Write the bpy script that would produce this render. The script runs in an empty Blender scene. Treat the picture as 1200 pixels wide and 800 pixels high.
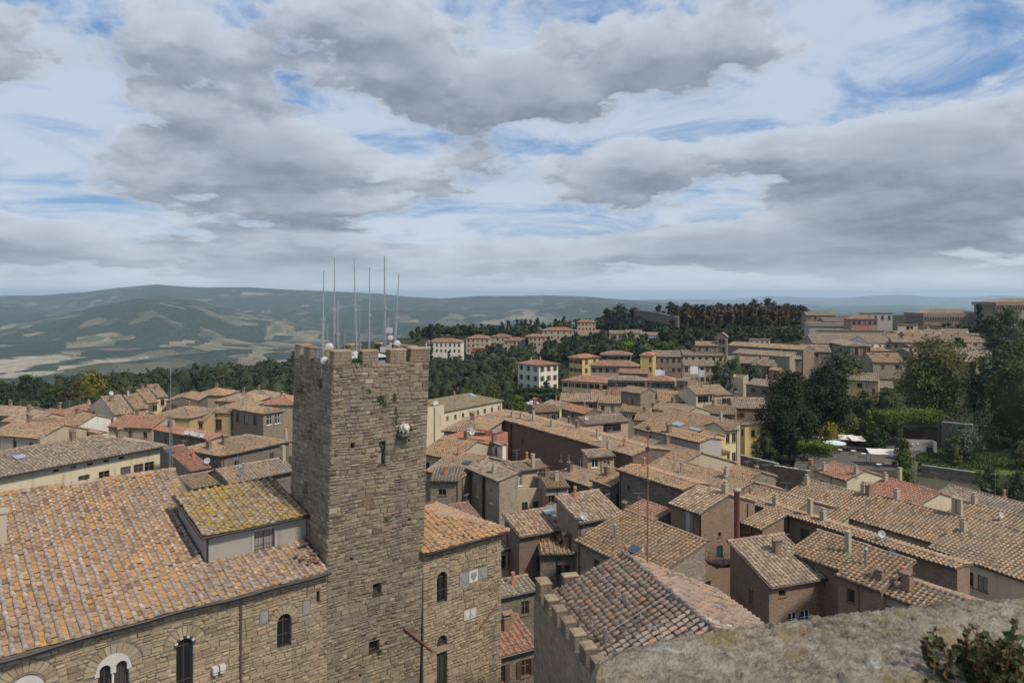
import bpy, math, random
import numpy as np
from mathutils import Vector, Matrix

# ------------------------------------------------------------------ camera, sky, sun, exposure
sc = bpy.context.scene
col = sc.collection
R = math.radians
F, HV, ZC = 867.0, 345.0, 40.0          # focal length in photo pixels, horizon row, eye height above the square
random.seed(4); rng = np.random.default_rng(11)

cd = bpy.data.cameras.new('camera'); cam = bpy.data.objects.new('camera', cd); col.objects.link(cam)
cam.location = (0, 0, ZC); cam.rotation_euler = (R(90), 0, 0)
cd.sensor_width = 36; cd.lens = F / 1200 * 36; cd.shift_y = -(400 - HV) / 1200
cd.clip_start = 0.05; cd.clip_end = 90000
cd.dof.use_dof = True; cd.dof.focus_distance = 70; cd.dof.aperture_fstop = 11
sc.camera = cam

SUN_EL, SUN_ROT = 48, 128                # degrees; rotation clockwise from +Y (behind the camera's right shoulder)
sd = bpy.data.lights.new('sun', 'SUN'); sun = bpy.data.objects.new('sun', sd); col.objects.link(sun)
sd.energy = 3.4; sd.angle = R(7); sd.color = (1.0, 0.91, 0.78)
sv = Vector((math.sin(R(SUN_ROT)) * math.cos(R(SUN_EL)), math.cos(R(SUN_ROT)) * math.cos(R(SUN_EL)), math.sin(R(SUN_EL))))
sun.rotation_euler = sv.to_track_quat('Z', 'Y').to_euler(); sun.location = (30, -30, 90)

sc.view_settings.view_transform = 'Standard'; sc.view_settings.look = 'None'
sc.view_settings.gamma = 1; sc.view_settings.use_curve_mapping = False
sc.view_settings.exposure = 0.12
sc.cycles.use_denoising = True
sc.cycles.max_bounces = 6; sc.cycles.diffuse_bounces = 3; sc.cycles.volume_bounces = 1
sc.cycles.transparent_max_bounces = 8
try: sc.cycles.volume_step_rate = 4
except Exception: pass

class NT:
    """tiny node-tree helper"""
    def __init__(s, nt): s.nt = nt
    def n(s, t, **kw):
        nd = s.nt.nodes.new(t)
        for k, v in kw.items(): setattr(nd, k, v)
        return nd
    def put(s, nd, key, v):
        if v is None: return
        i = nd.inputs[key]
        if isinstance(v, bpy.types.NodeSocket): s.nt.links.new(v, i)
        else: i.default_value = v
    def math(s, op, a, b=None, c=None, clamp=False):
        nd = s.n('ShaderNodeMath', operation=op, use_clamp=clamp)
        s.put(nd, 0, a); s.put(nd, 1, b); s.put(nd, 2, c)
        return nd.outputs[0]
    def vmath(s, op, a, b=None):
        nd = s.n('ShaderNodeVectorMath', operation=op); s.put(nd, 0, a); s.put(nd, 1, b)
        return nd.outputs[0]
    def mix(s, f, a, b, blend='MIX'):
        nd = s.n('ShaderNodeMix', data_type='RGBA', blend_type=blend)
        s.put(nd, 0, f)
        s.put(nd, 6, a if isinstance(a, bpy.types.NodeSocket) else (*a[:3], 1))
        s.put(nd, 7, b if isinstance(b, bpy.types.NodeSocket) else (*b[:3], 1))
        return nd.outputs[2]
    def noise(s, vec, scale, detail=4, rough=.55, dist=0.0, out=0):
        nd = s.n('ShaderNodeTexNoise'); s.put(nd, 'Vector', vec)
        s.put(nd, 'Scale', scale); s.put(nd, 'Detail', detail); s.put(nd, 'Roughness', rough); s.put(nd, 'Distortion', dist)
        return nd.outputs[out]
    def smooth(s, x, a, b, lo=0.0, hi=1.0):
        nd = s.n('ShaderNodeMapRange', interpolation_type='SMOOTHSTEP')
        s.put(nd, 0, x); s.put(nd, 1, a); s.put(nd, 2, b); s.put(nd, 3, lo); s.put(nd, 4, hi)
        return nd.outputs[0]
    def ramp(s, fac, stops, mode='LINEAR'):
        nd = s.n('ShaderNodeValToRGB'); cr = nd.color_ramp; cr.interpolation = mode
        while len(cr.elements) < len(stops): cr.elements.new(0.5)
        for e, (p, c) in zip(cr.elements, stops): e.position = p; e.color = (*c[:3], 1)
        s.put(nd, 0, fac); return nd.outputs[0]
    def scale(s, vec, v3):
        return s.vmath('MULTIPLY', vec, v3)

# ---- world: Nishita blue with a broken stratocumulus deck
w = bpy.data.worlds.new('World'); sc.world = w; w.use_nodes = True
T = NT(w.node_tree); w.node_tree.nodes.clear()
out = T.n('ShaderNodeOutputWorld'); bg = T.n('ShaderNodeBackground')
w.node_tree.links.new(bg.outputs[0], out.inputs[0])
sky = T.n('ShaderNodeTexSky', sky_type='NISHITA'); sky.sun_disc = False
sky.sun_elevation = R(SUN_EL); sky.sun_rotation = R(SUN_ROT); sky.altitude = 500; sky.air_density = 1.2; sky.dust_density = .6; sky.ozone_density = 2.0
tc = T.n('ShaderNodeTexCoord'); sp = T.n('ShaderNodeSeparateXYZ'); T.put(sp, 0, tc.outputs['Generated'])
dx, dy, dz = sp.outputs[0], sp.outputs[1], sp.outputs[2]
el = T.math('ARCSINE', dz); az = T.math('ARCTAN2', dx, dy)
elp = T.math('MAXIMUM', el, 0.0)
def skyvec(up=0.0, kx=1.0, ky=1.0, seed=0.0, off=.38):
    e_ = T.math('ADD', elp, up)
    cb = T.n('ShaderNodeCombineXYZ'); T.put(cb, 0, T.math('MULTIPLY', az, 2.0*kx)); T.put(cb, 1, T.math('MULTIPLY', T.math('LOGARITHM', T.math('ADD', e_, .12), math.e), ky)); cb.inputs[2].default_value = seed
    return cb.outputs[0]
# high thin veil, then the lower heaps of grey cumulus with light shoulders and dark flat bases
va = T.noise(skyvec(0, 1.0, 1.9, 2.2), 2.6, 9, .62, .5)
def pixdir(u, v): return math.atan((u - 600) / F), math.atan((HV - v) / F * math.cos(math.atan((u - 600) / F)))
def lumps(base, items, dv=0.0):
    for (u, v, su, sv_, a) in items:
        a0, e0 = pixdir(u, v + dv)
        da = T.math('DIVIDE', T.math('SUBTRACT', az, a0), su / F); de = T.math('DIVIDE', T.math('SUBTRACT', el, e0), sv_ / F)
        q = T.math('ADD', T.math('MULTIPLY', da, da), T.math('MULTIPLY', de, de))
        base = T.math('MULTIPLY_ADD', T.math('EXPONENT', T.math('MULTIPLY', q, -1.0)), a, base)
    return base
HEAPS = [(585,100,150,46,.26),(500,70,70,40,.12),(240,182,210,44,.27),(330,150,90,44,.14),(150,45,260,54,.20),(735,196,85,34,.28),(690,205,60,24,.16),(1075,205,150,44,.30),(1000,235,150,30,.24),(1130,165,80,34,.16),(385,242,110,10,.20),(800,55,110,36,.16),(905,165,50,20,.10),
         (130,292,260,20,.17),(420,300,260,18,.18),(760,290,260,22,.20),(1060,285,280,24,.22),(600,322,900,14,.10),
         (545,255,80,13,-.22),(640,258,50,12,-.18),(835,138,80,18,-.22),(592,44,22,12,-.25),(478,166,30,16,-.25),(620,150,50,14,-.16),(60,240,90,10,-.16),(30,200,40,30,-.12),(75,120,40,20,-.10),(940,90,150,40,-.06),(1090,40,160,40,.10)]
nb = T.noise(skyvec(0, 1.0, 1.5, 5.1), 2.3, 10, .55, .0)
nu = T.noise(skyvec(.03, 1.0, 1.5, 5.1), 2.3, 6, .53, .0)
nf = T.noise(skyvec(0, 1.0, 1.5, 9.3), 8.0, 9, .6, .0)
cov = lumps(T.math('MULTIPLY_ADD', T.math('SUBTRACT', nb, .5), .85, .30), HEAPS)
covf = T.math('MULTIPLY_ADD', T.math('SUBTRACT', nf, .5), .30, cov)
densB = T.smooth(covf, .35, .445)
covu = lumps(T.math('MULTIPLY_ADD', T.math('SUBTRACT', nu, .5), .85, .30), HEAPS, 20)
under = T.smooth(T.math('SUBTRACT', T.math('MULTIPLY_ADD', T.math('SUBTRACT', nf, .5), .20, covu), cov), -.14, .10)      # 0 at the shoulders, 1 at the base
body = T.mix(under, (6.0, 6.6, 7.7), (2.4, 2.9, 3.8))
body = T.mix(T.smooth(covf, .42, .70, 0, .55), body, (2.1, 2.6, 3.5))
body = T.mix(T.smooth(nf, .35, .7, .0, .25), body, (6.6, 7.1, 7.9))
veil = T.smooth(va, .32, .57)
blue = T.mix(.6, sky.outputs[0], (1.15, 3.1, 6.9))
high = T.mix(T.math('MULTIPLY', T.smooth(el, .0, .2, 1.0, .80), veil), blue, (6.6, 7.35, 8.5))
rim = T.math('MULTIPLY', T.math('MULTIPLY', densB, T.math('SUBTRACT', 1.0, densB)), 1.7)
body = T.mix(rim, body, (7.6, 8.0, 8.6))
skyc = T.mix(densB, high, body)
low = T.smooth(el, .0, .065, 1.0, 0.0)
skyc = T.mix(T.math('MULTIPLY', low, .8), skyc, (7.0, 7.6, 8.5))
T.put(bg, 0, skyc); bg.inputs[1].default_value = 0.086

# ------------------------------------------------------------------ geometry helpers
def P(u, v, z):
    """world point seen at photo pixel (u, v) and lying at height z"""
    Y = F * (ZC - z) / (v - HV)
    return Vector(((u - 600) / F * Y, Y, z))
def PY(u, v, Y): return Vector(((u - 600) / F * Y, Y, ZC - (v - HV) / F * Y))
def pix(p): return 600 + F * p[0] / p[1], HV + F * (ZC - p[2]) / p[1]

def np_mesh(name, V, faces, rnd=None, mats=None, midx=None, smooth=False):
    """faces: list of int arrays (n,k); rnd: list of arrays (n,) matching"""
    me = bpy.data.meshes.new(name)
    V = np.asarray(V, dtype=np.float32).reshape(-1, 3)
    faces = [np.asarray(f, dtype=np.int32) for f in faces]
    keep = [i for i, f in enumerate(faces) if f.size]
    faces = [faces[i] for i in keep]
    me.vertices.add(len(V)); me.vertices.foreach_set('co', V.ravel())
    loops = np.concatenate([f.ravel() for f in faces]); tot = np.concatenate([np.full(len(f), f.shape[1], dtype=np.int32) for f in faces])
    st = np.zeros(len(tot), dtype=np.int32); st[1:] = np.cumsum(tot)[:-1]
    me.loops.add(len(loops)); me.loops.foreach_set('vertex_index', loops)
    me.polygons.add(len(tot)); me.polygons.foreach_set('loop_start', st); me.polygons.foreach_set('loop_total', tot)
    if smooth: me.polygons.foreach_set('use_smooth', np.ones(len(tot), dtype=bool))
    if midx is not None: me.polygons.foreach_set('material_index', np.concatenate([np.asarray(midx[i], dtype=np.int32) for i in keep]))
    if rnd is not None:
        a = me.attributes.new('rnd', 'FLOAT', 'FACE'); a.data.foreach_set('value', np.concatenate([np.asarray(rnd[i], dtype=np.float32) for i in keep]))
    for m in (mats or []): me.materials.append(m)
    me.update(calc_edges=True); me.validate()
    return me

class MB:
    """collects polygons into ONE mesh"""
    def __init__(s): s.v = []; s.f = []
    def add(s, vs, fs):
        o = len(s.v); s.v += [tuple(p) for p in vs]; s.f += [tuple(i + o for i in f) for f in fs]
    def box(s, x0, x1, y0, y1, z0, z1, M=None):
        vs = [Vector(p) for p in ((x0,y0,z0),(x1,y0,z0),(x1,y1,z0),(x0,y1,z0),(x0,y0,z1),(x1,y0,z1),(x1,y1,z1),(x0,y1,z1))]
        if M is not None: vs = [M @ p for p in vs]
        s.add(vs, [(0,3,2,1),(4,5,6,7),(0,1,5,4),(1,2,6,5),(2,3,7,6),(3,0,4,7)])
    def tube(s, a, b, r0, r1=None, n=6, cap=True):
        r1 = r0 if r1 is None else r1; a = Vector(a); b = Vector(b); d = (b - a).normalized()
        x = d.orthogonal().normalized(); y = d.cross(x)
        vs = [a + (x*math.cos(t)+y*math.sin(t))*r0 for t in [2*math.pi*i/n for i in range(n)]] + [b + (x*math.cos(t)+y*math.sin(t))*r1 for t in [2*math.pi*i/n for i in range(n)]]
        fs = [(i,(i+1)%n,n+(i+1)%n,n+i) for i in range(n)]
        if cap: fs += [tuple(range(n-1,-1,-1)), tuple(range(n,2*n))]
        s.add(vs, fs)
    def lathe(s, c, prof, n=10, axis=None):
        """prof: (radius, height) list, revolved round z (or axis) at c"""
        c = Vector(c); vs = []
        q = Matrix.Identity(3) if axis is None else Vector(axis).to_track_quat('Z','Y').to_matrix()
        for r, h in prof:
            for i in range(n):
                t = 2*math.pi*i/n; vs.append(c + q @ Vector((r*math.cos(t), r*math.sin(t), h)))
        fs = [(k*n+i, k*n+(i+1)%n, (k+1)*n+(i+1)%n, (k+1)*n+i) for k in range(len(prof)-1) for i in range(n)]
        s.add(vs, fs)
    def poly(s, pts): s.add(pts, [tuple(range(len(pts)))])
    def prism(s, pts, dv):
        n = len(pts); dv = Vector(dv); pts = [Vector(p) for p in pts]
        s.add(pts + [p + dv for p in pts], [tuple(range(n-1,-1,-1)), tuple(range(n,2*n))] + [(i,(i+1)%n,n+(i+1)%n,n+i) for i in range(n)])
    def mesh(s, name, mat, smooth=False):
        me = bpy.data.meshes.new(name); me.from_pydata(s.v, [], s.f)
        if mat: me.materials.append(mat)
        if smooth: me.polygons.foreach_set('use_smooth', [True]*len(me.polygons))
        me.update(); return me

def ob(name, me, parent=None, loc=None, rot=None, scale=None):
    o = bpy.data.objects.new(name, me); col.objects.link(o)
    if parent is not None: o.parent = parent
    if loc is not None: o.location = loc
    if rot is not None: o.rotation_euler = rot
    if scale is not None: o.scale = scale
    return o
def tag(o, label=None, cat=None, group=None, kind=None):
    if label: o['label'] = label
    if cat: o['category'] = cat
    if group: o['group'] = group
    if kind: o['kind'] = kind
    return o
def empty(name, loc, rz=0.0): return ob(name, None, None, loc, (0, 0, rz))

# ------------------------------------------------------------------ materials
M = {}
def newmat(name, rough=.85, spec=.3):
    m = bpy.data.materials.new(name); m.use_nodes = True; nt = m.node_tree
    b = nt.nodes['Principled BSDF']; b.inputs['Roughness'].default_value = rough
    b.inputs['Specular IOR Level'].default_value = spec
    M[name] = m; return m, NT(nt), b
def wpos(t): return t.n('ShaderNodeNewGeometry').outputs['Position']
def attr(t, nm='rnd'):
    nd = t.n('ShaderNodeAttribute'); nd.attribute_name = nm; return nd.outputs['Fac']
def bump(t, b, h, strength=.4, dist=.05):
    nd = t.n('ShaderNodeBump'); t.put(nd, 'Strength', strength); t.put(nd, 'Distance', dist); t.put(nd, 'Height', h)
    t.nt.links.new(nd.outputs[0], b.inputs['Normal'])

def tile_mat(name, stops, lichen=(.0, .5), lcol=((.42,.24,.045),(.36,.28,.10)), grey=.35, obj=False, pan=None):
    m, t, b = newmat(name, .9, .2)
    p = wpos(t)
    r = t.n('ShaderNodeObjectInfo').outputs['Random'] if obj else attr(t)
    if obj: r = t.math('MULTIPLY_ADD', r, .5, .5)
    dk = pan if pan else [(q, tuple(x*.70 for x in c_)) for q, c_ in stops]  # default pans are darker: channel dirt, plus shade between the ribs painted in
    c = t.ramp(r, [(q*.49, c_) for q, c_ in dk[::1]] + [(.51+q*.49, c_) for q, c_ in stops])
    big = t.noise(p, .23, 4, .6)
    c = t.mix(t.math('MULTIPLY', t.smooth(big, .42, .68), grey), c, (.21, .185, .165))
    n = t.noise(p, 2.3, 6, .65)
    if lichen[0] > 0:
        r2 = t.math('FRACT', t.math('MULTIPLY', r, 17.3)); r2 = t.math('SUBTRACT', r2, t.math('MULTIPLY', t.smooth(r, .49, .51), .45))
        k = t.math('ADD', t.math('ADD', t.math('MULTIPLY', n, .55), t.math('MULTIPLY', t.noise(p, .33, 3, .6), .75)), t.math('MULTIPLY', r2, .32))
        k = t.smooth(k, lichen[1], lichen[1] + .22)
        lc = t.mix(t.noise(p, 1.1, 3), lcol[0], lcol[1])
        c = t.mix(t.math('MULTIPLY', k, lichen[0]), c, lc)
    if not obj:
        tint = t.ramp(t.n('ShaderNodeObjectInfo').outputs['Random'], [(0,(.80,.76,.74)),(.25,(1,.98,.95)),(.5,(1.0,.90,.80)),(.75,(.92,.93,.94)),(1,(1,1,1))]); c = t.mix(1.0, c, tint, 'MULTIPLY')
    fine = t.noise(p, 14, 5, .7)
    c = t.mix(t.smooth(fine, .3, .75, .0, .55), c, t.mix(.5, c, (.05, .045, .04)))
    c = t.mix(t.smooth(t.noise(p, 9, 3, .6), .58, .72, 0, .5), c, (.38, .36, .32))
    t.put(b, 'Base Color', c); bump(t, b, fine, .5, .02)
    return m
MIX = [(0,(.19,.135,.095)),(.12,(.30,.21,.145)),(.3,(.42,.285,.19)),(.48,(.38,.29,.21)),(.62,(.47,.315,.205)),(.75,(.44,.36,.28)),(.88,(.31,.265,.215)),(.95,(.49,.27,.155)),(1,(.55,.44,.32))]
RED = [(0, (0.264, 0.132, 0.094)), (0.3, (0.407, 0.204, 0.132)), (0.6, (0.462, 0.242, 0.16)), (0.8, (0.363, 0.209, 0.154)), (1, (0.506, 0.319, 0.22))]
GREY = [(0, (0.183, 0.159, 0.134)), (0.3, (0.293, 0.238, 0.195)), (0.6, (0.329, 0.287, 0.244)), (0.85, (0.39, 0.317, 0.256)), (1, (0.439, 0.384, 0.323))]
WARM= [(0,(.26,.185,.145)),(.2,(.37,.265,.20)),(.4,(.34,.285,.245)),(.6,(.44,.315,.235)),(.8,(.375,.33,.29)),(.92,(.50,.36,.26)),(1,(.54,.45,.37))]
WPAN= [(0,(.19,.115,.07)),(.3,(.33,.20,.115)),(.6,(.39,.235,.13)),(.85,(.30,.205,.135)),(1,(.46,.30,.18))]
MIX = [(p_, (c_[0]*1.03, c_[1]*.98, c_[2]*.86)) for p_, c_ in MIX]; GREY = [(p_, (c_[0]*1.04, c_[1], c_[2]*.92)) for p_, c_ in GREY]
tile_mat('tile_mix', MIX, (.55, 1.02), grey=.45)
tile_mat('tile_striped', [(0,(.23,.175,.13)),(.3,(.36,.265,.20)),(.6,(.45,.335,.235)),(.85,(.51,.40,.29)),(1,(.57,.455,.335))], (.5, 1.0), grey=.3)
tile_mat('tile_red', RED, (.0, 1.), grey=.2)
tile_mat('tile_grey', GREY, (.3, 1.05), grey=.5)
tile_mat('tile_warm', WARM, (.75, .80), lcol=((.52,.28,.045),(.46,.26,.085)), grey=.42, pan=WPAN)
tile_mat('tile_warm_piece', WARM, (.75, .80), lcol=((.52,.28,.045),(.46,.26,.085)), grey=.42, obj=True, pan=WPAN)
tile_mat('tile_moss', GREY, (.85, .68), lcol=((.38,.27,.04),(.33,.21,.05)), grey=.2)
tile_mat('tile_orange', WARM, (.80, .68), lcol=((.52,.29,.075),(.46,.26,.11)), grey=.1, pan=WPAN)
tile_mat('tile_battle', [(0,(.15,.125,.105)),(.2,(.27,.215,.18)),(.4,(.34,.27,.225)),(.6,(.31,.265,.235)),(.8,(.40,.31,.25)),(.93,(.46,.235,.15)),(1,(.44,.375,.32))], (.6, 1.0), grey=.35)
tile_mat('tile_battle_piece', [(0,(.15,.125,.105)),(.2,(.27,.215,.18)),(.4,(.34,.27,.225)),(.6,(.31,.265,.235)),(.8,(.40,.31,.25)),(.93,(.46,.235,.15)),(1,(.44,.375,.32))], (.6, 1.0), grey=.35, obj=True)
tile_mat('tile_ridge', [(0,(.36,.22,.155)),(.5,(.44,.29,.21)),(1,(.47,.34,.26))], (.3, 1.05), grey=.15)

def block_mat(name, stops, obj=False, lich=.3):
    m, t, b = newmat(name, .92, .2)
    p = wpos(t)
    r = t.n('ShaderNodeObjectInfo').outputs['Random'] if obj else attr(t)
    c = t.ramp(r, stops)
    f = t.noise(p, 11, 6, .7)
    c = t.mix(t.smooth(f, .35, .75, 0, .6), c, t.mix(.55, c, (.07, .06, .05)))
    g = t.noise(p, .55, 5, .65)
    c = t.mix(t.smooth(g, .48, .72, 0, lich), c, (.15, .135, .115))
    wn_ = t.noise(t.vmath('ADD', p, (31,7,3)), .3, 4, .6)
    c = t.mix(t.smooth(wn_, .5, .68, 0, .45), c, t.mix(.5, c, (.40, .29, .16)))
    st = t.noise(t.scale(p, (1.3, 1.3, .18)), 1.0, 5, .6)                 # rain streaks
    c = t.mix(t.smooth(st, .52, .74, 0, .55), c, (.11, .095, .08))
    t.put(b, 'Base Color', c); bump(t, b, f, .6, .03)
    return m
SAND = [(0,(.20,.155,.11)),(.15,(.27,.215,.155)),(.35,(.335,.265,.185)),(.55,(.30,.25,.19)),(.7,(.375,.30,.21)),(.85,(.26,.225,.18)),(.93,(.24,.165,.12)),(1,(.42,.355,.275))]
TOWR = [(0,(.13,.10,.07)),(.15,(.20,.155,.105)),(.35,(.265,.21,.14)),(.55,(.225,.185,.135)),(.7,(.32,.25,.165)),(.85,(.20,.17,.13)),(.94,(.18,.115,.08)),(1,(.40,.335,.25))]
SAND = [(p_, tuple(x*k for x, k in zip(c_, (1.06,1.0,.90)))) for p_, c_ in SAND]
TOWR = [(p_, tuple(x*.88 for x in c_)) for p_, c_ in TOWR]; SAND = [(p_, tuple(x*.93 for x in c_)) for p_, c_ in SAND]
block_mat('ashlar', SAND); block_mat('ashlar_piece', SAND, True)
block_mat('towerstone', TOWR, lich=.5); block_mat('towerstone_piece', TOWR, True, lich=.5)
block_mat('voussoir', [(0,(.26,.19,.12)),(.5,(.33,.25,.165)),(1,(.36,.29,.205))], True, .15)

def rubble_mat(name, stops, mortar, scale=(2.3, 2.3, 4.6), mfac=.6):
    m, t, b = newmat(name, .93, .2)
    p = wpos(t)
    ps = t.scale(t.vmath('ADD', p, t.scale(t.noise(p, 1.2, 2, .5, out=1), (.25, .25, .12))), scale)
    v1 = t.n('ShaderNodeTexVoronoi', feature='F1'); t.put(v1, 'Vector', ps); v1.inputs['Scale'].default_value = 1
    v2 = t.n('ShaderNodeTexVoronoi', feature='DISTANCE_TO_EDGE'); t.put(v2, 'Vector', ps); v2.inputs['Scale'].default_value = 1
    s = t.n('ShaderNodeSeparateColor'); t.put(s, 0, v1.outputs['Color'])
    c = t.ramp(s.outputs[0], stops)
    d = t.smooth(v2.outputs['Distance'], .02, .12)
    c = t.mix(t.math('MULTIPLY', t.math('SUBTRACT', 1.0, d), mfac), c, mortar)
    g = t.noise(p, .4, 5, .65)
    c = t.mix(t.smooth(g, .5, .75, 0, .5), c, (.13, .115, .10))
    pl = t.noise(p, .8, 4, .6)
    c = t.mix(t.smooth(pl, .6, .7, 0, .45), c, mortar)
    st = t.noise(t.scale(p, (1.1, 1.1, .15)), 1.0, 5, .6)
    c = t.mix(t.smooth(st, .54, .76, 0, .4), c, (.10, .09, .08))
    t.put(b, 'Base Color', c)
    h = t.math('ADD', d, t.math('MULTIPLY', t.noise(p, 9, 5), .6)); bump(t, b, h, .7, .04)
    return m
rubble_mat('stone', [(0,(.17,.135,.10)),(.3,(.26,.205,.15)),(.6,(.225,.185,.145)),(.85,(.31,.245,.18)),(1,(.25,.16,.115))], (.245,.21,.165))
rubble_mat('stone_dark', [(0,(.12,.10,.08)),(.3,(.185,.155,.125)),(.6,(.165,.14,.115)),(.85,(.23,.19,.15)),(1,(.20,.13,.10))], (.17,.15,.125))
rubble_mat('stone_pale', [(0,(.25,.205,.15)),(.4,(.36,.295,.21)),(.8,(.32,.27,.205)),(1,(.40,.33,.25))], (.33,.28,.22))
rubble_mat('brick', [(0,(.20,.125,.085)),(.3,(.29,.185,.125)),(.6,(.25,.18,.13)),(.85,(.33,.22,.15)),(1,(.22,.15,.11))], (.27,.215,.165), (4.2, 4.2, 11.5), .5)
rubble_mat('brick_dark', [(0,(.14,.09,.065)),(.3,(.20,.135,.10)),(.6,(.18,.135,.105)),(.85,(.25,.17,.125)),(1,(.16,.115,.09))], (.19,.155,.125), (4.2, 4.2, 11.5), .5)
rubble_mat('mortar', [(0,(.16,.135,.105)),(1,(.22,.185,.14))], (.17,.145,.115))

def plaster_mat(name, c0, dirt=(.20,.17,.14), amt=.5):
    m, t, b = newmat(name, .9, .2)
    p = wpos(t)
    c = t.mix(t.noise(p, .5, 4, .6), tuple(x*.86 for x in c0), tuple(min(.85, x*1.1) for x in c0))
    g = t.noise(t.scale(p, (1.2, 1.2, .22)), 1.0, 6, .65)
    c = t.mix(t.smooth(g, .5, .78, 0, amt), c, dirt)
    f = t.noise(p, 1.7, 6, .7)
    c = t.mix(t.smooth(f, .6, .72, 0, amt * .6), c, tuple(x*.65 for x in c0))
    t.put(b, 'Base Color', c); bump(t, b, t.noise(p, 18, 4), .25, .02)
for nm, c0, a in (('cream',(.56,.475,.34),.7),('yellow',(.56,.42,.17),.7),('ochre',(.45,.32,.17),.7),('pink',(.46,.315,.235),.7),('greyplaster',(.36,.335,.30),.6),
               ('attic',(.29,.265,.235),.8),('white',(.64,.62,.57),.4),('beige',(.42,.34,.245),.7),('paleyellow',(.60,.51,.29),.35),('villa',(.66,.61,.50),.3),('paleblue',(.56,.64,.76),.2),('redbrown',(.36,.19,.125),.4),('sandplaster',(.40,.33,.25),.6)):
    plaster_mat(nm, c0, amt=a)

def flat_mat(name, c, rough=.6, metal=0, spec=.4, var=.25):
    m, t, b = newmat(name, rough, spec)
    p = wpos(t)
    t.put(b, 'Base Color', t.mix(t.noise(p, 3.5, 5, .65), tuple(x*(1-var) for x in c), tuple(min(.9, x*(1+var)) for x in c)))
    b.inputs['Metallic'].default_value = metal
    return m
m, t, b = newmat('glass', .10, .6); t.put(b, 'Base Color', t.ramp(t.n('ShaderNodeObjectInfo').outputs['Random'], [(0,(.014,.017,.02)),(.58,(.05,.048,.045)),(.74,(.12,.11,.10)),(.88,(.28,.27,.25))], 'CONSTANT'))
flat_mat('glass_sky', (.30,.36,.42), .15, 0, .8)
flat_mat('wood_dark', (.06,.04,.03), .6); flat_mat('wood', (.16,.095,.055), .7); flat_mat('green', (.025,.06,.05), .5); flat_mat('shutter_brown', (.10,.055,.035), .6)
flat_mat('shutter_grey', (.20,.20,.19), .6)
flat_mat('whitepaint', (.72,.72,.70), .5); flat_mat('metal', (.32,.33,.34), .45, .6); flat_mat('metal_dark', (.05,.05,.055), .45, .4); flat_mat('pipe_dark', (.022,.020,.020), .4)
flat_mat('copper', (.10,.06,.045), .5); flat_mat('rust', (.20,.075,.045), .75); flat_mat('redpipe', (.24,.09,.075), .6); flat_mat('terracotta', (.40,.17,.10), .8)
flat_mat('dishwhite', (.42,.42,.42), .4); flat_mat('marble', (.44,.41,.37), .7); flat_mat('blackstone', (.04,.042,.045), .6); flat_mat('plaque', (.22,.215,.21), .8); flat_mat('palestone', (.50,.47,.42), .8)
flat_mat('canvas', (.62,.57,.50), .85); flat_mat('canvas_green', (.55,.64,.60), .85); flat_mat('cable', (.36,.36,.36), .6, .2); flat_mat('asphalt', (.05,.05,.052), .9)
flat_mat('paving', (.10,.09,.075), .9); flat_mat('concrete', (.30,.285,.26), .9); flat_mat('solar', (.03,.045,.085), .2, 0, .6); flat_mat('skylight', (.27,.31,.35), .3, 0, .6)  # paving is kept dark: the terrace's shade is put into its colour
flat_mat('carwhite', (.65,.65,.66), .25, 0, .6, .05); flat_mat('carred', (.18,.02,.025), .25, 0, .6, .05); flat_mat('cargrey', (.12,.13,.14), .25, .3, .6, .05); flat_mat('tyre', (.02,.02,.02), .9)
flat_mat('cloth_white', (.70,.70,.72), .9); flat_mat('cloth_lilac', (.55,.50,.66), .9); flat_mat('cloth_red', (.30,.06,.05), .9); flat_mat('bark', (.085,.062,.045), .95)

def leaf_mat(name, stops, trans=.22):
    m, t, b = newmat(name, .7, .25)
    p = wpos(t)
    c = t.ramp(attr(t), stops)
    c = t.mix(t.smooth(t.noise(p, .12, 3), .35, .65, 0, .5), c, t.mix(1, c, (.75, .8, .55), 'MULTIPLY'))
    t.put(b, 'Base Color', c)
    tr = t.n('ShaderNodeBsdfTranslucent'); t.put(tr, 0, c)
    mx = t.n('ShaderNodeMixShader'); mx.inputs[0].default_value = trans
    o = [n for n in t.nt.nodes if n.type == 'OUTPUT_MATERIAL'][0]
    t.nt.links.new(b.outputs[0], mx.inputs[1]); t.nt.links.new(tr.outputs[0], mx.inputs[2]); t.nt.links.new(mx.outputs[0], o.inputs[0])
leaf_mat('leaf_dark', [(0, (0.0216, 0.0378, 0.0189)), (0.5, (0.0405, 0.0648, 0.0297)), (1, (0.0743, 0.1013, 0.0405))])
leaf_mat('leaf_mid', [(0, (0.0345, 0.0555, 0.0197)), (0.5, (0.0641, 0.0961, 0.0296)), (1, (0.117, 0.1479, 0.0444))])
leaf_mat('leaf_olive', [(0, (0.0575, 0.0664, 0.023)), (0.5, (0.1084, 0.1123, 0.0332)), (1, (0.185, 0.1659, 0.0485))])
leaf_mat('leaf_bright', [(0, (0.0538, 0.0928, 0.0137)), (0.5, (0.1026, 0.1613, 0.0235)), (1, (0.1857, 0.2346, 0.0391))])
leaf_mat('leaf_yellow', [(0,(.10,.10,.015)),(.5,(.20,.175,.022)),(1,(.30,.24,.035))])
leaf_mat('leaf_rust', [(0,(.058,.040,.028)),(.5,(.088,.060,.040)),(1,(.125,.085,.054))])
leaf_mat('leaf_grey', [(0, (0.0585, 0.0754, 0.0546)), (0.5, (0.0975, 0.1196, 0.0884)), (1, (0.156, 0.182, 0.1365))])
leaf_mat('leaf_pine', [(0, (0.0175, 0.0325, 0.025)), (0.5, (0.0325, 0.055, 0.04)), (1, (0.0562, 0.0825, 0.0575))])
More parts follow.
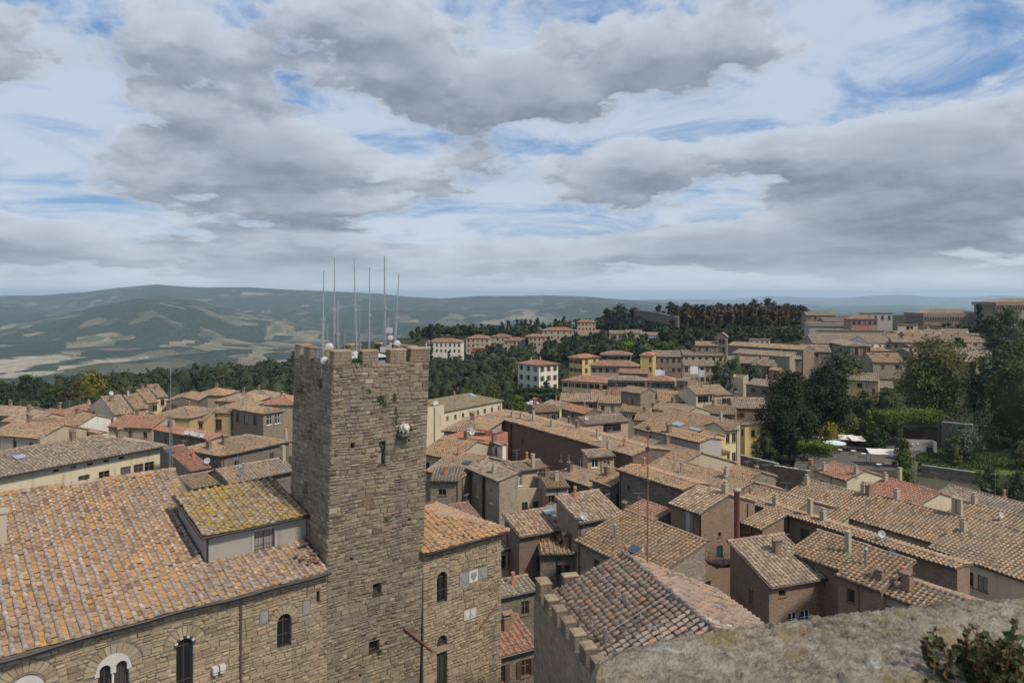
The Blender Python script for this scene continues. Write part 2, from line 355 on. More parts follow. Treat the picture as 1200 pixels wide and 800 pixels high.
leaf_mat('leaf_wood', [(0, (0.0207, 0.0332, 0.0166)), (0.5, (0.0414, 0.0601, 0.0259)), (0.85, (0.0777, 0.0953, 0.0352)), (1, (0.1347, 0.1295, 0.0414))])
leaf_mat('leaf_red', [(0,(.055,.030,.018)),(.25,(.045,.055,.020)),(.7,(.060,.085,.028)),(1,(.10,.12,.04))])
leaf_mat('leaf_ever', [(0,(.010,.018,.009)),(.5,(.020,.032,.015)),(1,(.040,.056,.024))], .12)

# ------------------------------------------------------------------ terrain
CTRL = np.array([(0,0,0),(-12,45,0),(-30,30,0),(20,60,1),(50,60,1),(0,100,1),(40,110,2),(30,150,2.5),(60,170,3.5),(95,165,4.5),(80,120,2),(120,200,7),(150,190,8),(10,297,1),(40,290,2),
   (-40,190,-1),(-80,130,0),(-80,170,-1),(-120,190,-2),(0,480,3),(-50,480,1),(50,530,8),(-20,580,7),(100,420,13),(75,340,9),(120,300,13),(150,350,15),(200,420,18),(170,300,15),(150,250,12),(250,480,22),(300,560,24),
   (-100,260,-4),(-140,400,-9),(-260,380,-15),(-60,330,-4),(-40,400,-3),(-180,250,-6),(90,500,13),(160,480,16),(60,230,6),(100,250,12.5),(75,290,9),(220,520,21),(70,560,13)], float)
def town(x, y):
    x = np.asarray(x, float); y = np.asarray(y, float)
    num = 0; den = 0
    for cx, cy, cz in CTRL:
        d2 = (x-cx)**2 + (y-cy)**2 + 60.0; wt = 1.0 / d2**1.6
        num = num + wt*cz; den = den + wt
    return num / den
def ip(u, pts):
    a = np.array(pts, float); return np.interp(u, a[:,0], a[:,1])
def vnoise(x, y, s, seed=0):
    """smooth value noise"""
    r = np.random.default_rng(seed); tab = r.random((64, 64))
    X = np.asarray(x)/s; Y = np.asarray(y)/s; ix = np.floor(X).astype(int); iy = np.floor(Y).astype(int); fx = X-ix; fy = Y-iy
    fx = fx*fx*(3-2*fx); fy = fy*fy*(3-2*fy); g = lambda i, j: tab[i % 64, j % 64]
    return (g(ix,iy)*(1-fx)+g(ix+1,iy)*fx)*(1-fy)+(g(ix,iy+1)*(1-fx)+g(ix+1,iy+1)*fx)*fy - .5
LAY = [ # distance, width, crest row by photo column
  (5700, 1100,  [(-400,400),(0,384),(60,376),(100,367),(125,360),(150,358),(165,354.5),(190,354),(210,356.5),(235,357),(255,362),(290,369),(350,378),(450,394),(600,402),(900,402),(1600,400)]),
  (7600, 1100, [(-400,362),(0,366),(80,370),(200,372),(300,368),(360,366),(430,363),(520,363),(600,361),(680,358),(740,358),(800,366),(900,376),(1600,385)]),
  (9800, 1700, [(-400,352),(0,347),(60,345),(100,342),(130,338),(185,334),(240,338),(300,337),(350,339),(420,343),(480,348),(520,350),(560,347),(600,345.5),(640,345),(690,348),(740,352),(800,358),(900,362),(1000,366),(1200,368),(1600,368)]),
  (15000, 2400, [(-400,352),(0,352),(500,352),(700,352.5),(760,353),(820,356),(900,357),(1000,361),(1060,358),(1120,363),(1200,360),(1600,362)]),
  (27000, 4500, [(-400,351),(700,351.5),(800,350.5),(860,350.5),(900,346.5),(940,348.5),(985,349),(1020,346.5),(1052,345),(1090,347.5),(1130,348.5),(1165,346),(1200,347),(1300,350),(1600,351)])]
def ground(x, y):
    x = np.asarray(x, float); y = np.asarray(y, float)
    yy = np.maximum(y, 5.0); u = 600 + F*x/yy
    e = ip(u, [(-600,230),(0,300),(340,430),(420,560),(760,700),(900,900),(1300,900),(2400,600)])
    k = np.clip((y - e) / 1900.0, 0, 1); k = k*k*(3-2*k)*.25 + .75*(1-(1-k)**2.2)
    base = town(x, y)
    val = -262 + 30*vnoise(x, y, 900, 3)
    h = np.full_like(base, -285.0)
    for D, wd, prof in LAY:
        zc_ = ZC + (HV - ip(u, prof))/F*D
        b = np.exp(-((y-D)/wd)**2)
        h = np.maximum(h, val + (zc_ - val)*b) if True else h
    amp = np.clip((y-1500)/3000, 0, 1)*np.clip((20000-y)/9000, .15, 1)
    rough = 150*(.22-np.abs(vnoise(x+.3*y, y, 1500, 11))) + 110*(.22-np.abs(vnoise(x-.4*y, y+.2*x, 760, 1))) + 42*vnoise(x, y, 330, 2) + 14*vnoise(x, y, 120, 5)
    crest = np.zeros_like(h)
    h = h + rough*amp*1.25*np.clip(1.15-np.exp(-((y-9800)/900)**2)-np.exp(-((y-27000)/4000)**2), 0, 1)
    return base*(1-k) + h*k

def g1(x, y): return float(ground(np.array([x]), np.array([y]))[0])

# polar sheet round the eye
na, nr = 520, 330
aa = np.linspace(R(-76), R(76), na); rr = np.concatenate([[6], np.geomspace(14, 36500, nr-1)])
AA, RR = np.meshgrid(aa, rr); X = RR*np.sin(AA); Yg = RR*np.cos(AA) - 4; Z = ground(X, Yg)
V = np.stack([X, Yg, Z], -1).reshape(-1, 3)
i = np.arange((nr-1)*na).reshape(nr-1, na)[:, :-1].ravel()
quads = np.stack([i, i+na, i+na+1, i+1], 1)[:, ::-1]
me = np_mesh('terrain', V, [quads], smooth=True)
# farmland patches found by walking the sight line to the ground, then laid out in metres
def march(u, v):
    ys = np.geomspace(700, 30000, 900); xs = (u-600)/F*ys; zs = ZC-(v-HV)/F*ys
    hit = np.nonzero(ground(xs, ys) > zs)[0]
    k = hit[0] if len(hit) else len(ys)-1
    return xs[k], ys[k]
fields = [(25,424,60,9,1.0),(10,437,60,9,1.0),(60,432,40,6,1.0),(75,414,22,4,.7),(135,424,34,6,.95),(165,420,26,4,.8),(300,402,55,9,.85),(330,413,40,5,.75),(210,403,18,4,.6),(20,382,36,4,.75),(60,376,30,3,.6),(45,392,26,2.5,.6),
   (110,402,34,4,.85),(140,397,22,3,.8),(250,390,20,3,.5),(230,382,18,3,.5),(310,374,30,3,.5),(330,380,24,3,.5),(300,343,26,3,.7),(245,350,14,2.5,.5),(28,345,10,2,.8),(520,385,16,3,.8),(590,378,40,4,.8),(640,372,34,3,.6),
   (610,364,24,3,.5),(560,370,20,2.5,.5),(690,363,24,3,.6),(660,360,20,2,.5),(480,376,14,2.5,.5),(640,380,26,3,.5),(345,395,24,4,.6),(10,405,20,4,.5)]
wf = np.zeros(len(V)); px, py = V[:,0], V[:,1]
wob = 1 + .9*vnoise(px, py, 210, 8) + .5*vnoise(px, py, 90, 9)
for (u, v, su, sv_, a) in fields:
    fx, fy = march(u, v); rx = .8*su*fy/F; ry = max(45.0, (march(u, v-sv_)[1]-march(u, v+sv_)[1])/2); ry = min(ry, 900.0)
    q = ((px-fx)/rx)**2 + ((py-fy)/ry)**2
    wf = np.maximum(wf, a*np.clip((1.15-q*wob)*4, 0, 1))
at = me.attributes.new('field', 'FLOAT', 'POINT'); at.data.foreach_set('value', wf.astype(np.float32))
m, t, b = newmat('terrain', .95, .1)
p = wpos(t); pz = t.scale(p, (1, 1, 0))
forest = t.mix(t.noise(pz, .0021, 6, .65), (.022,.036,.020), (.066,.078,.040))
tr = t.n('ShaderNodeTexVoronoi', feature='F1'); t.put(tr, 'Vector', p); tr.inputs['Scale'].default_value = .045
forest = t.mix(t.smooth(tr.outputs['Distance'], .2, .75, 0, .75), forest, (.016,.024,.013))
vc = t.n('ShaderNodeTexVoronoi', feature='F1'); t.put(vc, 'Vector', t.vmath('ADD', pz, t.scale(t.noise(pz, .004, 2, out=1), (70, 70, 0)))); vc.inputs['Scale'].default_value = .0075
sepc = t.n('ShaderNodeSeparateColor'); t.put(sepc, 0, vc.outputs['Color'])
fcol = t.ramp(sepc.outputs[1], [(0,(.16,.13,.085)),(.35,(.21,.17,.11)),(.6,(.27,.215,.14)),(.8,(.09,.10,.045)),(1,(.15,.13,.08))])
fcol = t.mix(t.smooth(attr(t, 'field'), .86, .97, 0, .75), fcol, (.42,.36,.27))
fcol = t.mix(t.smooth(t.noise(pz, .02, 4), .4, .7, 0, .4), fcol, (.10,.10,.05))
sel = t.smooth(t.math('ADD', sepc.outputs[0], t.math('MULTIPLY', t.math('SUBTRACT', t.noise(pz, .0011, 3), .5), 1.5)), .84, .88)
sel = t.math('MULTIPLY', sel, .5)
wfn = t.math('ADD', attr(t, 'field'), t.math('MULTIPLY', t.math('SUBTRACT', t.noise(pz, .008, 4), .5), .5))
hedge = t.smooth(t.noise(pz, .012, 5, .6), .60, .66)
wsel = t.math('MAXIMUM', sel, t.math('MULTIPLY', t.smooth(wfn, .35, .5), t.smooth(sepc.outputs[2], .22, .26)))
wsel = t.math('MULTIPLY', wsel, t.math('SUBTRACT', 1.0, hedge))
cfar = t.mix(wsel, forest, fcol)
# near the town: paving and earth
dist = t.math('MULTIPLY', t.n('ShaderNodeVectorMath', operation='LENGTH').outputs[1], 1.0)
ln = t.n('ShaderNodeVectorMath', operation='LENGTH'); t.put(ln, 0, pz)
cnear = t.mix(t.noise(p, .15, 5, .6), (.075,.068,.055), (.15,.13,.105))
cmid = t.mix(t.noise(p, .2, 5, .6), (.024,.032,.016), (.060,.060,.03))
cc = t.mix(t.smooth(ln.outputs[1], 120, 200), cnear, cmid)
cc = t.mix(t.smooth(ln.outputs[1], 600, 900), cc, cfar)
t.put(b, 'Base Color', cc)
bump(t, b, tr.outputs['Distance'], .8, 9.0)
me.materials.append(m)
terrain = ob('terrain', me); tag(terrain, kind='structure')

# ------------------------------------------------------------------ roof tiles
def clip_range(poly, a):
    """b-interval of convex 2-D polygon at abscissae a"""
    lo = np.full(len(a), np.inf); hi = np.full(len(a), -np.inf); n = len(poly)
    for k in range(n):
        (x0, y0), (x1, y1) = poly[k], poly[(k+1) % n]
        if abs(x1-x0) < 1e-9: continue
        tt = (a-x0)/(x1-x0); ok = (tt >= 0) & (tt <= 1); y = y0 + tt*(y1-y0)
        lo = np.where(ok, np.minimum(lo, y), lo); hi = np.where(ok, np.maximum(hi, y), hi)
    return lo, hi

PITCH, ROW = .43, .40
def tile_layout(P3, pitch=PITCH, row=ROW, jit=1.0, lossy=0.0):
    """cover and pan positions on a planar roof polygon; P3[0]->P3[1] is the eave"""
    P3 = [np.array(p, float) for p in P3]
    ex = P3[1]-P3[0]; L = np.linalg.norm(ex); ex /= L
    nrm = np.cross(P3[1]-P3[0], P3[2]-P3[1]); nrm /= np.linalg.norm(nrm)
    if nrm[2] < 0: nrm = -nrm
    ey = np.cross(nrm, ex)
    poly = [((p-P3[0])@ex, (p-P3[0])@ey) for p in P3]
    amin = min(q[0] for q in poly); amax = max(q[0] for q in poly)
    n = max(2, int(round((amax-amin)/pitch))); pt = (amax-amin)/n
    res = []
    for kind, a in ((1, amin + pt*(np.arange(n)+.5)), (0, amin + pt*np.arange(1, n)), ):
        lo, hi = clip_range(poly, a)
        for ai, l, h in zip(a, lo, hi):
            if not np.isfinite(l) or h-l < .12: continue
            ph = 0
            k0 = math.ceil((l+.02-.6*row)/row); bs = np.arange(k0, math.ceil((h-.08)/row))*row
            bs = np.maximum(bs, l-.02) ; bs = np.unique(bs)
            be = np.minimum(bs+row*1.04, h+.03)
            ok = be-bs > .06
            bs, be = bs[ok], be[ok]
            res.append(np.stack([np.full(len(bs), ai), bs, be, np.full(len(bs), kind)], 1))
    if not res: return None
    Rz = np.concatenate(res)
    return dict(o=P3[0], ex=ex, ey=ey, n=nrm, R=Rz, pt=pt)

def tile_geo(lay, lod, jit=1.0, colj=None):
    """vertices and faces for a layout; returns V, faces list, rnd list"""
    Rz = lay['R']; pt = lay['pt']; o, ex, ey, nz = lay['o'], lay['ex'], lay['ey'], lay['n']
    V = []; Fs = []; Rn = []; off = 0
    wav = lambda a, b: .018*np.sin(a*1.3+b*.7)+.015*np.sin(b*2.1-a*.4)+.03*np.sin(a*.45+1.0)*np.sin(b*.5)
    for kind in (1, 0):
        T_ = Rz[Rz[:,3] == kind]
        if not len(T_): continue
        N = len(T_); a, b0, b1 = T_[:,0], T_[:,1], T_[:,2]
        ja = rng.normal(0, .011*jit, N); jb = rng.normal(0, .016*jit, N); jr = rng.normal(0, .012*jit, N); jh = rng.normal(0, .006*jit, N) + wav(a, b0)
        if kind == 1:
            ns = (5, 3, 2)[lod]; th = np.linspace(0, math.pi, ns+1)
            r0, r1 = pt*.27, pt*.215; hh = 1.0
            lx = np.stack([-np.cos(th)*r0, -np.cos(th)*r1]); lz = np.stack([np.sin(th)*r0*hh + .050, np.sin(th)*r1*hh + .012])
        else:
            ns = (2, 2, 1)[lod]; xs = np.linspace(-.5, .5, ns+1)*pt*.98
            lx = np.stack([xs, xs]); dip = np.array([.022, 0, .022]) if ns == 2 else np.array([.02, .02])
            lz = np.stack([dip+.028, dip-.012])
        k = ns+1
        A = a[:,None,None] + ja[:,None,None] + lx[None] + (jr[:,None]*np.stack([np.zeros(N), b1-b0],1))[:,:,None]*1.0
        B = np.stack([b0+jb, b1+jb], 1)[:,:,None] + np.zeros((1,1,k))
        H = lz[None] + jh[:,None,None]
        pts = o + A[...,None]*ex + B[...,None]*ey + H[...,None]*nz
        V.append(pts.reshape(-1,3))
        base = off + np.arange(N)[:,None]*(2*k)
        r = rng.random(N)*.49 + (.505 if kind == 1 else .0)
        for s in range(ns):
            Fs.append(np.concatenate([base+s, base+s+1, base+k+s+1, base+k+s], 1)); Rn.append(r)
        off += N*2*k
        if kind == 1 and lod == 0:
            Fs.append(np.concatenate([base+s for s in range(k)][::-1], 1)); Rn.append(r*.0+.02)
        if kind == 0 and lod == 0:      # front edge of the pan
            lowp = o + A[:,0,:,None]*ex + B[:,0,:,None]*ey + (H[:,0,:,None]-.028)*nz
            V.append(lowp.reshape(-1,3)); b2 = off + np.arange(N)[:,None]*k
            for s in range(ns):
                Fs.append(np.concatenate([b2+s, b2+s+1, base+s+1, base+s], 1)); Rn.append(r)
            off += N*k
    return np.concatenate(V), Fs, Rn

def merge_geo(gs):
    V = []; Fs = []; Rn = []; off = 0
    for v, f, r in gs:
        V.append(v); Fs += [x+off for x in f]; Rn += r; off += len(v)
    return np.concatenate(V), Fs, Rn

def ridge_geo(p, q, r=.14, seg=.42, lod=0):
    """row of cap tiles from p to q"""
    p = np.array(p, float); q = np.array(q, float); L = np.linalg.norm(q-p)
    if L < .3: return None
    ex = (q-p)/L; side = np.cross(ex, [0,0,1.0]); side /= np.linalg.norm(side); up = np.cross(side, ex)
    n = max(1, int(L/(seg if lod < 2 else seg*2))); ns = 4 if lod < 2 else 2; th = np.linspace(-.1*math.pi, 1.1*math.pi, ns+1)
    V = []; Fs = []; Rn = []; k = ns+1
    for i in range(n):
        a0, a1 = L*i/n, L*(i+1.08)/n; a1 = min(a1, L+.02); j = rng.normal(0, .012, 2)
        for a, rr_, lift in ((a0, r*1.08, .03), (a1, r*.94, .0)):
            V.append(p + ex*a + np.outer(np.cos(th)*rr_ + j[0], side) + np.outer(np.sin(th)*rr_*.85 + lift + j[1]*.6, up))
        base = i*2*k; rv = rng.random()
        for s in range(ns): Fs.append(np.array([[base+s, base+k+s, base+k+s+1, base+s+1]])); Rn.append(np.array([rv]))
    return np.concatenate(V), [np.concatenate(Fs)], [np.concatenate(Rn)]

# ------------------------------------------------------------------ windows (shared meshes)
WCACHE = {}
def win_meshes(w, h, style):
    key = (round(w, 2), round(h, 2), style)
    if key in WCACHE: return WCACHE[key]
    fm = {'white': 'whitepaint', 'door': 'green', 'greendoor': 'green'}.get(style, 'wood')
    f = MB(); b = .07 if w > .6 else .045; d0, d1 = .10, .16
    f.box(-w/2, -w/2+b, d0, d1, 0, h); f.box(w/2-b, w/2, d0, d1, 0, h); f.box(-w/2+b, w/2-b, d0, d1, 0, b); f.box(-w/2+b, w/2-b, d0, d1, h-b, h)
    if w > .7: f.box(-b*.6, b*.6, d0+.005, d1-.005, b, h-b)
    if style in ('white', 'plain', 'shut', 'shutb', 'shutg') and h > 1.1: f.box(-w/2+b, w/2-b, d0+.012, d1-.012, h*.62, h*.62+b*.6)
    if style != 'nosill': f.box(-w/2-.08, w/2+.08, -.08, .14, -.09, -.002)
    fr = f.mesh('window', M[fm])
    if style in ('door', 'greendoor', 'closed', 'closedg'):
        p = MB(); n = 2
        for s in range(n):
            x0 = -w/2+b + s*(w-2*b)/n; x1 = x0+(w-2*b)/n-.01
            p.box(x0, x1, d0+.02, d1-.02, b, h-b)
            for k in range(max(3, int(h/.16))): zz = b+.04+k*.16; p.box(x0+.03, x1-.03, d0, d0+.02, zz, zz+.1) if zz+.1 < h-b else None
        pm = p.mesh('shutter_leaf', M['green' if style in ('door','greendoor','closedg') else 'shutter_brown'])
        res = (fr, None, None, pm)
    else:
        p = MB(); p.poly([(-w/2+.02, d1-.02, .02), (w/2-.02, d1-.02, .02), (w/2-.02, d1-.02, h-.02), (-w/2+.02, d1-.02, h-.02)])
        pm = p.mesh('pane', M['glass']); sh = None
        if style in ('shut', 'shutb', 'shutg'):
            s = MB(); sw = w*.5
            s.box(0, sw, -.05, 0, 0, h)
            for k in range(int(h/.14)-1): s.box(.04, sw-.04, -.065, -.05, .07+k*.14, .16+k*.14)
            sh = s.mesh('shutter', M[{'shut':'green','shutb':'shutter_brown','shutg':'shutter_grey'}[style]])
        res = (fr, pm, sh, None)
    WCACHE[key] = res; return res

FROT = {'f': 0.0, 'r': math.pi/2, 'b': math.pi, 'l': -math.pi/2}
def put_window(parent, x, y, z, rz, w, h, style):
    fr, pm, sh, leaf = win_meshes(w, h, style)
    nm = 'door' if style in ('door', 'greendoor') else 'window'
    o = ob(nm, fr, parent, (x, y, z), (0, 0, rz))
    if pm: ob('pane', pm, o)
    if leaf: ob('shutter_leaf', leaf, o)
    if sh:
        ob('shutter', sh, o, (-w/2-.02-w*.5, -.005, 0)); ob('shutter', sh, o, (w/2+.02, -.005, 0))
    return o

def wall_panel(mb, o, ds, inn, L, H, holes, depth=.2, top=None):
    """vertical wall quad grid with rectangular holes (s0,s1,z0,z1) and their reveals"""
    o = Vector(o); ds = Vector(ds); inn = Vector(inn)
    xs = sorted({0.0, L} | {a for h in holes for a in h[:2]}); zs = sorted({0.0, H} | {a for h in holes for a in h[2:]})
    pt = lambda s, z, d=0: o + ds*s + Vector((0,0,z)) + inn*d
    for i in range(len(xs)-1):
        j = 0
        while j < len(zs)-1:
            cx = (xs[i]+xs[i+1])/2
            inside = lambda jj: any(h[0] < cx < h[1] and h[2] < (zs[jj]+zs[jj+1])/2 < h[3] for h in holes)
            if inside(j): j += 1; continue
            k = j
            while k+1 < len(zs)-1 and not inside(k+1): k += 1
            mb.poly([pt(xs[i], zs[j]), pt(xs[i+1], zs[j]), pt(xs[i+1], zs[k+1]), pt(xs[i], zs[k+1])]); j = k+1
    for (a, b, c, d) in holes:
        mb.poly([pt(a,c), pt(a,c,depth), pt(a,d,depth), pt(a,d)]); mb.poly([pt(b,c), pt(b,d), pt(b,d,depth), pt(b,c,depth)])
        mb.poly([pt(a,c), pt(b,c), pt(b,c,depth), pt(a,c,depth)]); mb.poly([pt(a,d), pt(a,d,depth), pt(b,d,depth), pt(b,d)])
        mb.poly([pt(a,c,depth+.01), pt(b,c,depth+.01), pt(b,d,depth+.01), pt(a,d,depth+.01)])

# ------------------------------------------------------------------ chimneys, aerials, dishes (shared meshes)
def chimney_mesh(kind):
    key = ('ch', kind)
    if key in WCACHE: return WCACHE[key]
    mb = MB()
    if kind == 'brick':
        mb.box(-.32,.32,-.26,.26,-.7,1.0); mb.box(-.38,.38,-.32,.32,1.0,1.08)
        for sx in (-1, 1):
            for sy in (-1, 1): mb.box(sx*.3-.06*(sx>0)-.0, sx*.3+.06*(sx<0)+.0, sy*.24-.06*(sy>0), sy*.24+.06*(sy<0), 1.08, 1.3)
        mb.prism([(-.42,-.36,1.3),(.42,-.36,1.3),(.42,0,1.5),(-.42,0,1.5)], (0,0,.05)); mb.prism([(-.42,0,1.5),(.42,0,1.5),(.42,.36,1.3),(-.42,.36,1.3)], (0,0,.05))
        m = 'brick'
    elif kind == 'plaster':
        mb.box(-.24,.24,-.24,.24,-.6,.95); mb.box(-.29,.29,-.29,.29,.95,1.01); mb.lathe((0,0,1.01), [(.16,0),(.16,.25),(.23,.27),(.23,.32),(0,.36)], 8); m = 'sandplaster'
    elif kind == 'tall':
        mb.box(-.2,.2,-.2,.2,-.6,1.8); mb.box(-.25,.25,-.25,.25,1.8,1.87); m = 'sandplaster'
    elif kind == 'clay':
        mb.box(-.2,.2,-.2,.2,-.5,.4); mb.lathe((0,0,.4), [(.15,0),(.13,.5),(.2,.55),(.2,.75),(.05,.85),(0,.85)], 8); m = 'terracotta'
    elif kind == 'pipe':
        mb.lathe((0,0,-.5), [(.11,0),(.11,1.7),(.2,1.72),(.2,1.8),(0,1.95)], 8); m = 'metal'
    WCACHE[key] = mb.mesh('chimney', M[m]); return WCACHE[key]
def aerial_mesh(h):
    h = round(h, 1); key = ('ae', h)
    if key in WCACHE: return WCACHE[key]
    mb = MB(); mb.tube((0,0,-.4), (0,0,h), .022, .018, 5)
    mb.tube((-.65,0,h-.12), (.65,0,h-.12), .012, n=4)
    for k in range(9): x = -.6+k*.15; mb.tube((x,-.34+.02*k,h-.12), (x,.34-.02*k,h-.12), .008, n=3, cap=False)
    mb.tube((0,-.4,h*.72), (0,.4,h*.72), .01, n=3)
    for k in range(4): y = -.36+k*.24; mb.tube((-.2,y,h*.72), (.2,y,h*.72), .007, n=3, cap=False)
    WCACHE[key] = mb.mesh('aerial', M['metal']); return WCACHE[key]
def dish_mesh(r=.42):
    key = ('di', r)
    if key in WCACHE: return WCACHE[key]
    mb = MB(); ax = Vector((.35,-.8,.35)).normalized(); c = Vector((0,-.18,1.0))
    mb.lathe(c, [(0,0),(r*.45,.02),(r*.8,.08),(r,.14),(r*1.0,.12),(r*.8,.055),(0,-.025)], 12, ax)
    mb.tube((0,0,-.3), (0,0,1.02), .03, n=5); mb.tube((0,0,1.0), c, .03, n=5); mb.tube(c+Vector((0,0,-r*.9)), c+ax*r*1.0, .015, n=4); mb.lathe(c+ax*r*1.0, [(.05,-.06),(.05,.06),(0,.06)], 6, ax)
    WCACHE[key] = mb.mesh('satellite_dish', M['dishwhite'], True); return WCACHE[key]

# ------------------------------------------------------------------ houses
HOUSES = []
def house(name, label, A, uB, ang, ze, w=None, uC=None, uD=None, rv=None, L=None, kind='gable', pitch=18, wall='stone', roof='mix', zg=None, win=(), chim=(), aer=(), dish=(),
          oh=.35, ox=.14, cat='house', group=None, lod=None, gutter=False, ridge=True, skyl=(), pipes=(), surround=None):
    A3 = P(A[0], A[1], ze); th = R(ang); ex = Vector((math.sin(th), math.cos(th))); ey = Vector((-ex.y, ex.x)); tp = math.tan(R(pitch))
    def along(p, d, u): k = (u-600)/F; return (k*p.y - p.x)/(d.x - k*d.y)
    if L is None: L = along(A3.xy, ex, uB)
    B2 = A3.xy + ex*L
    if w is None:
        if uC is not None: w = along(B2, ey, uC)
        elif uD is not None: w = along(A3.xy, ey, uD)
        elif rv is not None:
            lo, hi = .3, 40.0
            for _ in range(50):
                s = (lo+hi)/2; q = A3.xy + ey*s; tt = along(q, ex, rv[0]); pt_ = q + ex*tt
                vv = HV + F*(ZC-(ze+s*tp))/pt_.y
                if vv > rv[1]: lo = s
                else: hi = s
            w = s*(1 if kind == 'shed' else 2)
    L = max(L, 1.0); W = max(w, 1.0)
    ctr = A3.xy + ex*(L/2) + ey*(W/2); dist = ctr.length
    corners = [A3.xy, B2, A3.xy+ey*W, B2+ey*W]
    if zg is None: zg = min(g1(c.x, c.y) for c in corners) - .3
    H = ze - zg
    root = empty(name, (A3.x, A3.y, zg), math.atan2(ex.y, ex.x)); tag(root, label, cat, group)
    hr = random.Random(label + str(A[0]))
    if dist < 230 and kind != 'flat':
        if not aer and hr.random() < .6: aer = [(hr.uniform(.2,.8), hr.uniform(.3,.6), hr.choice((1.6, 2.0, 2.4)))]
        if not chim and hr.random() < .7: chim = [(hr.uniform(.15,.85), hr.uniform(.3,.6), hr.choice(('brick','plaster','clay','brick')))]
        if not pipes: pipes = [('f', hr.choice((.03,.97,.5)), .05, hr.choice(('copper','pipe_dark')))]
        if dist < 150: gutter = True
        if not win and H > 3: win = [('f', [.22+hr.uniform(-.06,.06), .68+hr.uniform(-.06,.1)], 2, .8, hr.choice((1.0,1.25)), hr.uniform(.7,1.3), 3.1, hr.choice(('plain','plain','shutb','closed'))), ('r', [hr.uniform(.3,.6)], 2, .75, 1.1, 1.1, 3.1, 'plain')]
    if lod is None: lod = 0 if dist < 78 else (1 if dist < 185 else 2)
    # roof planes (local x along front eave, y back)
    tris = []; zr = H
    if kind == 'gable':
        r = W/2; zr = H + r*tp
        planes = [[(0,0,H),(L,0,H),(L,r,zr),(0,r,zr)], [(L,W,H),(0,W,H),(0,r,zr),(L,r,zr)]]; ridges = [((0,r,zr),(L,r,zr))]
    elif kind == 'gablex':
        r = L/2; zr = H + r*tp
        planes = [[(0,W,H),(0,0,H),(r,0,zr),(r,W,zr)], [(L,0,H),(L,W,H),(r,W,zr),(r,0,zr)]]; ridges = [((r,0,zr),(r,W,zr))]
    elif kind == 'shed':
        zr = H + W*tp; planes = [[(0,0,H),(L,0,H),(L,W,zr),(0,W,zr)]]; ridges = [((0,W-.1,zr),(L,W-.1,zr))]
    elif kind in ('hip', 'hipr', 'hipl'):
        if L >= W or kind != 'hip':
            r = W/2; zr = H + r*tp; xl = r if kind != 'hipr' else 0; xr = L-r if kind != 'hipl' else L
            if xr < xl: xr = xl = (xl+xr)/2
            planes = [[(0,0,H),(L,0,H),(xr,r,zr),(xl,r,zr)], [(L,W,H),(0,W,H),(xl,r,zr),(xr,r,zr)]]
            ridges = [((xl,r,zr),(xr,r,zr))]
            if kind != 'hipr': planes.append([(0,W,H),(0,0,H),(xl,r,zr)]); ridges += [((0,0,H),(xl,r,zr)), ((0,W,H),(xl,r,zr))]
            if kind != 'hipl': planes.append([(L,0,H),(L,W,H),(xr,r,zr)]); ridges += [((L,0,H),(xr,r,zr)), ((L,W,H),(xr,r,zr))]
        else:
            r = L/2; zr = H + r*tp
            planes = [[(0,0,H),(L,0,H),(r,r,zr)], [(L,W,H),(0,W,H),(r,W-r,zr)], [(0,W,H),(0,0,H),(r,r,zr),(r,W-r,zr)], [(L,0,H),(L,W,H),(r,W-r,zr),(r,r,zr)]]
            ridges = [((r,r,zr),(r,W-r,zr)),((0,0,H),(r,r,zr)),((L,0,H),(r,r,zr)),((0,W,H),(r,W-r,zr)),((L,W,H),(r,W-r,zr))]
    elif kind == 'flat':
        planes = []; ridges = []
    def roofz(x, y):
        if kind == 'gable': return H + min(y, W-y)*tp
        if kind == 'gablex': return H + min(x, L-x)*tp
        if kind == 'shed': return H + y*tp
        if kind == 'flat': return H
        d = [y, W-y]
        if kind != 'hipr': d.append(x)
        if kind != 'hipl': d.append(L-x)
        return H + min(d)*tp
    # walls
    x0, x1, y0, y1 = ox, L-ox, oh, W-oh
    if kind in ('hip', 'flat'): x0, x1 = (oh, L-oh) if kind == 'hip' else (0, L)
    if kind == 'hipr': x1 = L-oh
    if kind == 'hipl': x0 = oh
    if kind == 'gablex': x0, x1, y0, y1 = oh, L-oh, ox, W-ox
    if kind == 'flat': y0, y1 = 0, W
    hw = {'f': roofz((x0+x1)/2, y0) if kind != 'gablex' else roofz(x0, 0)}
    he = H + (oh*tp if kind != 'flat' else 0) - .10
    fr = {'f': ((x0,y0,0),(1,0,0),(0,1,0),x1-x0), 'r': ((x1,y0,0),(0,1,0),(-1,0,0),y1-y0), 'b': ((x1,y1,0),(-1,0,0),(0,-1,0),x1-x0), 'l': ((x0,y1,0),(0,-1,0),(1,0,0),y1-y0)}
    holes = {k: [] for k in fr}; wins = []
    for wspec in win:
        face, nc, nrw, ww, wh, top, step, style = wspec
        Lf = fr[face][3]
        fr_ = list(nc) if isinstance(nc, (list, tuple)) else [(k+.5)/nc for k in range(nc)]
        for q in fr_:
            s = q*Lf
            if face == 'l': s = Lf - s          # fractions read left-to-right as front-to-back
            for j in range(nrw):
                zt = he - top - step*j
                if zt - wh < .3 or s-ww/2 < .08 or s+ww/2 > Lf-.08: continue
                hh = (s-ww/2, s+ww/2, zt-wh, zt)
                if any(hh[0] < o_[1] and o_[0] < hh[1] and hh[2] < o_[3] and o_[2] < hh[3] for o_ in holes[face]): continue
                holes[face].append(hh); wins.append((face, s, zt-wh, ww, wh, style))
    mb = MB(); hb = he
    for f_, (o_, ds, inn, Lf) in fr.items():
        htop = he
        if kind == 'shed' and f_ == 'b': htop = H + (W-oh)*tp - .1
        wall_panel(mb, o_, ds, inn, Lf, htop, holes[f_])
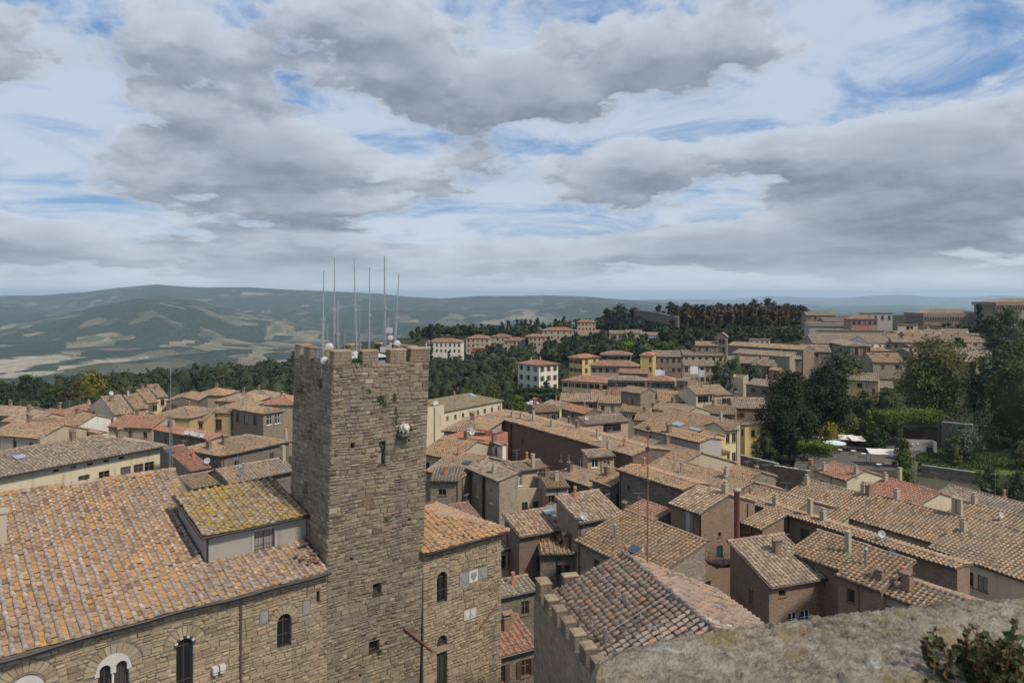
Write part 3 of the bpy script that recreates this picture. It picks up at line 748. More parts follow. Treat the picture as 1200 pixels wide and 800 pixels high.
    if kind == 'gable' or kind in ('hipr', 'hipl'):
        zz = zr-.10
        for xx in ([x0, x1] if kind == 'gable' else ([x0] if kind == 'hipr' else [x1])):
            mb.poly([(xx,y0,he),(xx,y1,he),(xx,W/2,zz)])
    if kind == 'gablex':
        for yy in (y0, y1): mb.poly([(x0,yy,he),(x1,yy,he),(L/2,yy,zr-.10)])
    if kind == 'shed':
        for xx in (x0, x1): mb.poly([(xx,y0,he),(xx,y1,he),(xx,y1,H+(W-oh)*tp-.1)])
    if kind == 'flat':      # terrace floor and parapet
        mb.poly([(.25,.25,H-.9),(L-.25,.25,H-.9),(L-.25,W-.25,H-.9),(.25,W-.25,H-.9)])
        for a, b in (((0,0),(L,.25)),((0,W-.25),(L,W)),((0,.25),(.25,W-.25)),((L-.25,.25),(L,W-.25))): mb.box(a[0]+.002,b[0]-.002,a[1]+.002,b[1]-.002,H-.9,H+.06)
    ob('wall', mb.mesh('wall', M[wall]), root)
    for face, s, z, ww, wh, style in wins:
        o_, ds, inn, Lf = fr[face]; p = Vector(o_) + Vector(ds)*s
        put_window(root, p.x, p.y, z, FROT[face], ww, wh, style)
    rf = None
    if planes:
        dk = MB()
        for pl in planes:
            dk.prism([(p_[0], p_[1], p_[2]-.11) for p_ in pl], (0,0,.10))
        rf = ob('roof', dk.mesh('roof', M['wood' if lod == 0 else 'terracotta'] if False else M['tile_grey']), root)
        gs = []
        for k, pl in enumerate(planes):
            if lod == 2: lay = tile_layout(pl, .52, .85)
            else: lay = tile_layout(pl)
            if lay: gs.append(tile_geo(lay, lod))
        if gs:
            V_, F_, R_ = merge_geo(gs)
            tag(ob('tiling', np_mesh('tiling', V_, F_, R_, [M['tile_'+roof]]), rf), kind='stuff')
        if ridge:
            gs = [g for g in (ridge_geo(a, b, .15, .42, lod) for a, b in ridges) if g]
            if gs:
                V_, F_, R_ = merge_geo(gs)
                tag(ob('ridge_tiles', np_mesh('ridge_tiles', V_, F_, R_, [M['tile_ridge' if roof in ('mix','striped','grey') else 'tile_'+roof]]), rf), kind='stuff')
    if gutter:
        g = MB(); g.tube((0,-.06,H-.08),(L,-.06,H-.08),.07,n=6)
        ob('gutter', g.mesh('gutter', M['pipe_dark']), root)
    for (face, q, rad, mt) in pipes:
        o_, ds, inn, Lf = fr[face]; p = Vector(o_)+Vector(ds)*(q*Lf if face != 'l' else (1-q)*Lf)-Vector(inn)*(rad+.02)
        g = MB(); g.tube((p.x,p.y,0),(p.x,p.y,he),rad,n=6); ob('drainpipe', g.mesh('drainpipe', M[mt]), root)
    par = rf or root
    for (fx, fy, kd) in chim: ob('chimney', chimney_mesh(kd), par, (fx*L, fy*W, roofz(fx*L, fy*W)), (0,0,random.choice((0, math.pi/2))))
    for (fx, fy, h_) in aer: ob('aerial', aerial_mesh(h_), par, (fx*L, fy*W, roofz(fx*L, fy*W)), (0,0,random.uniform(0,3)))
    for (fx, fy, r_) in dish: ob('satellite_dish', dish_mesh(r_), par, (fx*L, fy*W, roofz(fx*L, fy*W)-.4), (0,0,-root.rotation_euler.z+random.uniform(-.5,.5)))
    for (fx, fy, sw, sl, mt) in skyl:
        g = MB(); g.box(-sw/2, sw/2, -sl/2, sl/2, .12, .2); a = math.atan(tp) if kind != 'flat' else 0
        ob('skylight', g.mesh('skylight', M[mt]), par, (fx*L, fy*W, roofz(fx*L, fy*W)), (a if fy < .5 or kind == 'shed' else -a, 0, 0))
    HOUSES.append((label, L, W, dist, zg, H)); BOXES.append((ctr.x, ctr.y, L/2+2, W/2+2, ex.x, ex.y))
    return root
BOXES = []
def blocked(x, y, pad=0.0):
    for cx, cy, hl, hw_, exx, exy in BOXES:
        dx_, dy_ = x-cx, y-cy; a = dx_*exx+dy_*exy; b_ = -dx_*exy+dy_*exx
        if abs(a) < hl+pad and abs(b_) < hw_+pad: return True
    return False

# ------------------------------------------------------------------ masonry with real blocks
def unit_stone(mat):
    mb = MB()
    i = .455; j = .44
    vs = [(-.5,0,-.5),(.5,0,-.5),(.5,0,.5),(-.5,0,.5),(-i,-1,-j),(i,-1,-j),(i,-1,j),(-i,-1,j)]
    mb.add(vs, [(4,5,6,7),(0,1,5,4),(1,2,6,5),(2,3,7,6),(3,0,4,7)])
    return mb.mesh('stone', mat)
class Rect:
    def __init__(s, a, b, c, d): s.a, s.b, s.c, s.d = a, b, c, d
    def iv(s, z0, z1): return (s.a, s.b) if z1 > s.c and z0 < s.d else None
class Arch:
    def __init__(s, cx, w, zb, zs, ro): s.cx, s.r, s.zb, s.zs, s.ro = cx, w/2, zb, zs, ro
    def iv(s, z0, z1):
        if z1 <= s.zb or z0 >= s.zs + s.ro: return None
        if z1 <= s.zs + .02: return (s.cx-s.r, s.cx+s.r)
        h = max(z0 - s.zs, 0); q = math.sqrt(max(s.ro**2-h*h, 0)); return (s.cx-q, s.cx+q)
def masonry(parent, s0, s1, z0, z1, holes, face, mat, pmat, npiece, ch=(.15,.27), sw=(.22,.62), ztop=None):
    """face: 'f' plane y=0 looking -y, 'l' plane x=0 looking -x. Largest stones become single objects."""
    st = []; z = z0; r = random.Random(int(abs(s0*100+z0*10))+5)
    while z < z1 - .05:
        h = min(r.uniform(*ch), z1-z)
        if z1-z-h < .08: h = z1-z
        iv = sorted([q for q in (o.iv(z, z+h) for o in holes) if q]); free = []; c = s0
        for a, b in iv:
            if a > c: free.append((c, min(a, s1)))
            c = max(c, b)
        if c < s1: free.append((c, s1))
        for a, b in free:
            x = a
            while x < b-.02:
                wd = r.uniform(*sw)*(1.25 if h > .22 else 1)
                if b-x-wd < .14: wd = b-x
                wd = min(wd, b-x); st.append((x, x+wd, z, z+h)); x += wd
        z += h
    st2 = []
    for a, b, c, d in st:      # some blocks are two thin stones, some joints are missing
        if d-c > .2 and r.random() < .16: m_ = c+(d-c)*r.uniform(.38,.62); st2 += [(a,b,c,m_),(a,b,m_,d)]
        elif b-a > .42 and r.random() < .25: m_ = a+(b-a)*r.uniform(.3,.7); st2 += [(a,m_,c,d),(m_,b,c,d)]
        else: st2.append((a,b,c,d))
    S = np.array(st2); g = .011
    S = S + np.array([g, -g, g*.8, -g*.8]); N = len(S)
    area = (S[:,1]-S[:,0])*(S[:,3]-S[:,2]); order = np.argsort(-area); pick = set(order[:npiece].tolist())
    dep = rng.uniform(.012, .075, N)
    wv = lambda s_, z_: .045*np.sin(s_*.7+z_*.9)+.028*np.sin(s_*1.9-z_*.6+1)
    um = unit_stone(M[pmat]); rz = FROT[face]
    mp = (lambda s, d, z: (s, -d, z)) if face == 'f' else (lambda s, d, z: (-d, s, z))
    for k in pick:
        a, b, c, d = S[k]
        ob('stone', um, parent, mp((a+b)/2, 0, (c+d)/2+float(wv((a+b)/2,(c+d)/2))), (rng.normal(0,.008), rng.normal(0,.02), rz), (b-a, dep[k], d-c))
    keep = np.array([k for k in range(N) if k not in pick]); S = S[keep]; dep = dep[keep]; N = len(S)
    bx = np.minimum(.03, (S[:,1]-S[:,0])*.2); bz = np.minimum(.026, (S[:,3]-S[:,2])*.2)
    j = lambda: rng.normal(0, .014, N)
    cs = [(S[:,0]+j(), S[:,2]+j(), 0*dep),(S[:,1]+j(), S[:,2]+j(), 0*dep),(S[:,1]+j(), S[:,3]+j(), 0*dep),(S[:,0]+j(), S[:,3]+j(), 0*dep),
          (S[:,0]+bx, S[:,2]+bz, dep+j()*.6),(S[:,1]-bx, S[:,2]+bz, dep+j()*.6),(S[:,1]-bx, S[:,3]-bz, dep+j()*.6),(S[:,0]+bx, S[:,3]-bz, dep+j()*.6)]
    cs = [(s_, z_+wv(s_, z_), d_) for s_, z_, d_ in cs]
    if face == 'f': V = np.stack([np.stack([s, -d, z], -1) for s, z, d in cs], 1)
    else: V = np.stack([np.stack([-d, s, z], -1) for s, z, d in cs], 1)
    b = np.arange(N)[:,None]*8; q = lambda *i: np.concatenate([b+k for k in i], 1); rv = rng.random(N)
    fs = [q(4,5,6,7), q(0,1,5,4), q(1,2,6,5), q(2,3,7,6), q(3,0,4,7)]
    if face == 'l': fs = [f[:, ::-1] for f in fs]
    tag(ob('stonework', np_mesh('stonework', V.reshape(-1,3), fs, [rv]*5, [M[mat]]), parent), kind='stuff')

def arch_panel_fix(mb, cx, r, zs, n=8):
    """fills the corners between an arch and its bounding rectangle in a wall panel at y=0"""
    for sx in (-1, 1):
        c = (cx+sx*r, 0, zs+r); pts = [(cx+sx*r*math.cos(k*math.pi/2/n), 0, zs+r*math.sin(k*math.pi/2/n)) for k in range(n+1)]
        for k in range(n): mb.poly([c, pts[k], pts[k+1]])
def voussoirs(parent, cx, zs, r, ro, n, mat, mat2=None, name='voussoir', d0=.03, din=.25, a0=0.0, a1=math.pi):
    da = (a1-a0)/n; mb = MB(); g = .012/r
    pts = [(math.cos(t)*q, math.sin(t)*q) for t, q in ((g, r), (da-g, r), (da-g, ro), (g, ro))]
    mid = [(math.cos(da/2)*q, math.sin(da/2)*q) for q in (r, ro)]
    ring = [pts[0], mid[0], pts[1], pts[2], mid[1], pts[3]]
    mb.prism([(x, -d0, z) for x, z in ring], (0, d0+din, 0))
    me1 = mb.mesh(name, M[mat]); me2 = me1.copy() if mat2 else None
    if me2: me2.materials[0] = M[mat2]
    for k in range(n):
        ob(name, me2 if (mat2 and k % 2) else me1, parent, (cx, rng.normal(0,.004), zs), (0, -(a0+k*da), 0))
def arch_window(parent, cx, zb, w, zs, name='window', bars=True, lunette=False):
    r = w/2; fr = MB(); n = 10; d = .20
    arc = [(cx+r*math.cos(math.pi*k/n), zs+r*math.sin(math.pi*k/n)) for k in range(n+1)]
    arc2 = [(cx+(r-.06)*math.cos(math.pi*k/n), zs+(r-.06)*math.sin(math.pi*k/n)) for k in range(n+1)]
    for k in range(n): fr.add([(arc[k][0],d,arc[k][1]),(arc[k+1][0],d,arc[k+1][1]),(arc2[k+1][0],d,arc2[k+1][1]),(arc2[k][0],d,arc2[k][1])], [(0,1,2,3)])
    fr.box(cx-r, cx-r+.06, d, d+.06, zb, zs); fr.box(cx+r-.06, cx+r, d, d+.06, zb, zs); fr.box(cx-r+.06, cx+r-.06, d, d+.06, zb, zb+.08); fr.box(cx-.03, cx+.03, d+.005, d+.055, zb+.08, zs+r-.06)
    fr.box(cx-r+.06, cx+r-.06, d+.008, d+.05, zs-.04, zs+.03); fr.box(cx-r+.06, cx+r-.06, d+.012, d+.045, zb+(zs-zb)*.45, zb+(zs-zb)*.45+.05)
    o = ob(name, fr.mesh(name, M['wood_dark']), parent)
    p = MB(); p.poly([(cx-r, d+.04, zb), (cx+r, d+.04, zb)] + [(x, d+.04, z) for x, z in arc]); ob('pane', p.mesh('pane', M['glass']), o)
    return o

def local_frame(cx, cy, z, rz):
    return Matrix.Translation((cx, cy, z)) @ Matrix.Rotation(rz, 4, 'Z')

# ------------------------------------------------------------------ the old palace wing left of the tower
DANG = math.atan2(.652, .758); CX, CY = -10.49, 42.0
def wl(x, y): return CX + x*.758 - y*.652, CY + x*.652 + y*.758       # palace local -> world plan
pal = empty('stone_palace', (CX, CY, 0), DANG)
tag(pal, 'sandstone palace with lichen-orange tiled roof and arched windows beside the battlemented tower', 'building')
ZE, TP = 24.45, .31
wins1 = [Arch(-2.54, .82, 20.75, 22.2, .86), Arch(-7.73, .80, 19.2, 22.45, 1.0), Arch(-10.93, 1.30, 19.4, 22.28, 1.25), Arch(-14.42, 1.3, 19.4, 22.6, 1.25)]
extra1 = [Rect(-.66, -.47, 22.69, 23.34), Rect(-3.92, -3.46, 22.4, 23.08), Rect(-1.49, -1.06, 22.2, 22.98)]
mb = MB()
holes = [(a.cx-a.r+24, a.cx+a.r+24, a.zb, a.zs+a.r) for a in wins1] + [(-.66+24, -.47+24, 22.69, 23.34)]
wall_panel(mb, (-24,0,0), (1,0,0), (0,1,0), 24, ZE-.02, holes, .3)
for a in wins1: arch_panel_fix(mb, a.cx, a.r, a.zs)
mb.poly([(-24,0,0),(-24,13,0),(-24,13,28.3),(-24,0,ZE)]); mb.poly([(-4.55,12.6,0),(-24,12.6,0),(-24,12.6,28.2),(-4.55,12.6,28.2)]); mb.poly([(-4.55,7.3,0),(-4.55,12.6,0),(-4.55,12.6,28.2),(-4.55,7.3,26.6)]); mb.poly([(-4.55,7.3,24.2),(0,7.3,24.2),(0,12.6,23.2),(-4.55,12.6,23.2)])
ob('wall', mb.mesh('wall', M['mortar']), pal)
masonry(pal, -17.2, -.02, 17.6, ZE-.06, wins1 + extra1, 'f', 'ashlar', 'ashlar_piece', 300)
for a, n in zip(wins1, (9, 11, 13, 13)): voussoirs(pal, a.cx, a.zs, a.r+.001 if n == 9 else a.r+.13, a.ro, n, 'voussoir')
arch_window(pal, -2.54, 20.75, .82, 22.2)
arch_window(pal, -7.73, 19.2, .80, 22.45); voussoirs(pal, -7.73, 22.45, .405, .525, 9, 'blackstone', 'marble', 'striped_voussoir', .05)
for cx in (-11.29, -10.60): arch_window(pal, cx, 19.4, .48, 22.42)
mb = MB(); mb.tube((-10.945,.08,19.4), (-10.945,.08,22.16), .055, .05, 8); mb.lathe((-10.945,.08,22.16), [(.05,0),(.07,.05),(.11,.14),(.12,.2),(0,.2)], 8)
ob('column', mb.mesh('column', M['marble'], True), pal)
mb = MB()      # marble double-light head: slab with two round openings
def slab_arch(mb, cx, half, zs, ro, openings, y0, y1, n=14):
    xs = np.linspace(-half, half, 41)
    for i in range(40):
        xa, xb = cx+xs[i], cx+xs[i+1]; xm = (xa+xb)/2
        top = zs+math.sqrt(max(ro**2-(xm-cx)**2, .0004)); bot = zs-.16
        for oc, orr, ozs in openings:
            if abs(xm-oc) < orr: bot = max(bot, ozs+math.sqrt(max(orr**2-(xm-oc)**2, 0)))
        if top > bot+.01: mb.box(xa, xb, y0, y1, bot, top)
slab_arch(mb, -10.945, .78, 22.36, .74, [(-11.29,.245,22.42),(-10.60,.245,22.42)], -.045, .10)
ob('window_head', mb.mesh('window_head', M['marble']), pal)
mb = MB(); slab_arch(mb, -14.42, .70, 22.5, .70, [(-14.42,.45,22.3)], -.045, .10); ob('window_head', mb.mesh('window_head', M['marble']), pal)
arch_window(pal, -14.42, 19.4, .9, 22.3)
for (a, b, c, d) in ((-3.92,-3.46,22.4,23.08), (-1.49,-1.06,22.2,22.98)):
    mb = MB(); mb.box(a+.02, b-.02, -.05, .02, c+.02, d-.02); mb.box(a+.08, b-.08, -.065, -.05, c+.1, d-.12); ob('plaque', mb.mesh('plaque', M['plaque']), pal)
for x in (-6.3, -5.95):
    mb = MB(); mb.box(x-.14, x+.14, -.34, .02, 20.78, 21.02); mb.box(x-.11, x+.11, -.27, .02, 20.62, 20.78); ob('corbel', mb.mesh('corbel', M['palestone']), pal)
mb = MB(); mb.tube((-4.95,-.11,0), (-4.95,-.11,ZE-.15), .055, n=8)
for z in (17.5, 19.5, 21.5, 23.3): mb.box(-5.03,-4.87,-.18,-.0,z,z+.05)
ob('drainpipe', mb.mesh('drainpipe', M['copper']), pal)
mb = MB()      # gutter under the eave
n = 48
for k in range(n):
    x0, x1 = -24+24*k/n, -24+24*(k+1)/n; s0, s1 = [.05*math.sin(x*.5)+.03*math.sin(x*1.4) for x in (x0, x1)]
    mb.tube((x0,-.47,ZE-.10+s0), (x1,-.47,ZE-.10+s1), .085, n=6)
ob('gutter', mb.mesh('gutter', M['pipe_dark']), pal)
# roof: main slope and the lower strip in front of the penthouse
zr_ = lambda y: ZE + (y+.4)*TP
XE = -5.95
planes = [[(-24,-.4,zr_(-.4)),(XE,-.4,zr_(-.4)),(XE,10.0,zr_(10.0)),(-4.55,10.0,zr_(10)),(-4.55,12.7,zr_(12.7)),(-24,12.7,zr_(12.7))],
          [(XE,-.4,zr_(-.4)),(-.02,-.4,zr_(-.4)),(-.02,2.7,zr_(2.7)),(XE,2.7,zr_(2.7))]]
dk = MB()
dk.prism([(x,y,z-.14) for x,y,z in [(-24,-.4,zr_(-.4)),(-4.5,-.4,zr_(-.4)),(-4.5,12.7,zr_(12.7)),(-24,12.7,zr_(12.7))]], (0,0,.1))
dk.prism([(x,y,z-.14) for x,y,z in [(-4.48,-.4,zr_(-.4)),(-.02,-.4,zr_(-.4)),(-.02,2.9,zr_(2.9)),(-4.48,2.9,zr_(2.9))]], (0,0,.1))
proof = ob('roof', dk.mesh('roof', M['tile_grey']), pal)
lays = [tile_layout([(-24,-.4,zr_(-.4)),(-.02,-.4,zr_(-.4)),(-.02,12.7,zr_(12.7)),(-24,12.7,zr_(12.7))], .44, .37)]
sl = math.sqrt(1+TP*TP); Rr_ = lays[0]['R']; lays[0]['R'] = Rr_[~((Rr_[:,0] > 24+XE+.1) & (Rr_[:,1] > 3.0*sl) & ((Rr_[:,1] < 7.7*sl) | (Rr_[:,0] > 19.3)))]
def split_tiles(lays, parent, Mw, nmax, mat, pmat, jit=1.0, lod=0):
    """the nmax cover tiles nearest the eye become single objects, the rest one part"""
    unit = MB(); pt = lays[0]['pt']; ns = 5
    for e in range(1):
        th = [math.pi*k/ns for k in range(ns+1)]
        lo = [(-math.cos(t)*pt*.275, 0, math.sin(t)*pt*.27+.050) for t in th]; hi = [(-math.cos(t)*pt*.225, .40, math.sin(t)*pt*.215+.012) for t in th]
        unit.add(lo+hi, [(s, s+1, ns+1+s+1, ns+1+s) for s in range(ns)] + [tuple(range(ns, -1, -1))])
    um = unit.mesh('roof_tile', M[pmat])
    cand = []
    for li, l in enumerate(lays):
        for k, (a, b0, b1, kd) in enumerate(l['R']):
            if kd == 1 and b1-b0 > .3:
                p = Mw @ Vector(l['o'] + a*l['ex'] + b0*l['ey'])
                u, v = pix(p)
                if -4 < u < 1204 and v < 798: cand.append((p.y, li, k))
    cand.sort(); take = cand[:nmax]; drop = {0: set(), 1: set(), 2: set()}
    for _, li, k in take:
        l = lays[li]; a, b0, b1, kd = l['R'][k]; drop[li].add(k)
        p = l['o'] + (a+rng.normal(0,.011*jit))*l['ex'] + (b0+rng.normal(0,.016*jit))*l['ey'] + (rng.normal(0,.006) + .018*math.sin(a*1.3+b0*.7)+.015*math.sin(b0*2.1-a*.4))*l['n']
        m3 = Matrix((l['ex'], l['ey'], l['n'])).transposed().to_4x4()
        o = ob('roof_tile', um, parent); o.matrix_local = Matrix.Translation(p) @ m3 @ Matrix.Rotation(rng.normal(0,.012*jit*2), 4, 'Z') @ Matrix.Diagonal((1, (b1-b0)/.40, 1, 1))
    gs = []
    for li, l in enumerate(lays):
        l2 = dict(l); l2['R'] = np.array([r for k, r in enumerate(l['R']) if k not in drop[li]]); gs.append(tile_geo(l2, lod, jit))
    V_, F_, R_ = merge_geo(gs); tag(ob('tiling', np_mesh('tiling', V_, F_, R_, [M[mat]]), parent), kind='stuff')
MwP = local_frame(CX, CY, 0, DANG)
split_tiles(lays, proof, MwP, 300, 'tile_warm', 'tile_warm_piece', 1.5)
g = ridge_geo((-24,12.7,zr_(12.7)), (-4.5,12.7,zr_(12.7)), .17); tag(ob('ridge_tiles', np_mesh('ridge_tiles', *g, [M['tile_warm']]), proof), kind='stuff')
mb = MB()     # slipped and broken tiles against the tower, lead flashing
r_ = random.Random(3)
for k in range(16):
    x, y = r_.uniform(-1.5,-.2), r_.uniform(.2,2.2); q = Matrix.Translation((x,y,zr_(y)+.18)) @ Matrix.Rotation(r_.uniform(0,6.28),4,'Z') @ Matrix.Rotation(r_.uniform(-.3,.5),4,'X')
    th = [math.pi*i/4 for i in range(5)]; mb.add([q @ Vector((-math.cos(t)*.1, yy, math.sin(t)*.08)) for yy in (0,.36) for t in th], [(i,i+1,6+i,5+i) for i in range(4)])
ob('loose_tile', mb.mesh('loose_tile', M['tile_red']), proof)
mb = MB(); mb.box(-24.0, -23.4, 3, 4, 26, 28)
pth = MB()
# penthouse on the roof
PX0, PX1, PY0, PY1 = -5.82, -.02, 2.7, 7.35; pe = 26.98; pt_ = .235
pent = empty('rooftop_penthouse', (*wl(-5.8, 2.7), 25.2), DANG); tag(pent, 'small grey plastered attic storey with mossy tiled roof built against the tower', 'attic')
off = Vector((-5.8, 2.7, 25.2)); lo = lambda x, y, z: (x-off.x, y-off.y, z-off.z)
mb = MB(); fz = lambda y: pe + (y-2.35)*pt_
wall_panel(mb, lo(PX0,PY0,24.6), (1,0,0), (0,1,0), PX1-PX0, fz(PY0)-.12-24.6, [(2.66, 3.86, 25.42-24.6, 26.55-24.6)], .25)
mb.poly([lo(PX0,PY1,24.6), lo(PX0,PY0,24.6), lo(PX0,PY0,fz(PY0)-.12), lo(PX0,PY1,fz(PY1)-.12)])
mb.poly([lo(PX1,PY1,24.6), lo(PX0,PY1,24.6), lo(PX0,PY1,fz(PY1)-.12), lo(PX1,PY1,fz(PY1)-.12)])
ob('wall', mb.mesh('wall', M['attic']), pent)
wn = put_window(pent, PX0+3.26-off.x, 0, .22, 0, 1.2, 1.13, 'plain')
mb = MB()
for k in range(7): mb.tube((-.5+k*.167, .04, 0), (-.5+k*.167, .04, 1.12), .014, n=5)
for z in (.3, .8): mb.tube((-.6,.05,z), (.6,.05,z), .012, n=4)
ob('grille', mb.mesh('grille', M['metal_dark']), wn)
mb = MB(); mb.box(-.75,.75,-.06,-.0,-.16,-.10); mb.box(-.72,-.6,-.05,0,-.1,1.2); mb.box(.6,.72,-.05,0,-.1,1.2); mb.box(-.6,.6,-.05,0,1.13,1.25); ob('surround', mb.mesh('surround', M['greyplaster']), wn)
pl = [(-6.2,2.35,fz(2.35)),(.05,2.35,fz(2.35)),(.05,7.5,fz(7.5)),(-6.2,7.5,fz(7.5))]
pl = [lo(*p) for p in pl]
mb = MB(); mb.prism([(p[0],p[1],p[2]-.13) for p in pl], (0,0,.1)); prf = ob('roof', mb.mesh('roof', M['wood_dark']), pent)
V_, F_, R_ = tile_geo(tile_layout(pl, .44, .37), 0, 1.5); tag(ob('tiling', np_mesh('tiling', V_, F_, R_, [M['tile_moss']]), prf), kind='stuff')
mb = MB(); a = lo(-6.2,2.28,fz(2.35)-.1); b = lo(.0,2.28,fz(2.35)-.1); mb.tube(a, b, .07, n=6); c = lo(-5.75,2.62,fz(2.35)-.1); mb.tube(c, (c[0],c[1],.05), .05, n=6); mb.tube((a[0]+.45,a[1],a[2]), c, .05, n=6)
ob('gutter', mb.mesh('gutter', M['pipe_dark']), pent)
# palace chimney block at the left end of the roof
ch = MB(); ch.box(-.5,.5,-.4,.4,-.6,1.5); ch.box(-.58,.58,-.48,.48,1.5,1.6)
ob('chimney', ch.mesh('chimney', M['sandplaster']), proof, (-14.75, 8.2, zr_(8.2)))

# ------------------------------------------------------------------ the tower
LEAN = R(1.7)
TW, TD, TZ = 6.5, 5.12, 36.0
tw = empty('battlemented_tower', (CX - 24.6*math.tan(LEAN), CY, 0)); tag(tw, 'tall square stone tower with battlements, slit window and a carved animal', 'tower')
tw.rotation_euler = (Matrix.Rotation(LEAN, 3, 'Y') @ Matrix.Rotation(DANG, 3, 'Z')).to_euler()
YF = -.06      # the tower face stands a little proud of the palace wall
fhol = [Rect(3.08, 3.56, 29.97, 31.36), Rect(1.21, 1.48, 31.14, 31.48), Rect(5.1, 5.28, 31.11, 31.3), Rect(2.97, 3.56, 22.26, 22.9), Rect(2.82, 3.53, 18.9, 19.5), Rect(3.9,4.05,19.0,19.2), Rect(2.2,2.35,17.6,17.8), Rect(1.4,1.6,24.6,24.8), Rect(5.3,5.5,26.2,26.4)]
twall = empty('', (0,0,0)); bpy.data.objects.remove(twall)
mb = MB()
wall_panel(mb, (0,0,0), (1,0,0), (0,1,0), TW, TZ, [(q.a, q.b, q.c, q.d) for q in fhol], .45)
mb.poly([(0,TD,0),(0,0,0),(0,0,TZ),(0,TD,TZ)]); mb.poly([(TW,0,0),(TW,TD,0),(TW,TD,TZ),(TW,0,TZ)]); mb.poly([(TW,TD,0),(0,TD,0),(0,TD,TZ),(TW,TD,TZ)])
for a, b in (((0,0),(TW,.5)), ((0,TD-.5),(TW,TD)), ((0,.5),(.5,TD-.5)), ((TW-.5,.5),(TW,TD-.5))): mb.poly([(a[0],a[1],TZ),(b[0],a[1],TZ),(b[0],b[1],TZ),(a[0],b[1],TZ)])
mb.poly([(.5,.5,TZ-.8),(TW-.5,.5,TZ-.8),(TW-.5,TD-.5,TZ-.8),(.5,TD-.5,TZ-.8)])
for a, b in (((.5,.5),(TW-.5,.5)), ((.5,TD-.5),(TW-.5,TD-.5)), ((.5,.5),(.5,TD-.5)), ((TW-.5,.5),(TW-.5,TD-.5))): mb.poly([(*a,TZ-.8),(*b,TZ-.8),(*b,TZ),(*a,TZ)])
o = ob('wall', mb.mesh('wall', M['mortar']), tw, (0, YF, 0))
fr_ = empty('stonework', (0,0,0)); fr_.parent = tw; fr_.location = (0, YF, 0)
bpy.data.objects.remove(fr_)
class Shift:      # parent proxy that moves children forward
    pass
def masonry_t(*a, **k): masonry(*a, **k)
n0 = len(col.objects); before = set(o_.name for o_ in tw.children)
masonry(tw, -.01, TW+.01, 16.5, TZ, fhol, 'f', 'towerstone', 'towerstone_piece', 190, (.14,.31), (.16,.58))
masonry(tw, .0, TD, 24.5, TZ, [Rect(2.3,2.75,29.2,31.0)], 'l', 'towerstone', 'towerstone_piece', 110, (.14,.31), (.16,.58))
for o_ in tw.children:
    if o_.name not in before: o_.location.y += YF
for o_ in tw.children:      # upper three metres project slightly
    if o_.name.startswith('stone') and o_.type == 'MESH' and o_.name.split('.')[0] == 'stone' and o_.location.z > 34.9: o_.location.y -= .0
mb = MB(); mb.box(-.10, TW+.10, -.10+YF, .02+YF, 34.86, TZ-.03); 
def merlon_mesh(w, d, h, seed):
    """battlement block built of courses with a worn coping"""
    r = random.Random(seed); V = []; m = MB(); z = 0
    while z < h-.16:
        c = min(r.uniform(.14,.22), h-.14-z)
        if c < .05: break
        for (a0, a1, fix, ax) in ((0,w,0,'x'), (0,w,d,'x'), (0,d,0,'y'), (0,d,w,'y')):
            x = a0
            while x < a1-.02:
                q = min(r.uniform(.2,.5), a1-x); q = a1-x if a1-x-q < .12 else q
                t_ = r.uniform(.015,.05)
                if ax == 'x': m.box(x+.008, x+q-.008, (fix-t_ if fix == 0 else fix-.04), (fix+.04 if fix == 0 else fix+t_), z+.008, z+c-.008)
                else: m.box((fix-t_ if fix == 0 else fix-.04), (fix+.04 if fix == 0 else fix+t_), x+.008, x+q-.008, z+.008, z+c-.008)
                x += q
        z += c
    m.box(.03, w-.03, .03, d-.03, 0, h-.1)
    me = m.mesh('merlon', M['towerstone_piece']); return me
def cope(w, d, h):
    m = MB(); e = .05
    m.add([(-e,-e,h-.12),(w+e,-e,h-.12),(w+e,d+e,h-.12),(-e,d+e,h-.12),(-e,-e,h-.05),(w+e,-e,h-.05),(w+e,d+e,h-.05),(-e,d+e,h-.05),(.08,.08,h+.01),(w-.08,.08,h+.02),(w-.08,d-.08,h),(.08,d-.08,h+.015)],
          [(0,1,5,4),(1,2,6,5),(2,3,7,6),(3,0,4,7),(4,5,9,8),(5,6,10,9),(6,7,11,10),(7,4,8,11),(8,9,10,11),(3,2,1,0)])
    return m.mesh('coping', M['ashlar_piece'])
def merlon(x, y, w, d, h, z=TZ, par=tw):
    o_ = ob('merlon', merlon_mesh(w, d, h, int(x*77+y*31)), par, (x, y+YF, z)); ob('coping', cope(w, d, h), o_)
for x0, x1, h in ((0,1.1,.86),(1.8,2.85,.82),(3.7,4.78,.84),(5.15,6.52,.88)): merlon(x0, -.02, x1-x0, .5, h)
for y0, y1 in ((1.55,2.35),(3.0,3.8)): merlon(-.02, y0, .5, y1-y0, .86)
merlon(-.02, 4.35, .95, .75, .9)
for y0, y1 in ((1.3,2.2),(2.9,3.8)): merlon(TW-.48, y0, .5, y1-y0, .86)
merlon(TW-.95, 4.35, .97, .75, .86)
for x0, x1 in ((1.7,2.6),(3.3,4.3)): merlon(x0, 4.62, x1-x0, .5, .82)
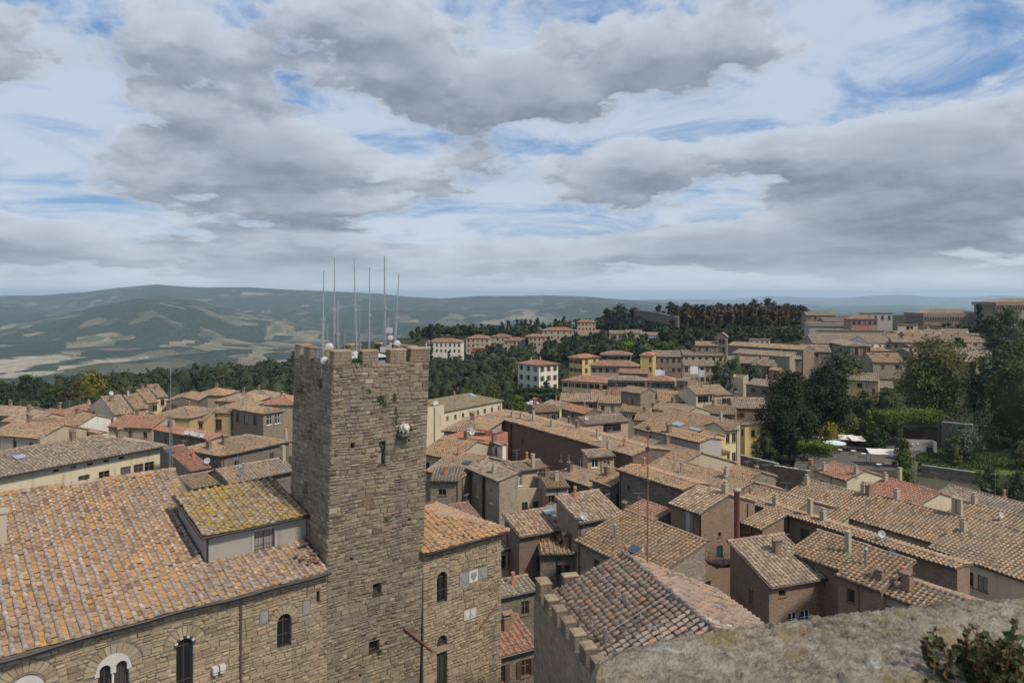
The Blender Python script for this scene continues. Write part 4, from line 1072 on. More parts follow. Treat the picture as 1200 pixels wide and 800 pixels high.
for q, st_ in ((fhol[0], 1), (fhol[3], 2), (fhol[4], 2)):
    w_, h_ = q.b-q.a, q.d-q.c; m_ = MB()
    m_.poly([(-w_/2,.36,0),(w_/2,.36,0),(w_/2,.36,h_),(-w_/2,.36,h_)])
    fm = MB(); fm.box(-w_/2,-w_/2+.05,.28,.35,0,h_); fm.box(w_/2-.05,w_/2,.28,.35,0,h_); fm.box(-w_/2+.05,w_/2-.05,.28,.35,h_-.05,h_); fm.box(-w_/2+.05,w_/2-.05,.285,.345,h_*.5,h_*.5+.04); fm.box(-w_/2-.05,w_/2+.05,-.07,.3,-.1,-.0)
    o_ = ob('window', fm.mesh('window', M['wood_dark']), tw, ((q.a+q.b)/2, YF, q.c)); ob('pane', m_.mesh('pane', M['glass']), o_)
# rusted tie bar low on the tower
mb = MB(); mb.tube((5.19,-.2,19.75), (7.3,-.2,17.75), .06, .05, 6); mb.tube((5.19,.0,19.75),(5.19,-.24,19.75),.05,n=6); mb.tube((7.3,-.0,17.75),(7.3,-.24,17.75),.05,n=6); ob('iron_bar', mb.mesh('iron_bar', M['rust']), tw)
# carved animal on its bracket
def ell(mb, c, r, q=None, n=8, k=6):
    vs = []; c = Vector(c)
    for i in range(k+1):
        a = -math.pi/2 + math.pi*i/k
        for j in range(n):
            b_ = 2*math.pi*j/n; p_ = Vector((r[0]*math.cos(a)*math.cos(b_), r[1]*math.cos(a)*math.sin(b_), r[2]*math.sin(a)))
            vs.append(c + (q @ p_ if q else p_))
    mb.add(vs, [(i*n+j, i*n+(j+1)%n, (i+1)*n+(j+1)%n, (i+1)*n+j) for i in range(k) for j in range(n)])
an = empty('carved_animal', (0,0,0)); an.parent = tw; an.location = (4.66, YF, 31.72)
bpy.data.objects.remove(an)
mb = MB(); ell(mb, (0,-.30,.36), (.36,.30,.25)); ell(mb, (-.08,-.58,.40), (.20,.20,.19)); ell(mb, (-.12,-.76,.32), (.10,.13,.09)); ell(mb, (-.2,-.56,.58), (.05,.05,.09)); ell(mb, (.04,-.56,.58), (.05,.05,.09))
for sx, sy in ((-.2,-.5),(.06,-.5),(-.22,-.14),(.22,-.14)): mb.tube((sx,sy,.3),(sx,sy-.05,.02),.09,.06,7)
ob('animal_carving', mb.mesh('animal_carving', M['palestone'], True), tw, (4.66, YF, 31.72))
mb = MB(); mb.box(-.42,.40,-.72,.05,-.10,.03); mb.box(-.34,.32,-.48,.05,-.24,-.10); mb.box(-.26,.24,-.28,.05,-.36,-.24); ob('bracket', mb.mesh('bracket', M['towerstone_piece']), tw, (4.66, YF, 31.72))
# plants rooted in the masonry
def tuft(x, y, z, r0, n, mat='leaf_mid', drop=1.0):
    q = np.random.default_rng(int(x*100+z*10)); P_ = q.normal(0, 1, (n,3))*np.array([r0, r0*.35, r0*drop]) + np.array([x, y-r0*.3, z])
    nr = q.normal(0,1,(n,3)); t1 = np.cross(nr, q.normal(0,1,(n,3))); t1 /= np.linalg.norm(t1,axis=1)[:,None]; nr /= np.linalg.norm(nr,axis=1)[:,None]; t2 = np.cross(nr, t1); s_ = .055*q.uniform(.6,1.5,n)[:,None]
    V = np.stack([P_-t1*s_, P_-t2*s_*.6, P_+t1*s_, P_+t2*s_*.6],1).reshape(-1,3); k = np.arange(n)[:,None]*4
    ob('wall_plant', np_mesh('wall_plant', V, [np.concatenate([k,k+1,k+2,k+3],1)], [q.random(n)], [M[mat]]), tw)
for a_ in ((1.45,.1,36.15,.28,260,'leaf_mid',.8),(3.25,.0,33.6,.16,110),(3.1,-.02,33.9,.14,90),(4.15,-.02,32.9,.09,120,'leaf_mid',4.5),(4.05,-.02,33.9,.1,60),(5.3,-.02,31.9,.07,40),(2.35,-.02,34.4,.08,40),(3.3,-.02,31.0,.1,40),(3.75,-.02,26.6,.12,60),(3.55,-.02,18.75,.1,70),(3.2,-.02,19.7,.06,50),(4.6,-.02,29.0,.07,30)): tuft(a_[0], YF+a_[1], *a_[2:])
for a_ in ((-.04,3.9,34.2,.2,130),(-.04,1.4,34.8,.16,90),(-.04,2.4,31.6,.14,120,'leaf_olive',2.5),(-.04,2.9,28.3,.1,70,'leaf_olive',2.0)): tuft(*a_)
# ------------------------------------------------------------------ wing right of the tower
wg = empty('stone_wing', (*wl(6.5, .0), 0), DANG); tag(wg, 'sandstone wing with heraldic plaques and orange lichened hip roof beside the tower', 'building')
WZ = 23.95; WL = 6.35
wins2 = [Arch(1.45, .80, 20.35, 21.95, .62), Arch(1.45, .80, 15.0, 17.9, .52)]
mb = MB(); wall_panel(mb, (0,0,0), (1,0,0), (0,1,0), WL, WZ, [(a.cx-a.r, a.cx+a.r, a.zb, a.zs+a.r) for a in wins2], .3)
for a in wins2: arch_panel_fix(mb, a.cx, a.r, a.zs)
mb.poly([(WL,0,0),(WL,8,0),(WL,8,WZ),(WL,0,WZ)]); mb.poly([(WL,8,0),(0,8,0),(0,8,WZ),(WL,8,WZ)]); mb.poly([(0,8,0),(0,0,0),(0,0,WZ),(0,8,WZ)])
ob('wall', mb.mesh('wall', M['mortar']), wg)
pls = [Rect(2.8,5.15,21.05,21.85), Rect(3.15,4.21,18.68,19.36)]
masonry(wg, .01, WL, 13.5, WZ-.02, wins2 + pls, 'f', 'ashlar', 'ashlar_piece', 160, (.16,.28), (.25,.6))
voussoirs(wg, 1.45, 21.95, .402, .62, 9, 'voussoir'); voussoirs(wg, 1.45, 17.9, .402, .52, 7, 'voussoir')
arch_window(wg, 1.45, 20.35, .8, 21.95); arch_window(wg, 1.45, 15.0, .8, 17.9)
mb = MB(); mb.box(1.0,1.9,-.06,.2,17.25,17.55); ob('lintel', mb.mesh('lintel', M['ashlar_piece']), wg)
for i_, (a, b) in enumerate(((2.82,3.55),(3.6,4.35),(4.4,5.13))):
    mb = MB(); mb.box(a,b,-.05,.02,21.07,21.83); ob('plaque', mb.mesh('plaque', M['plaque' if i_ != 1 else 'palestone']), wg)
    mb = MB(); cx = (a+b)/2; mb.prism([(cx-.22,-.052,21.7),(cx+.22,-.052,21.7),(cx+.22,-.052,21.42),(cx,-.052,21.18),(cx-.22,-.052,21.42)][::-1], (0,-.03,0)); ob('shield', mb.mesh('shield', M['plaque']), wg)
for a, b in ((3.17,3.66),(3.70,4.19)):
    mb = MB(); mb.box(a,b,-.05,.02,18.7,19.34); ob('plaque', mb.mesh('plaque', M['marble']), wg)
    mb = MB(); cx = (a+b)/2; mb.prism([(cx-.15,-.052,19.2),(cx+.15,-.052,19.2),(cx+.15,-.052,18.98),(cx,-.052,18.8),(cx-.15,-.052,18.98)][::-1], (0,-.025,0)); ob('shield', mb.mesh('shield', M['palestone']), wg)
mb = MB(); mb.tube((5.85,-.15,19.05),(4.5,-.15,17.95),.05,n=6); mb.tube((5.85,0,19.05),(5.85,-.18,19.05),.05,n=6); mb.tube((4.5,0,17.95),(4.5,-.18,17.95),.05,n=6); ob('iron_bar', mb.mesh('iron_bar', M['rust']), wg)
tp2 = .31; rz_ = WZ + (4+.4)*tp2
pls3 = [[(-.3,-.4,WZ),(WL+.45,-.4,WZ),(2.3,4.0,rz_),(-.3,4.0,rz_)], [(WL+.45,-.4,WZ),(WL+.45,8.4,WZ),(2.3,4.0,rz_)], [(WL+.45,8.4,WZ),(-.3,8.4,WZ),(-.3,4,rz_),(2.3,4,rz_)]]
mb = MB()
for p_ in pls3: mb.prism([(x,y,z-.11) for x,y,z in p_], (0,0,.09))
wr = ob('roof', mb.mesh('roof', M['wood_dark']), wg)
V_, F_, R_ = merge_geo([tile_geo(tile_layout(p_, .44, .37), 0, 1.6) for p_ in pls3]); tag(ob('tiling', np_mesh('tiling', V_, F_, R_, [M['tile_orange']]), wr), kind='stuff')
V_, F_, R_ = merge_geo([ridge_geo((-.3,4,rz_),(2.3,4,rz_),.16), ridge_geo((WL+.45,-.4,WZ),(2.3,4,rz_),.16)]); tag(ob('ridge_tiles', np_mesh('ridge_tiles', V_, F_, R_, [M['tile_orange']]), wr), kind='stuff')
mb = MB(); mb.tube((-.1,-.47,WZ-.07),(WL+.45,-.47,WZ-.07),.08,n=6); ob('gutter', mb.mesh('gutter', M['pipe_dark']), wg)
ob('chimney', chimney_mesh('pipe'), wr, (.5, 3.4, rz_))
BOXES.append((*wl(-12, 6), 14, 9, .758, .652)); BOXES.append((*wl(5, 4), 8, 7, .758, .652))

# ------------------------------------------------------------------ aerials on the tower
TM = Matrix.Translation(tw.location) @ tw.rotation_euler.to_matrix().to_4x4()
def on_tower(u, v, yloc=2.5):
    inv = TM.inverted(); o_ = inv @ Vector((0,0,ZC)); r_ = inv.to_3x3() @ Vector(((u-600)/F, 1, -(v-HV)/F)); k = (yloc-o_.y)/r_.y
    return TM @ (o_ + r_*k)
def mast(label, u, vt, vb, yloc, r=.04, lean=0.0, parts=(), name='aerial_mast', mat='metal'):
    top = on_tower(u+lean, vt, yloc); base = on_tower(u, vb, yloc); fl = (TM @ Vector((3,3,TZ-.8))).z
    base.z = fl; e = empty(name, base); tag(e, label, 'antenna')
    r *= 1.75; d_ = top-base; mb = MB(); mb.tube((0,0,0), d_*.55, r, r*.9, 6); mb.tube(d_*.55, d_, r*.55, r*.35, 6); mb.tube(d_*.53, d_*.56, r*1.5, n=6); mb.box(-.12,.12,-.12,.12,-.0,.05)
    ob('pole', mb.mesh('pole', M[mat]), e)
    for kd, q, sz in parts:
        c = d_*q + Vector((.0,-.12,0)); m = MB()
        if kd == 'dish': m.lathe(c+Vector((.15,-.1,0)), [(0,0),(sz*.6,.04),(sz,.12),(sz,.16),(0,.10)], 12, (.3,-1,.1)); m.tube(d_*q, c+Vector((.15,-.1,0)), .03, n=5); ob('dish', m.mesh('dish', M['dishwhite'], True), e)
        if kd == 'grid':
            cc = c+Vector((-.2,0,0))
            for k in range(7): y_ = -sz+sz*2*k/6; hh = math.sqrt(max(sz*sz-y_*y_, .01)); m.tube(cc+Vector((y_,.1*(y_/sz)**2,-hh)), cc+Vector((y_,.1*(y_/sz)**2,hh)), .02, n=4)
            for k in range(5): z_ = -sz*.8+sz*1.6*k/4; hh = math.sqrt(max(sz*sz-z_*z_, .01)); m.tube(cc+Vector((-hh,0,z_)), cc+Vector((hh,0,z_)), .015, n=4)
            m.tube(d_*q, cc, .03, n=5); ob('grid_dish', m.mesh('grid_dish', M['metal']), e)
        if kd == 'diamond':
            q_ = Matrix.Translation(c) @ Matrix.Rotation(R(45), 4, 'Y'); m.box(-sz,sz,-.05,.03,-sz,sz,q_); m.tube(d_*q, c, .03, n=5); ob('panel_antenna', m.mesh('panel_antenna', M['dishwhite']), e)
        if kd == 'box': m.box(-sz*1.3,sz*1.3,-.12,.1,-sz*.8,sz*.8,Matrix.Translation(c)); m.tube(d_*q, c, .03, n=5); ob('radio_unit', m.mesh('radio_unit', M['dishwhite']), e)
        if kd == 'arms':
            for k in (-1, 1): m.tube(d_*q, d_*q+Vector((k*sz,0,.03)), .02, n=5); m.tube(d_*q+Vector((k*sz,0,-.1)), d_*q+Vector((k*sz,0,.25)), .018, n=5)
            ob('cross_arm', m.mesh('cross_arm', M['metal']), e)
    return e
mast('thick white aerial on the tower with a grid dish and a round dish low down', 378, 317, 404, 1.4, .05, 1.5, (('grid',.22,.26),('dish',.16,.24)))
mast('tall thin dark-tipped aerial on the tower with a bare pole', 392, 302, 407, 2.2, .05)
mast('short plain grey pole beside the dark-tipped aerial on the tower', 396, 351, 407, 2.0, .045)
mast('aerial on the tower carrying a white diamond panel and small cross arms', 418, 302, 402, 2.8, .05, -3, (('diamond',.14,.17),('arms',.26,.25)))
mast('short thin pole behind the diamond panel aerial on the tower', 421.5, 358, 402, 3.6, .04)
mast('white-tipped aerial rising from beside the glazed hatch on the tower', 432.5, 313, 404, 2.6, .045, .5)
mast('tallest aerial on the tower carrying white radio boxes', 451, 300, 404, 2.9, .06, -.5, (('box',.18,.2),('box',.11,.12),('arms',.3,.2)))
mast('leaning white aerial on the tower with a round dish', 461, 321, 405, 2.0, .05, 6.5, (('dish',.28,.22),('arms',.36,.3)))
mast('low square post with a tilted white panel on the tower roof', 404, 390, 407, 2.4, .04, 0, (('diamond',.3,.16),))
mast('stubby dark post with stacked radio boxes between the aerials on the tower', 455, 372, 405, 3.4, .06, 0, (('box',.75,.22),('box',.45,.18),('dish',.6,.2)))
mast('short white post with a round dish beside the grid dish on the tower', 384, 380, 405, 2.6, .05, 0, (('dish',.55,.26),))
# glazed hatch roof on the tower platform
hb = TM @ Vector((3.4, 2.7, TZ-.8)); ht = empty('roof_hatch', hb, DANG); tag(ht, 'small glazed hatch with pale hipped roof on top of the tower', 'hatch')
mb = MB(); mb.box(-1.15,1.15,-.9,.9,0,.95); ob('hatch_glazing', mb.mesh('hatch_glazing', M['glass_sky']), ht)
mb = MB()
for x in (-1.17, -.4, .4, 1.11): mb.box(x, x+.06, -.93, -.9, 0, .95); mb.box(x, x+.06, .9, .93, 0, .95)
ob('hatch_frame', mb.mesh('hatch_frame', M['metal']), ht)
mb = MB(); mb.add([(-1.35,-1.1,.95),(1.35,-1.1,.95),(1.35,1.1,.95),(-1.35,1.1,.95),(-.5,0,1.35),(.5,0,1.35)], [(0,1,5,4),(1,2,5),(2,3,4,5),(3,0,4),(3,2,1,0)]); ob('hatch_roof', mb.mesh('hatch_roof', M['dishwhite']), ht)

# ------------------------------------------------------------------ battlemented house below the parapet
BA = math.atan2(.2566, .9665); BX, BY = 2.36, 42.6; BZ = 22.7; BT = .455
bh = empty('battlemented_house', (BX, BY, 0), BA); tag(bh, 'stone house with a row of battlements along its eave and cables across its weathered roof', 'house')
LB = 24.0; RXW = 4.4; RZ = BZ + RXW*BT; EX = 10.6; EZ = RZ - (EX-RXW)*BT
mb = MB()
mb.poly([(-1.0,0.5,0),(-1.0,-LB,0),(-1.0,-LB,BZ-.1),(-1.0,.5,BZ-.1)]); mb.poly([(-1.0,-LB,BZ-.1),(-.45,-LB,BZ-.1),(-.45,.5,BZ-.1),(-1.0,.5,BZ-.1)])
mb.poly([(-.45,.5,BZ-.1),(-.45,-LB,BZ-.1),(-.45,-LB,BZ-.6),(-.45,.5,BZ-.6)])
mb.poly([(10.3,0.45,0),(-1.0,.5,0),(-1.0,.5,BZ-.1),(10.3,.45,EZ-.05)]); mb.poly([(-.45,.45,BZ-.1),(10.3,.45,EZ),(RXW,.45,RZ-.1)]); mb.poly([(10.3,-LB,0),(10.3,.45,0),(10.3,.45,EZ-.05),(10.3,-LB,EZ-.05)])
ob('wall', mb.mesh('wall', M['stone']), bh)
mb = MB()
for pl_ in ([(-.45,-LB,BZ-.2),(-.45,.2,BZ-.2),(RXW,.2,RZ),(RXW,-LB,RZ)], [(EX,.2,EZ),(EX,-LB,EZ),(RXW,-LB,RZ),(RXW,.2,RZ)]): mb.prism([(x,y,z-.13) for x,y,z in pl_], (0,0,.1))
br = ob('roof', mb.mesh('roof', M['wood_dark']), bh)
lays = [tile_layout([(-.35,.2,BZ-.35*BT),(-.35,-LB,BZ-.35*BT),(RXW,-LB,RZ),(RXW,.2,RZ)][::1], .43, .37), tile_layout([(EX,-LB,EZ),(EX,.2,EZ),(RXW,.2,RZ),(RXW,-LB,RZ)], .43, .37)]
MwB = local_frame(BX, BY, 0, BA)
split_tiles(lays, br, MwB, 300, 'tile_battle', 'tile_battle_piece', 1.6)
g = ridge_geo((RXW,-LB,RZ), (RXW,.2,RZ), .16); tag(ob('ridge_tiles', np_mesh('ridge_tiles', *g, [M['tile_battle']]), br), kind='stuff')
mpos = [(-1.0, -.55, .62, .95, 1.15)] + [(-1.0, -.55-1.42*k, .55, .74, .80) for k in range(1, 12)]
for x, y, w_, d_, h_ in mpos:
    o_ = ob('merlon', merlon_mesh(w_, d_, h_+.12, int(-y*50)), bh, (x, y-.3, BZ-.15)); ob('coping', cope(w_, d_, h_+.12), o_)
for x in (.75,):
    o_ = ob('merlon', merlon_mesh(.85, .5, 1.05, 9), bh, (x, .15, BZ+x*BT-.4)); ob('coping', cope(.85, .5, 1.05), o_)
def roofb(x): return (BZ + x*BT if x < RXW else RZ-(x-RXW)*BT) + .19
for x in (.55, 2.5, 4.35):
    mb = MB(); mb.tube((x, .1, roofb(x)+.04), (x, -LB, roofb(x)+.04), .013, n=5)
    for k in range(14): mb.box(x-.03, x+.03, -1.6*k-.05, -1.6*k+.05, roofb(x)-.08, roofb(x)+.06)
    ob('roof_cable', mb.mesh('roof_cable', M['cable']), bh)
for y in (-6.4,):
    mb = MB(); mb.tube((.55, y, roofb(.55)+.05), (4.3, y+.05, roofb(4.3)+.05), .012, n=5); ob('roof_cable', mb.mesh('roof_cable', M['cable']), bh)
mb = MB(); mb.lathe((.55,-6.6,roofb(.55)-.2), [(.11,0),(.11,.75),(.0,.78)], 8); ob('vent_pipe', mb.mesh('vent_pipe', M['metal']), bh)
BOXES.append((BX+4, BY-10, 8, 16, .9665, .2566))
# rust-red wireless mast on the ridge
b0 = PY(758.5, 655, 43.2); e = empty('tall_mast', b0); tag(e, 'tall thin rust-red mast with knobs rising from the battlemented house ridge', 'mast')
hh = PY(758.5, 497, 43.2).z - b0.z; mb = MB(); mb.tube((0,0,-.5), (.05,0,hh), .05, .03, 7); ob('pole', mb.mesh('pole', M['rust']), e)
for q in (.58, .97, .82): m_ = MB(); m_.lathe((.05*q,0,hh*q), [(.05,-.1),(.14,-.06),(.14,.06),(.05,.1)], 8); ob('clamp', m_.mesh('clamp', M['metal_dark']), e)
m_ = MB(); m_.tube((0,0,.45),(-.25,.1,.45),.02,n=5); ell(m_, (-.27,.1,.5), (.09,.09,.09)); ob('lamp', m_.mesh('lamp', M['dishwhite']), e)
# slim steel mast behind the left roof
b0 = PY(200, 552, 62); e = empty('lattice_mast', b0); tag(e, 'slim grey mast with braced lower section behind the orange palace roof', 'mast')
hh = PY(200, 430, 62).z-b0.z; mb = MB(); mb.tube((0,0,-2),(0,0,hh),.035,.02,6); ob('pole', mb.mesh('pole', M['metal']), e)
m_ = MB()
for a_ in (0, 2.1, 4.2):
    c_ = Vector((.18*math.cos(a_), .18*math.sin(a_), 0)); m_.tube(c_+Vector((0,0,-2)), c_*.5+Vector((0,0,hh*.42)), .025, n=5)
for k in range(8): m_.tube((.17,0,-1.5+k*.6),(-.09,.15,-1.2+k*.6),.012,n=4); m_.tube((-.09,.15,-1.2+k*.6),(-.09,-.15,-.9+k*.6),.012,n=4)
ob('bracing', m_.mesh('bracing', M['metal']), e)

# ------------------------------------------------------------------ houses of the town
D1, D2 = 148.5, 60.0
W1 = lambda f, n, r=1, w=.95, h=1.35, top=.7, step=3.2, st='plain': (f, n, r, w, h, top, step, st)
# --- just beyond the tower and the battlemented house
house('stone_house', 'brown stone house with a large tiled slope and blue roof panel behind the battlemented house', (672,633), 766, D1, 17, rv=(780,614.5), kind='shed', wall='stone', roof='mix', pitch=17,
      win=[W1('f',[.27],1,.8,1.5,.9)], chim=[(.62,.10,'clay'),(.30,.36,'pipe')], aer=[(.35,.25,2.2)], skyl=[(.58,.30,1.1,1.0,'solar')], gutter=True)
h14 = house('brick_house', 'tall brick house with green door, balcony and a rust-red flue', (782,589.5), 820, D1, 18, rv=(842,576), wall='brick', roof='striped', pitch=17,
      win=[('r',[.33],1,.95,2.1,3.7,3,'door'),('r',[.33],1,.42,.5,2.3,3,'plain'),('r',[.12],1,.8,1.0,7.0,3,'plain')], chim=[(.86,.5,'plaster')], pipes=[('f',.97,.06,'pipe_dark'),('r',.85,.05,'pipe_dark')])
house('brick_house', 'low brick house with ribbed brown roof and dark brick gable wall below the green shutters', (903,688.5), 974, 70, 15.4, rv=(893,627.5), kind='shed', pitch=19, wall='brick', roof='striped',
      win=[W1('f',[.22],1,.7,.6,.5),('f',[.40,.62],1,.95,1.7,2.6,3,'white'),('l',[.45],1,.7,1.3,1.2,3,'plain')], gutter=True)
house('tiled_house', 'tiled valley roof squeezed between the ribbed-roof house and the green shutters', (921,646), 984, D1, 16.6, w=4.6, kind='shed', pitch=15, wall='brick', roof='mix', chim=[(.8,.6,'tall')])
house('brick_house', 'small brick annex with tiled lean-to roof beside the ribbed-roof house', (977,673), 1032, D1, 17.2, rv=(1022,641), kind='shed', pitch=16, wall='brick', roof='mix', win=[W1('f',[.3],1,.7,1.1,.8)], chim=[(.3,.5,'pipe')])
house('brick_house', 'brick house with three chimneys on its tiled slope just beyond the parapet', (1010,687), 1115, D1, 16.8, rv=(1095,689), wall='sandplaster', roof='mix', pitch=17, win=[W1('f',6,1,.7,1.0,.9)], chim=[(.15,.15,'brick'),(.42,.26,'brick'),(.30,.42,'clay')])
house('brick_house', 'long brick house with green shuttered openings and a pale ridge running away', (858,583), 1121, 150.7, 16.6, w=2.6, pitch=7, wall='brick', roof='mix',
      win=[('f',[.17],1,.95,1.4,.7,3,'closedg'),('f',[.38],1,1.15,1.6,.9,3,'closedg')], chim=[(.20,.5,'plaster'),(.37,.6,'tall'),(.44,.5,'plaster')], aer=[(.26,.5,3),(.63,.5,3)], dish=[(.70,.4,.35)], pipes=[('f',.30,.07,'pipe_dark')])
house('tiled_house', 'house with broad brown tiled slope and a grey flashing strip behind the green shuttered house', (974,601), 1128, 151, 15.2, rv=(1070,590.5), wall='beige', roof='mix', chim=[(.02,.48,'plaster'),(.28,.52,'plaster'),(.72,.52,'tall'),(.76,.52,'tall')], aer=[(.5,.5,2.4)])
house('tiled_house', 'cream house with dark windows under a wide tiled slope and one round-topped chimney', (1086,641), 1250, 157, 15.2, rv=(1170,614), wall='cream', roof='mix', win=[W1('f',[.12,.20,.31,.42],2,1.0,1.35,1.0,3.1)], chim=[(.07,.30,'plaster')], pipes=[('f',.25,.06,'pipe_dark')], gutter=True)
house('tiled_house', 'house with tiled slope and white flat hatch behind the rust-red flue', (905,588), 985, 151, 15, rv=(968,567), wall='beige', roof='mix', chim=[(.9,.5,'brick'),(.1,.4,'plaster')], aer=[(.3,.4,2.6)])
house('tiled_house', 'cream walled house with reddish hip-edged roof below the garden awnings', (954,551.5), 991, 161, 13, rv=(1000,547), wall='cream', roof='red', chim=[(.95,.3,'plaster'),(.2,.1,'plaster')])
house('tiled_house', 'house with red tiled slope and cream gable next to the bushy green tree', (1003,577), 1066, 161, 13, rv=(1050,562), wall='cream', roof='red', chim=[(.1,.4,'plaster'),(.15,.6,'tall')], aer=[(.8,.6,2.5)])
house('tiled_house', 'low house with dull brown tiles beside the dark garden shrubs', (1072,592), 1165, 157, 12, rv=(1130,572), wall='stone_dark', roof='grey', aer=[(.6,.5,3)])
house('tiled_house', 'long low house whose tiled roof ends at the dark garden shrubs', (1100,606), 1225, 157, 13.8, rv=(1150,592), wall='beige', roof='mix', dish=[(.45,.3,.35)], chim=[(.1,.5,'plaster')], aer=[(.25,.5,2.2)])
house('tiled_house', 'wide brown tiled roof with a white box on its ridge between the long pale ridges', (805,575), 916, 150, 15.6, rv=(880,566.5), wall='stone', roof='mix', chim=[(.25,.3,'plaster'),(.55,.25,'clay')], aer=[(.4,.45,3),(.6,.45,3.2)], skyl=[(.22,.52,1.8,1.2,'dishwhite')])
house('tiled_house', 'broad brown tiled slope with small vents above the grey windowed wall', (742,557), 843, 150, 16, rv=(810,543.5), wall='stone', roof='mix', chim=[(.35,.3,'pipe'),(.75,.45,'plaster')])
house('stone_house', 'grey stone house with tall blank wall and one small white window', (722,550), 800, D1, 19, w=4.5, pitch=10, wall='stone_dark', roof='mix', win=[('f',[.28],1,1.0,1.2,3.2,3,'white'),W1('f',[.16],1,.5,.6,1.5)])
house('stone_house', 'small stone house with patchy tiled lean-to against the tall grey wall', (691,562), 715, D1, 17, rv=(732,552), kind='shed', pitch=15, wall='stone_dark', roof='mix')
house('stone_house', 'narrow grey plastered house with pale ridge line beside the yellow houses', (762,505), 819, 150, 18.5, w=5, pitch=10, wall='greyplaster', roof='mix', win=[W1('f',[.6],1,.7,.8,1.5)], chim=[(.3,.2,'brick')])
house('tiled_house', 'house with mottled brown tiled slope between the pink house and the yellow attic', (702,533), 778, 150, 15.3, rv=(752,512), wall='beige', roof='mix', aer=[(.4,.4,2.5)], chim=[(.5,.5,'brick')])
house('yellow_house', 'ochre yellow attic house with two white windows at the end of the long brick wall', (689,536.5), 722, 70, 17, rv=(705,525.5), kind='shed', pitch=15, wall='ochre', roof='striped', win=[('f',[.27,.72],1,1.05,1.15,.35,3,'white')], chim=[(.98,.9,'plaster')])
house('brick_house', 'long dark brick house with pink tiled ridge, chimneys and pale windows in its blind side', (569,486), 740, D1, 17.3, w=7.5, pitch=10, wall='brick_dark', roof='mix',
      win=[('f',[.58,.63,.70],1,.8,1.5,2.6,3,'white'),W1('f',[.1,.3],1,.6,.8,2.5)], chim=[(.16,.25,'plaster'),(.22,.3,'plaster'),(.3,.35,'tall'),(.45,.3,'plaster'),(.55,.6,'brick'),(.72,.4,'pipe'),(.9,.3,'clay')], aer=[(.35,.4,2.6),(.7,.2,2.4),(.82,.3,2.0)], dish=[(.78,.2,.32)], pipes=[('f',.02,.12,'pipe_dark'),('f',.21,.14,'copper')])
house('stone_house', 'house with strongly ribbed pale tiles, red stack and aerials left of the rust-red mast', (679,613.5), 733, D2, 17.6, rv=(678,577), kind='shed', pitch=19, wall='stone', roof='striped', chim=[(.38,.85,'clay')], aer=[(.35,.4,1.8),(.75,.3,1.6)], dish=[(.12,.04,.36)], gutter=True)
house('brick_house', 'brown brick house with ribbed tile roof and small roof window above the lane', (609,629.5), 662, 61, 16, rv=(608,599.5), kind='shed', pitch=19, wall='brick_dark', roof='striped', win=[W1('f',[.5],1,.9,.7,2.4)], skyl=[(.97,.75,1.3,.8,'skylight')])
house('brick_house', 'low pink-brown house with two dark windows between the tower wing and the ribbed roof', (572,648), 609.5, 61, 14.2, rv=(590,627), kind='shed', pitch=17, wall='pink', roof='striped', win=[W1('f',[.48,.82],1,.95,1.3,.7)])
house('stone_house', 'low dark outbuilding with lichened tile coping behind the battlements', (632,649), 675, 88, 14.5, w=3.4, kind='shed', pitch=12, wall='stone_dark', roof='mix', win=[W1('f',[.55,.8],1,.6,1.0,1.2)])
house('tiled_house', 'grey tiled low roof with a small clay vent beside the battlemented wall', (573,703), 632, 62, 13.2, rv=(600,676), kind='shed', pitch=14, wall='stone_dark', roof='grey', chim=[(.6,.55,'clay')])
house('tiled_house', 'low red tiled roof with a stone chimney in the lane beside the tower wing', (572,773), 634, 62, 13.6, rv=(600,720), kind='shed', pitch=15, wall='stone_dark', roof='red', chim=[(.62,.62,'brick')])
house('tiled_house', 'narrow lean-to with red coping between the ribbed roof and the grey blank wall', (712,606), 748, D1, 15.6, w=5, kind='shed', pitch=14, wall='stone_dark', roof='red')
house('tiled_house', 'small lean-to with clay stack beside the low dark outbuilding', (655,634), 676, 70, 15.2, w=4, kind='shed', pitch=15, wall='brick', roof='mix', chim=[(.4,.5,'clay')])
house('tiled_house', 'small brown roof wedged beside the rust-red flue and the long brick house', (866,612), 892, D1, 16.2, w=4, kind='shed', pitch=12, wall='brick', roof='mix')
# --- cluster right behind the tower
house('stone_house', 'brown stone house with two black drainpipes and narrow pale windows', (545,548), 583, D1, 17, rv=(580,541), kind='shed', pitch=13, wall='stone_pale', roof='grey', win=[('f',[.33,.75],1,.75,1.8,1.4,3.3,'white'),W1('f',[.3,.8],1,.9,1.4,5.4)], pipes=[('f',.12,.12,'copper'),('f',.55,.16,'pipe_dark')])
house('beige_house', 'beige house with white window and tall slim chimney beside the red roof terrace', (600,553), 642, 62, 16.3, rv=(618,539.5), wall='beige', roof='mix', win=[('f',[.22],1,1.0,1.6,.5,3,'white')], chim=[(.62,.1,'tall'),(.65,.55,'clay')], pipes=[('f',.0,.1,'pipe_dark')], aer=[(.3,.4,2)])
house('terrace_house', 'low beige house with a red-floored roof terrace and stepped parapet', (602,574), 645, 75, 14.2, w=7, kind='flat', wall='beige', win=[W1('f',[.3,.6],1,.8,1.2,1.6)])
house('tiled_house', 'tiled lean-to with grey stair below the yellow attic house', (640,572), 668, 75, 14.8, rv=(655,552), kind='shed', pitch=14, wall='greyplaster', roof='mix', chim=[(.3,.7,'brick'),(.6,.4,'plaster')])
house('tiled_house', 'brown roof against the long dark brick wall below its pale windows', (648,556), 690, 147, 15.2, rv=(672,545), kind='shed', pitch=14, wall='stone_dark', roof='mix', chim=[(.2,.5,'brick')])
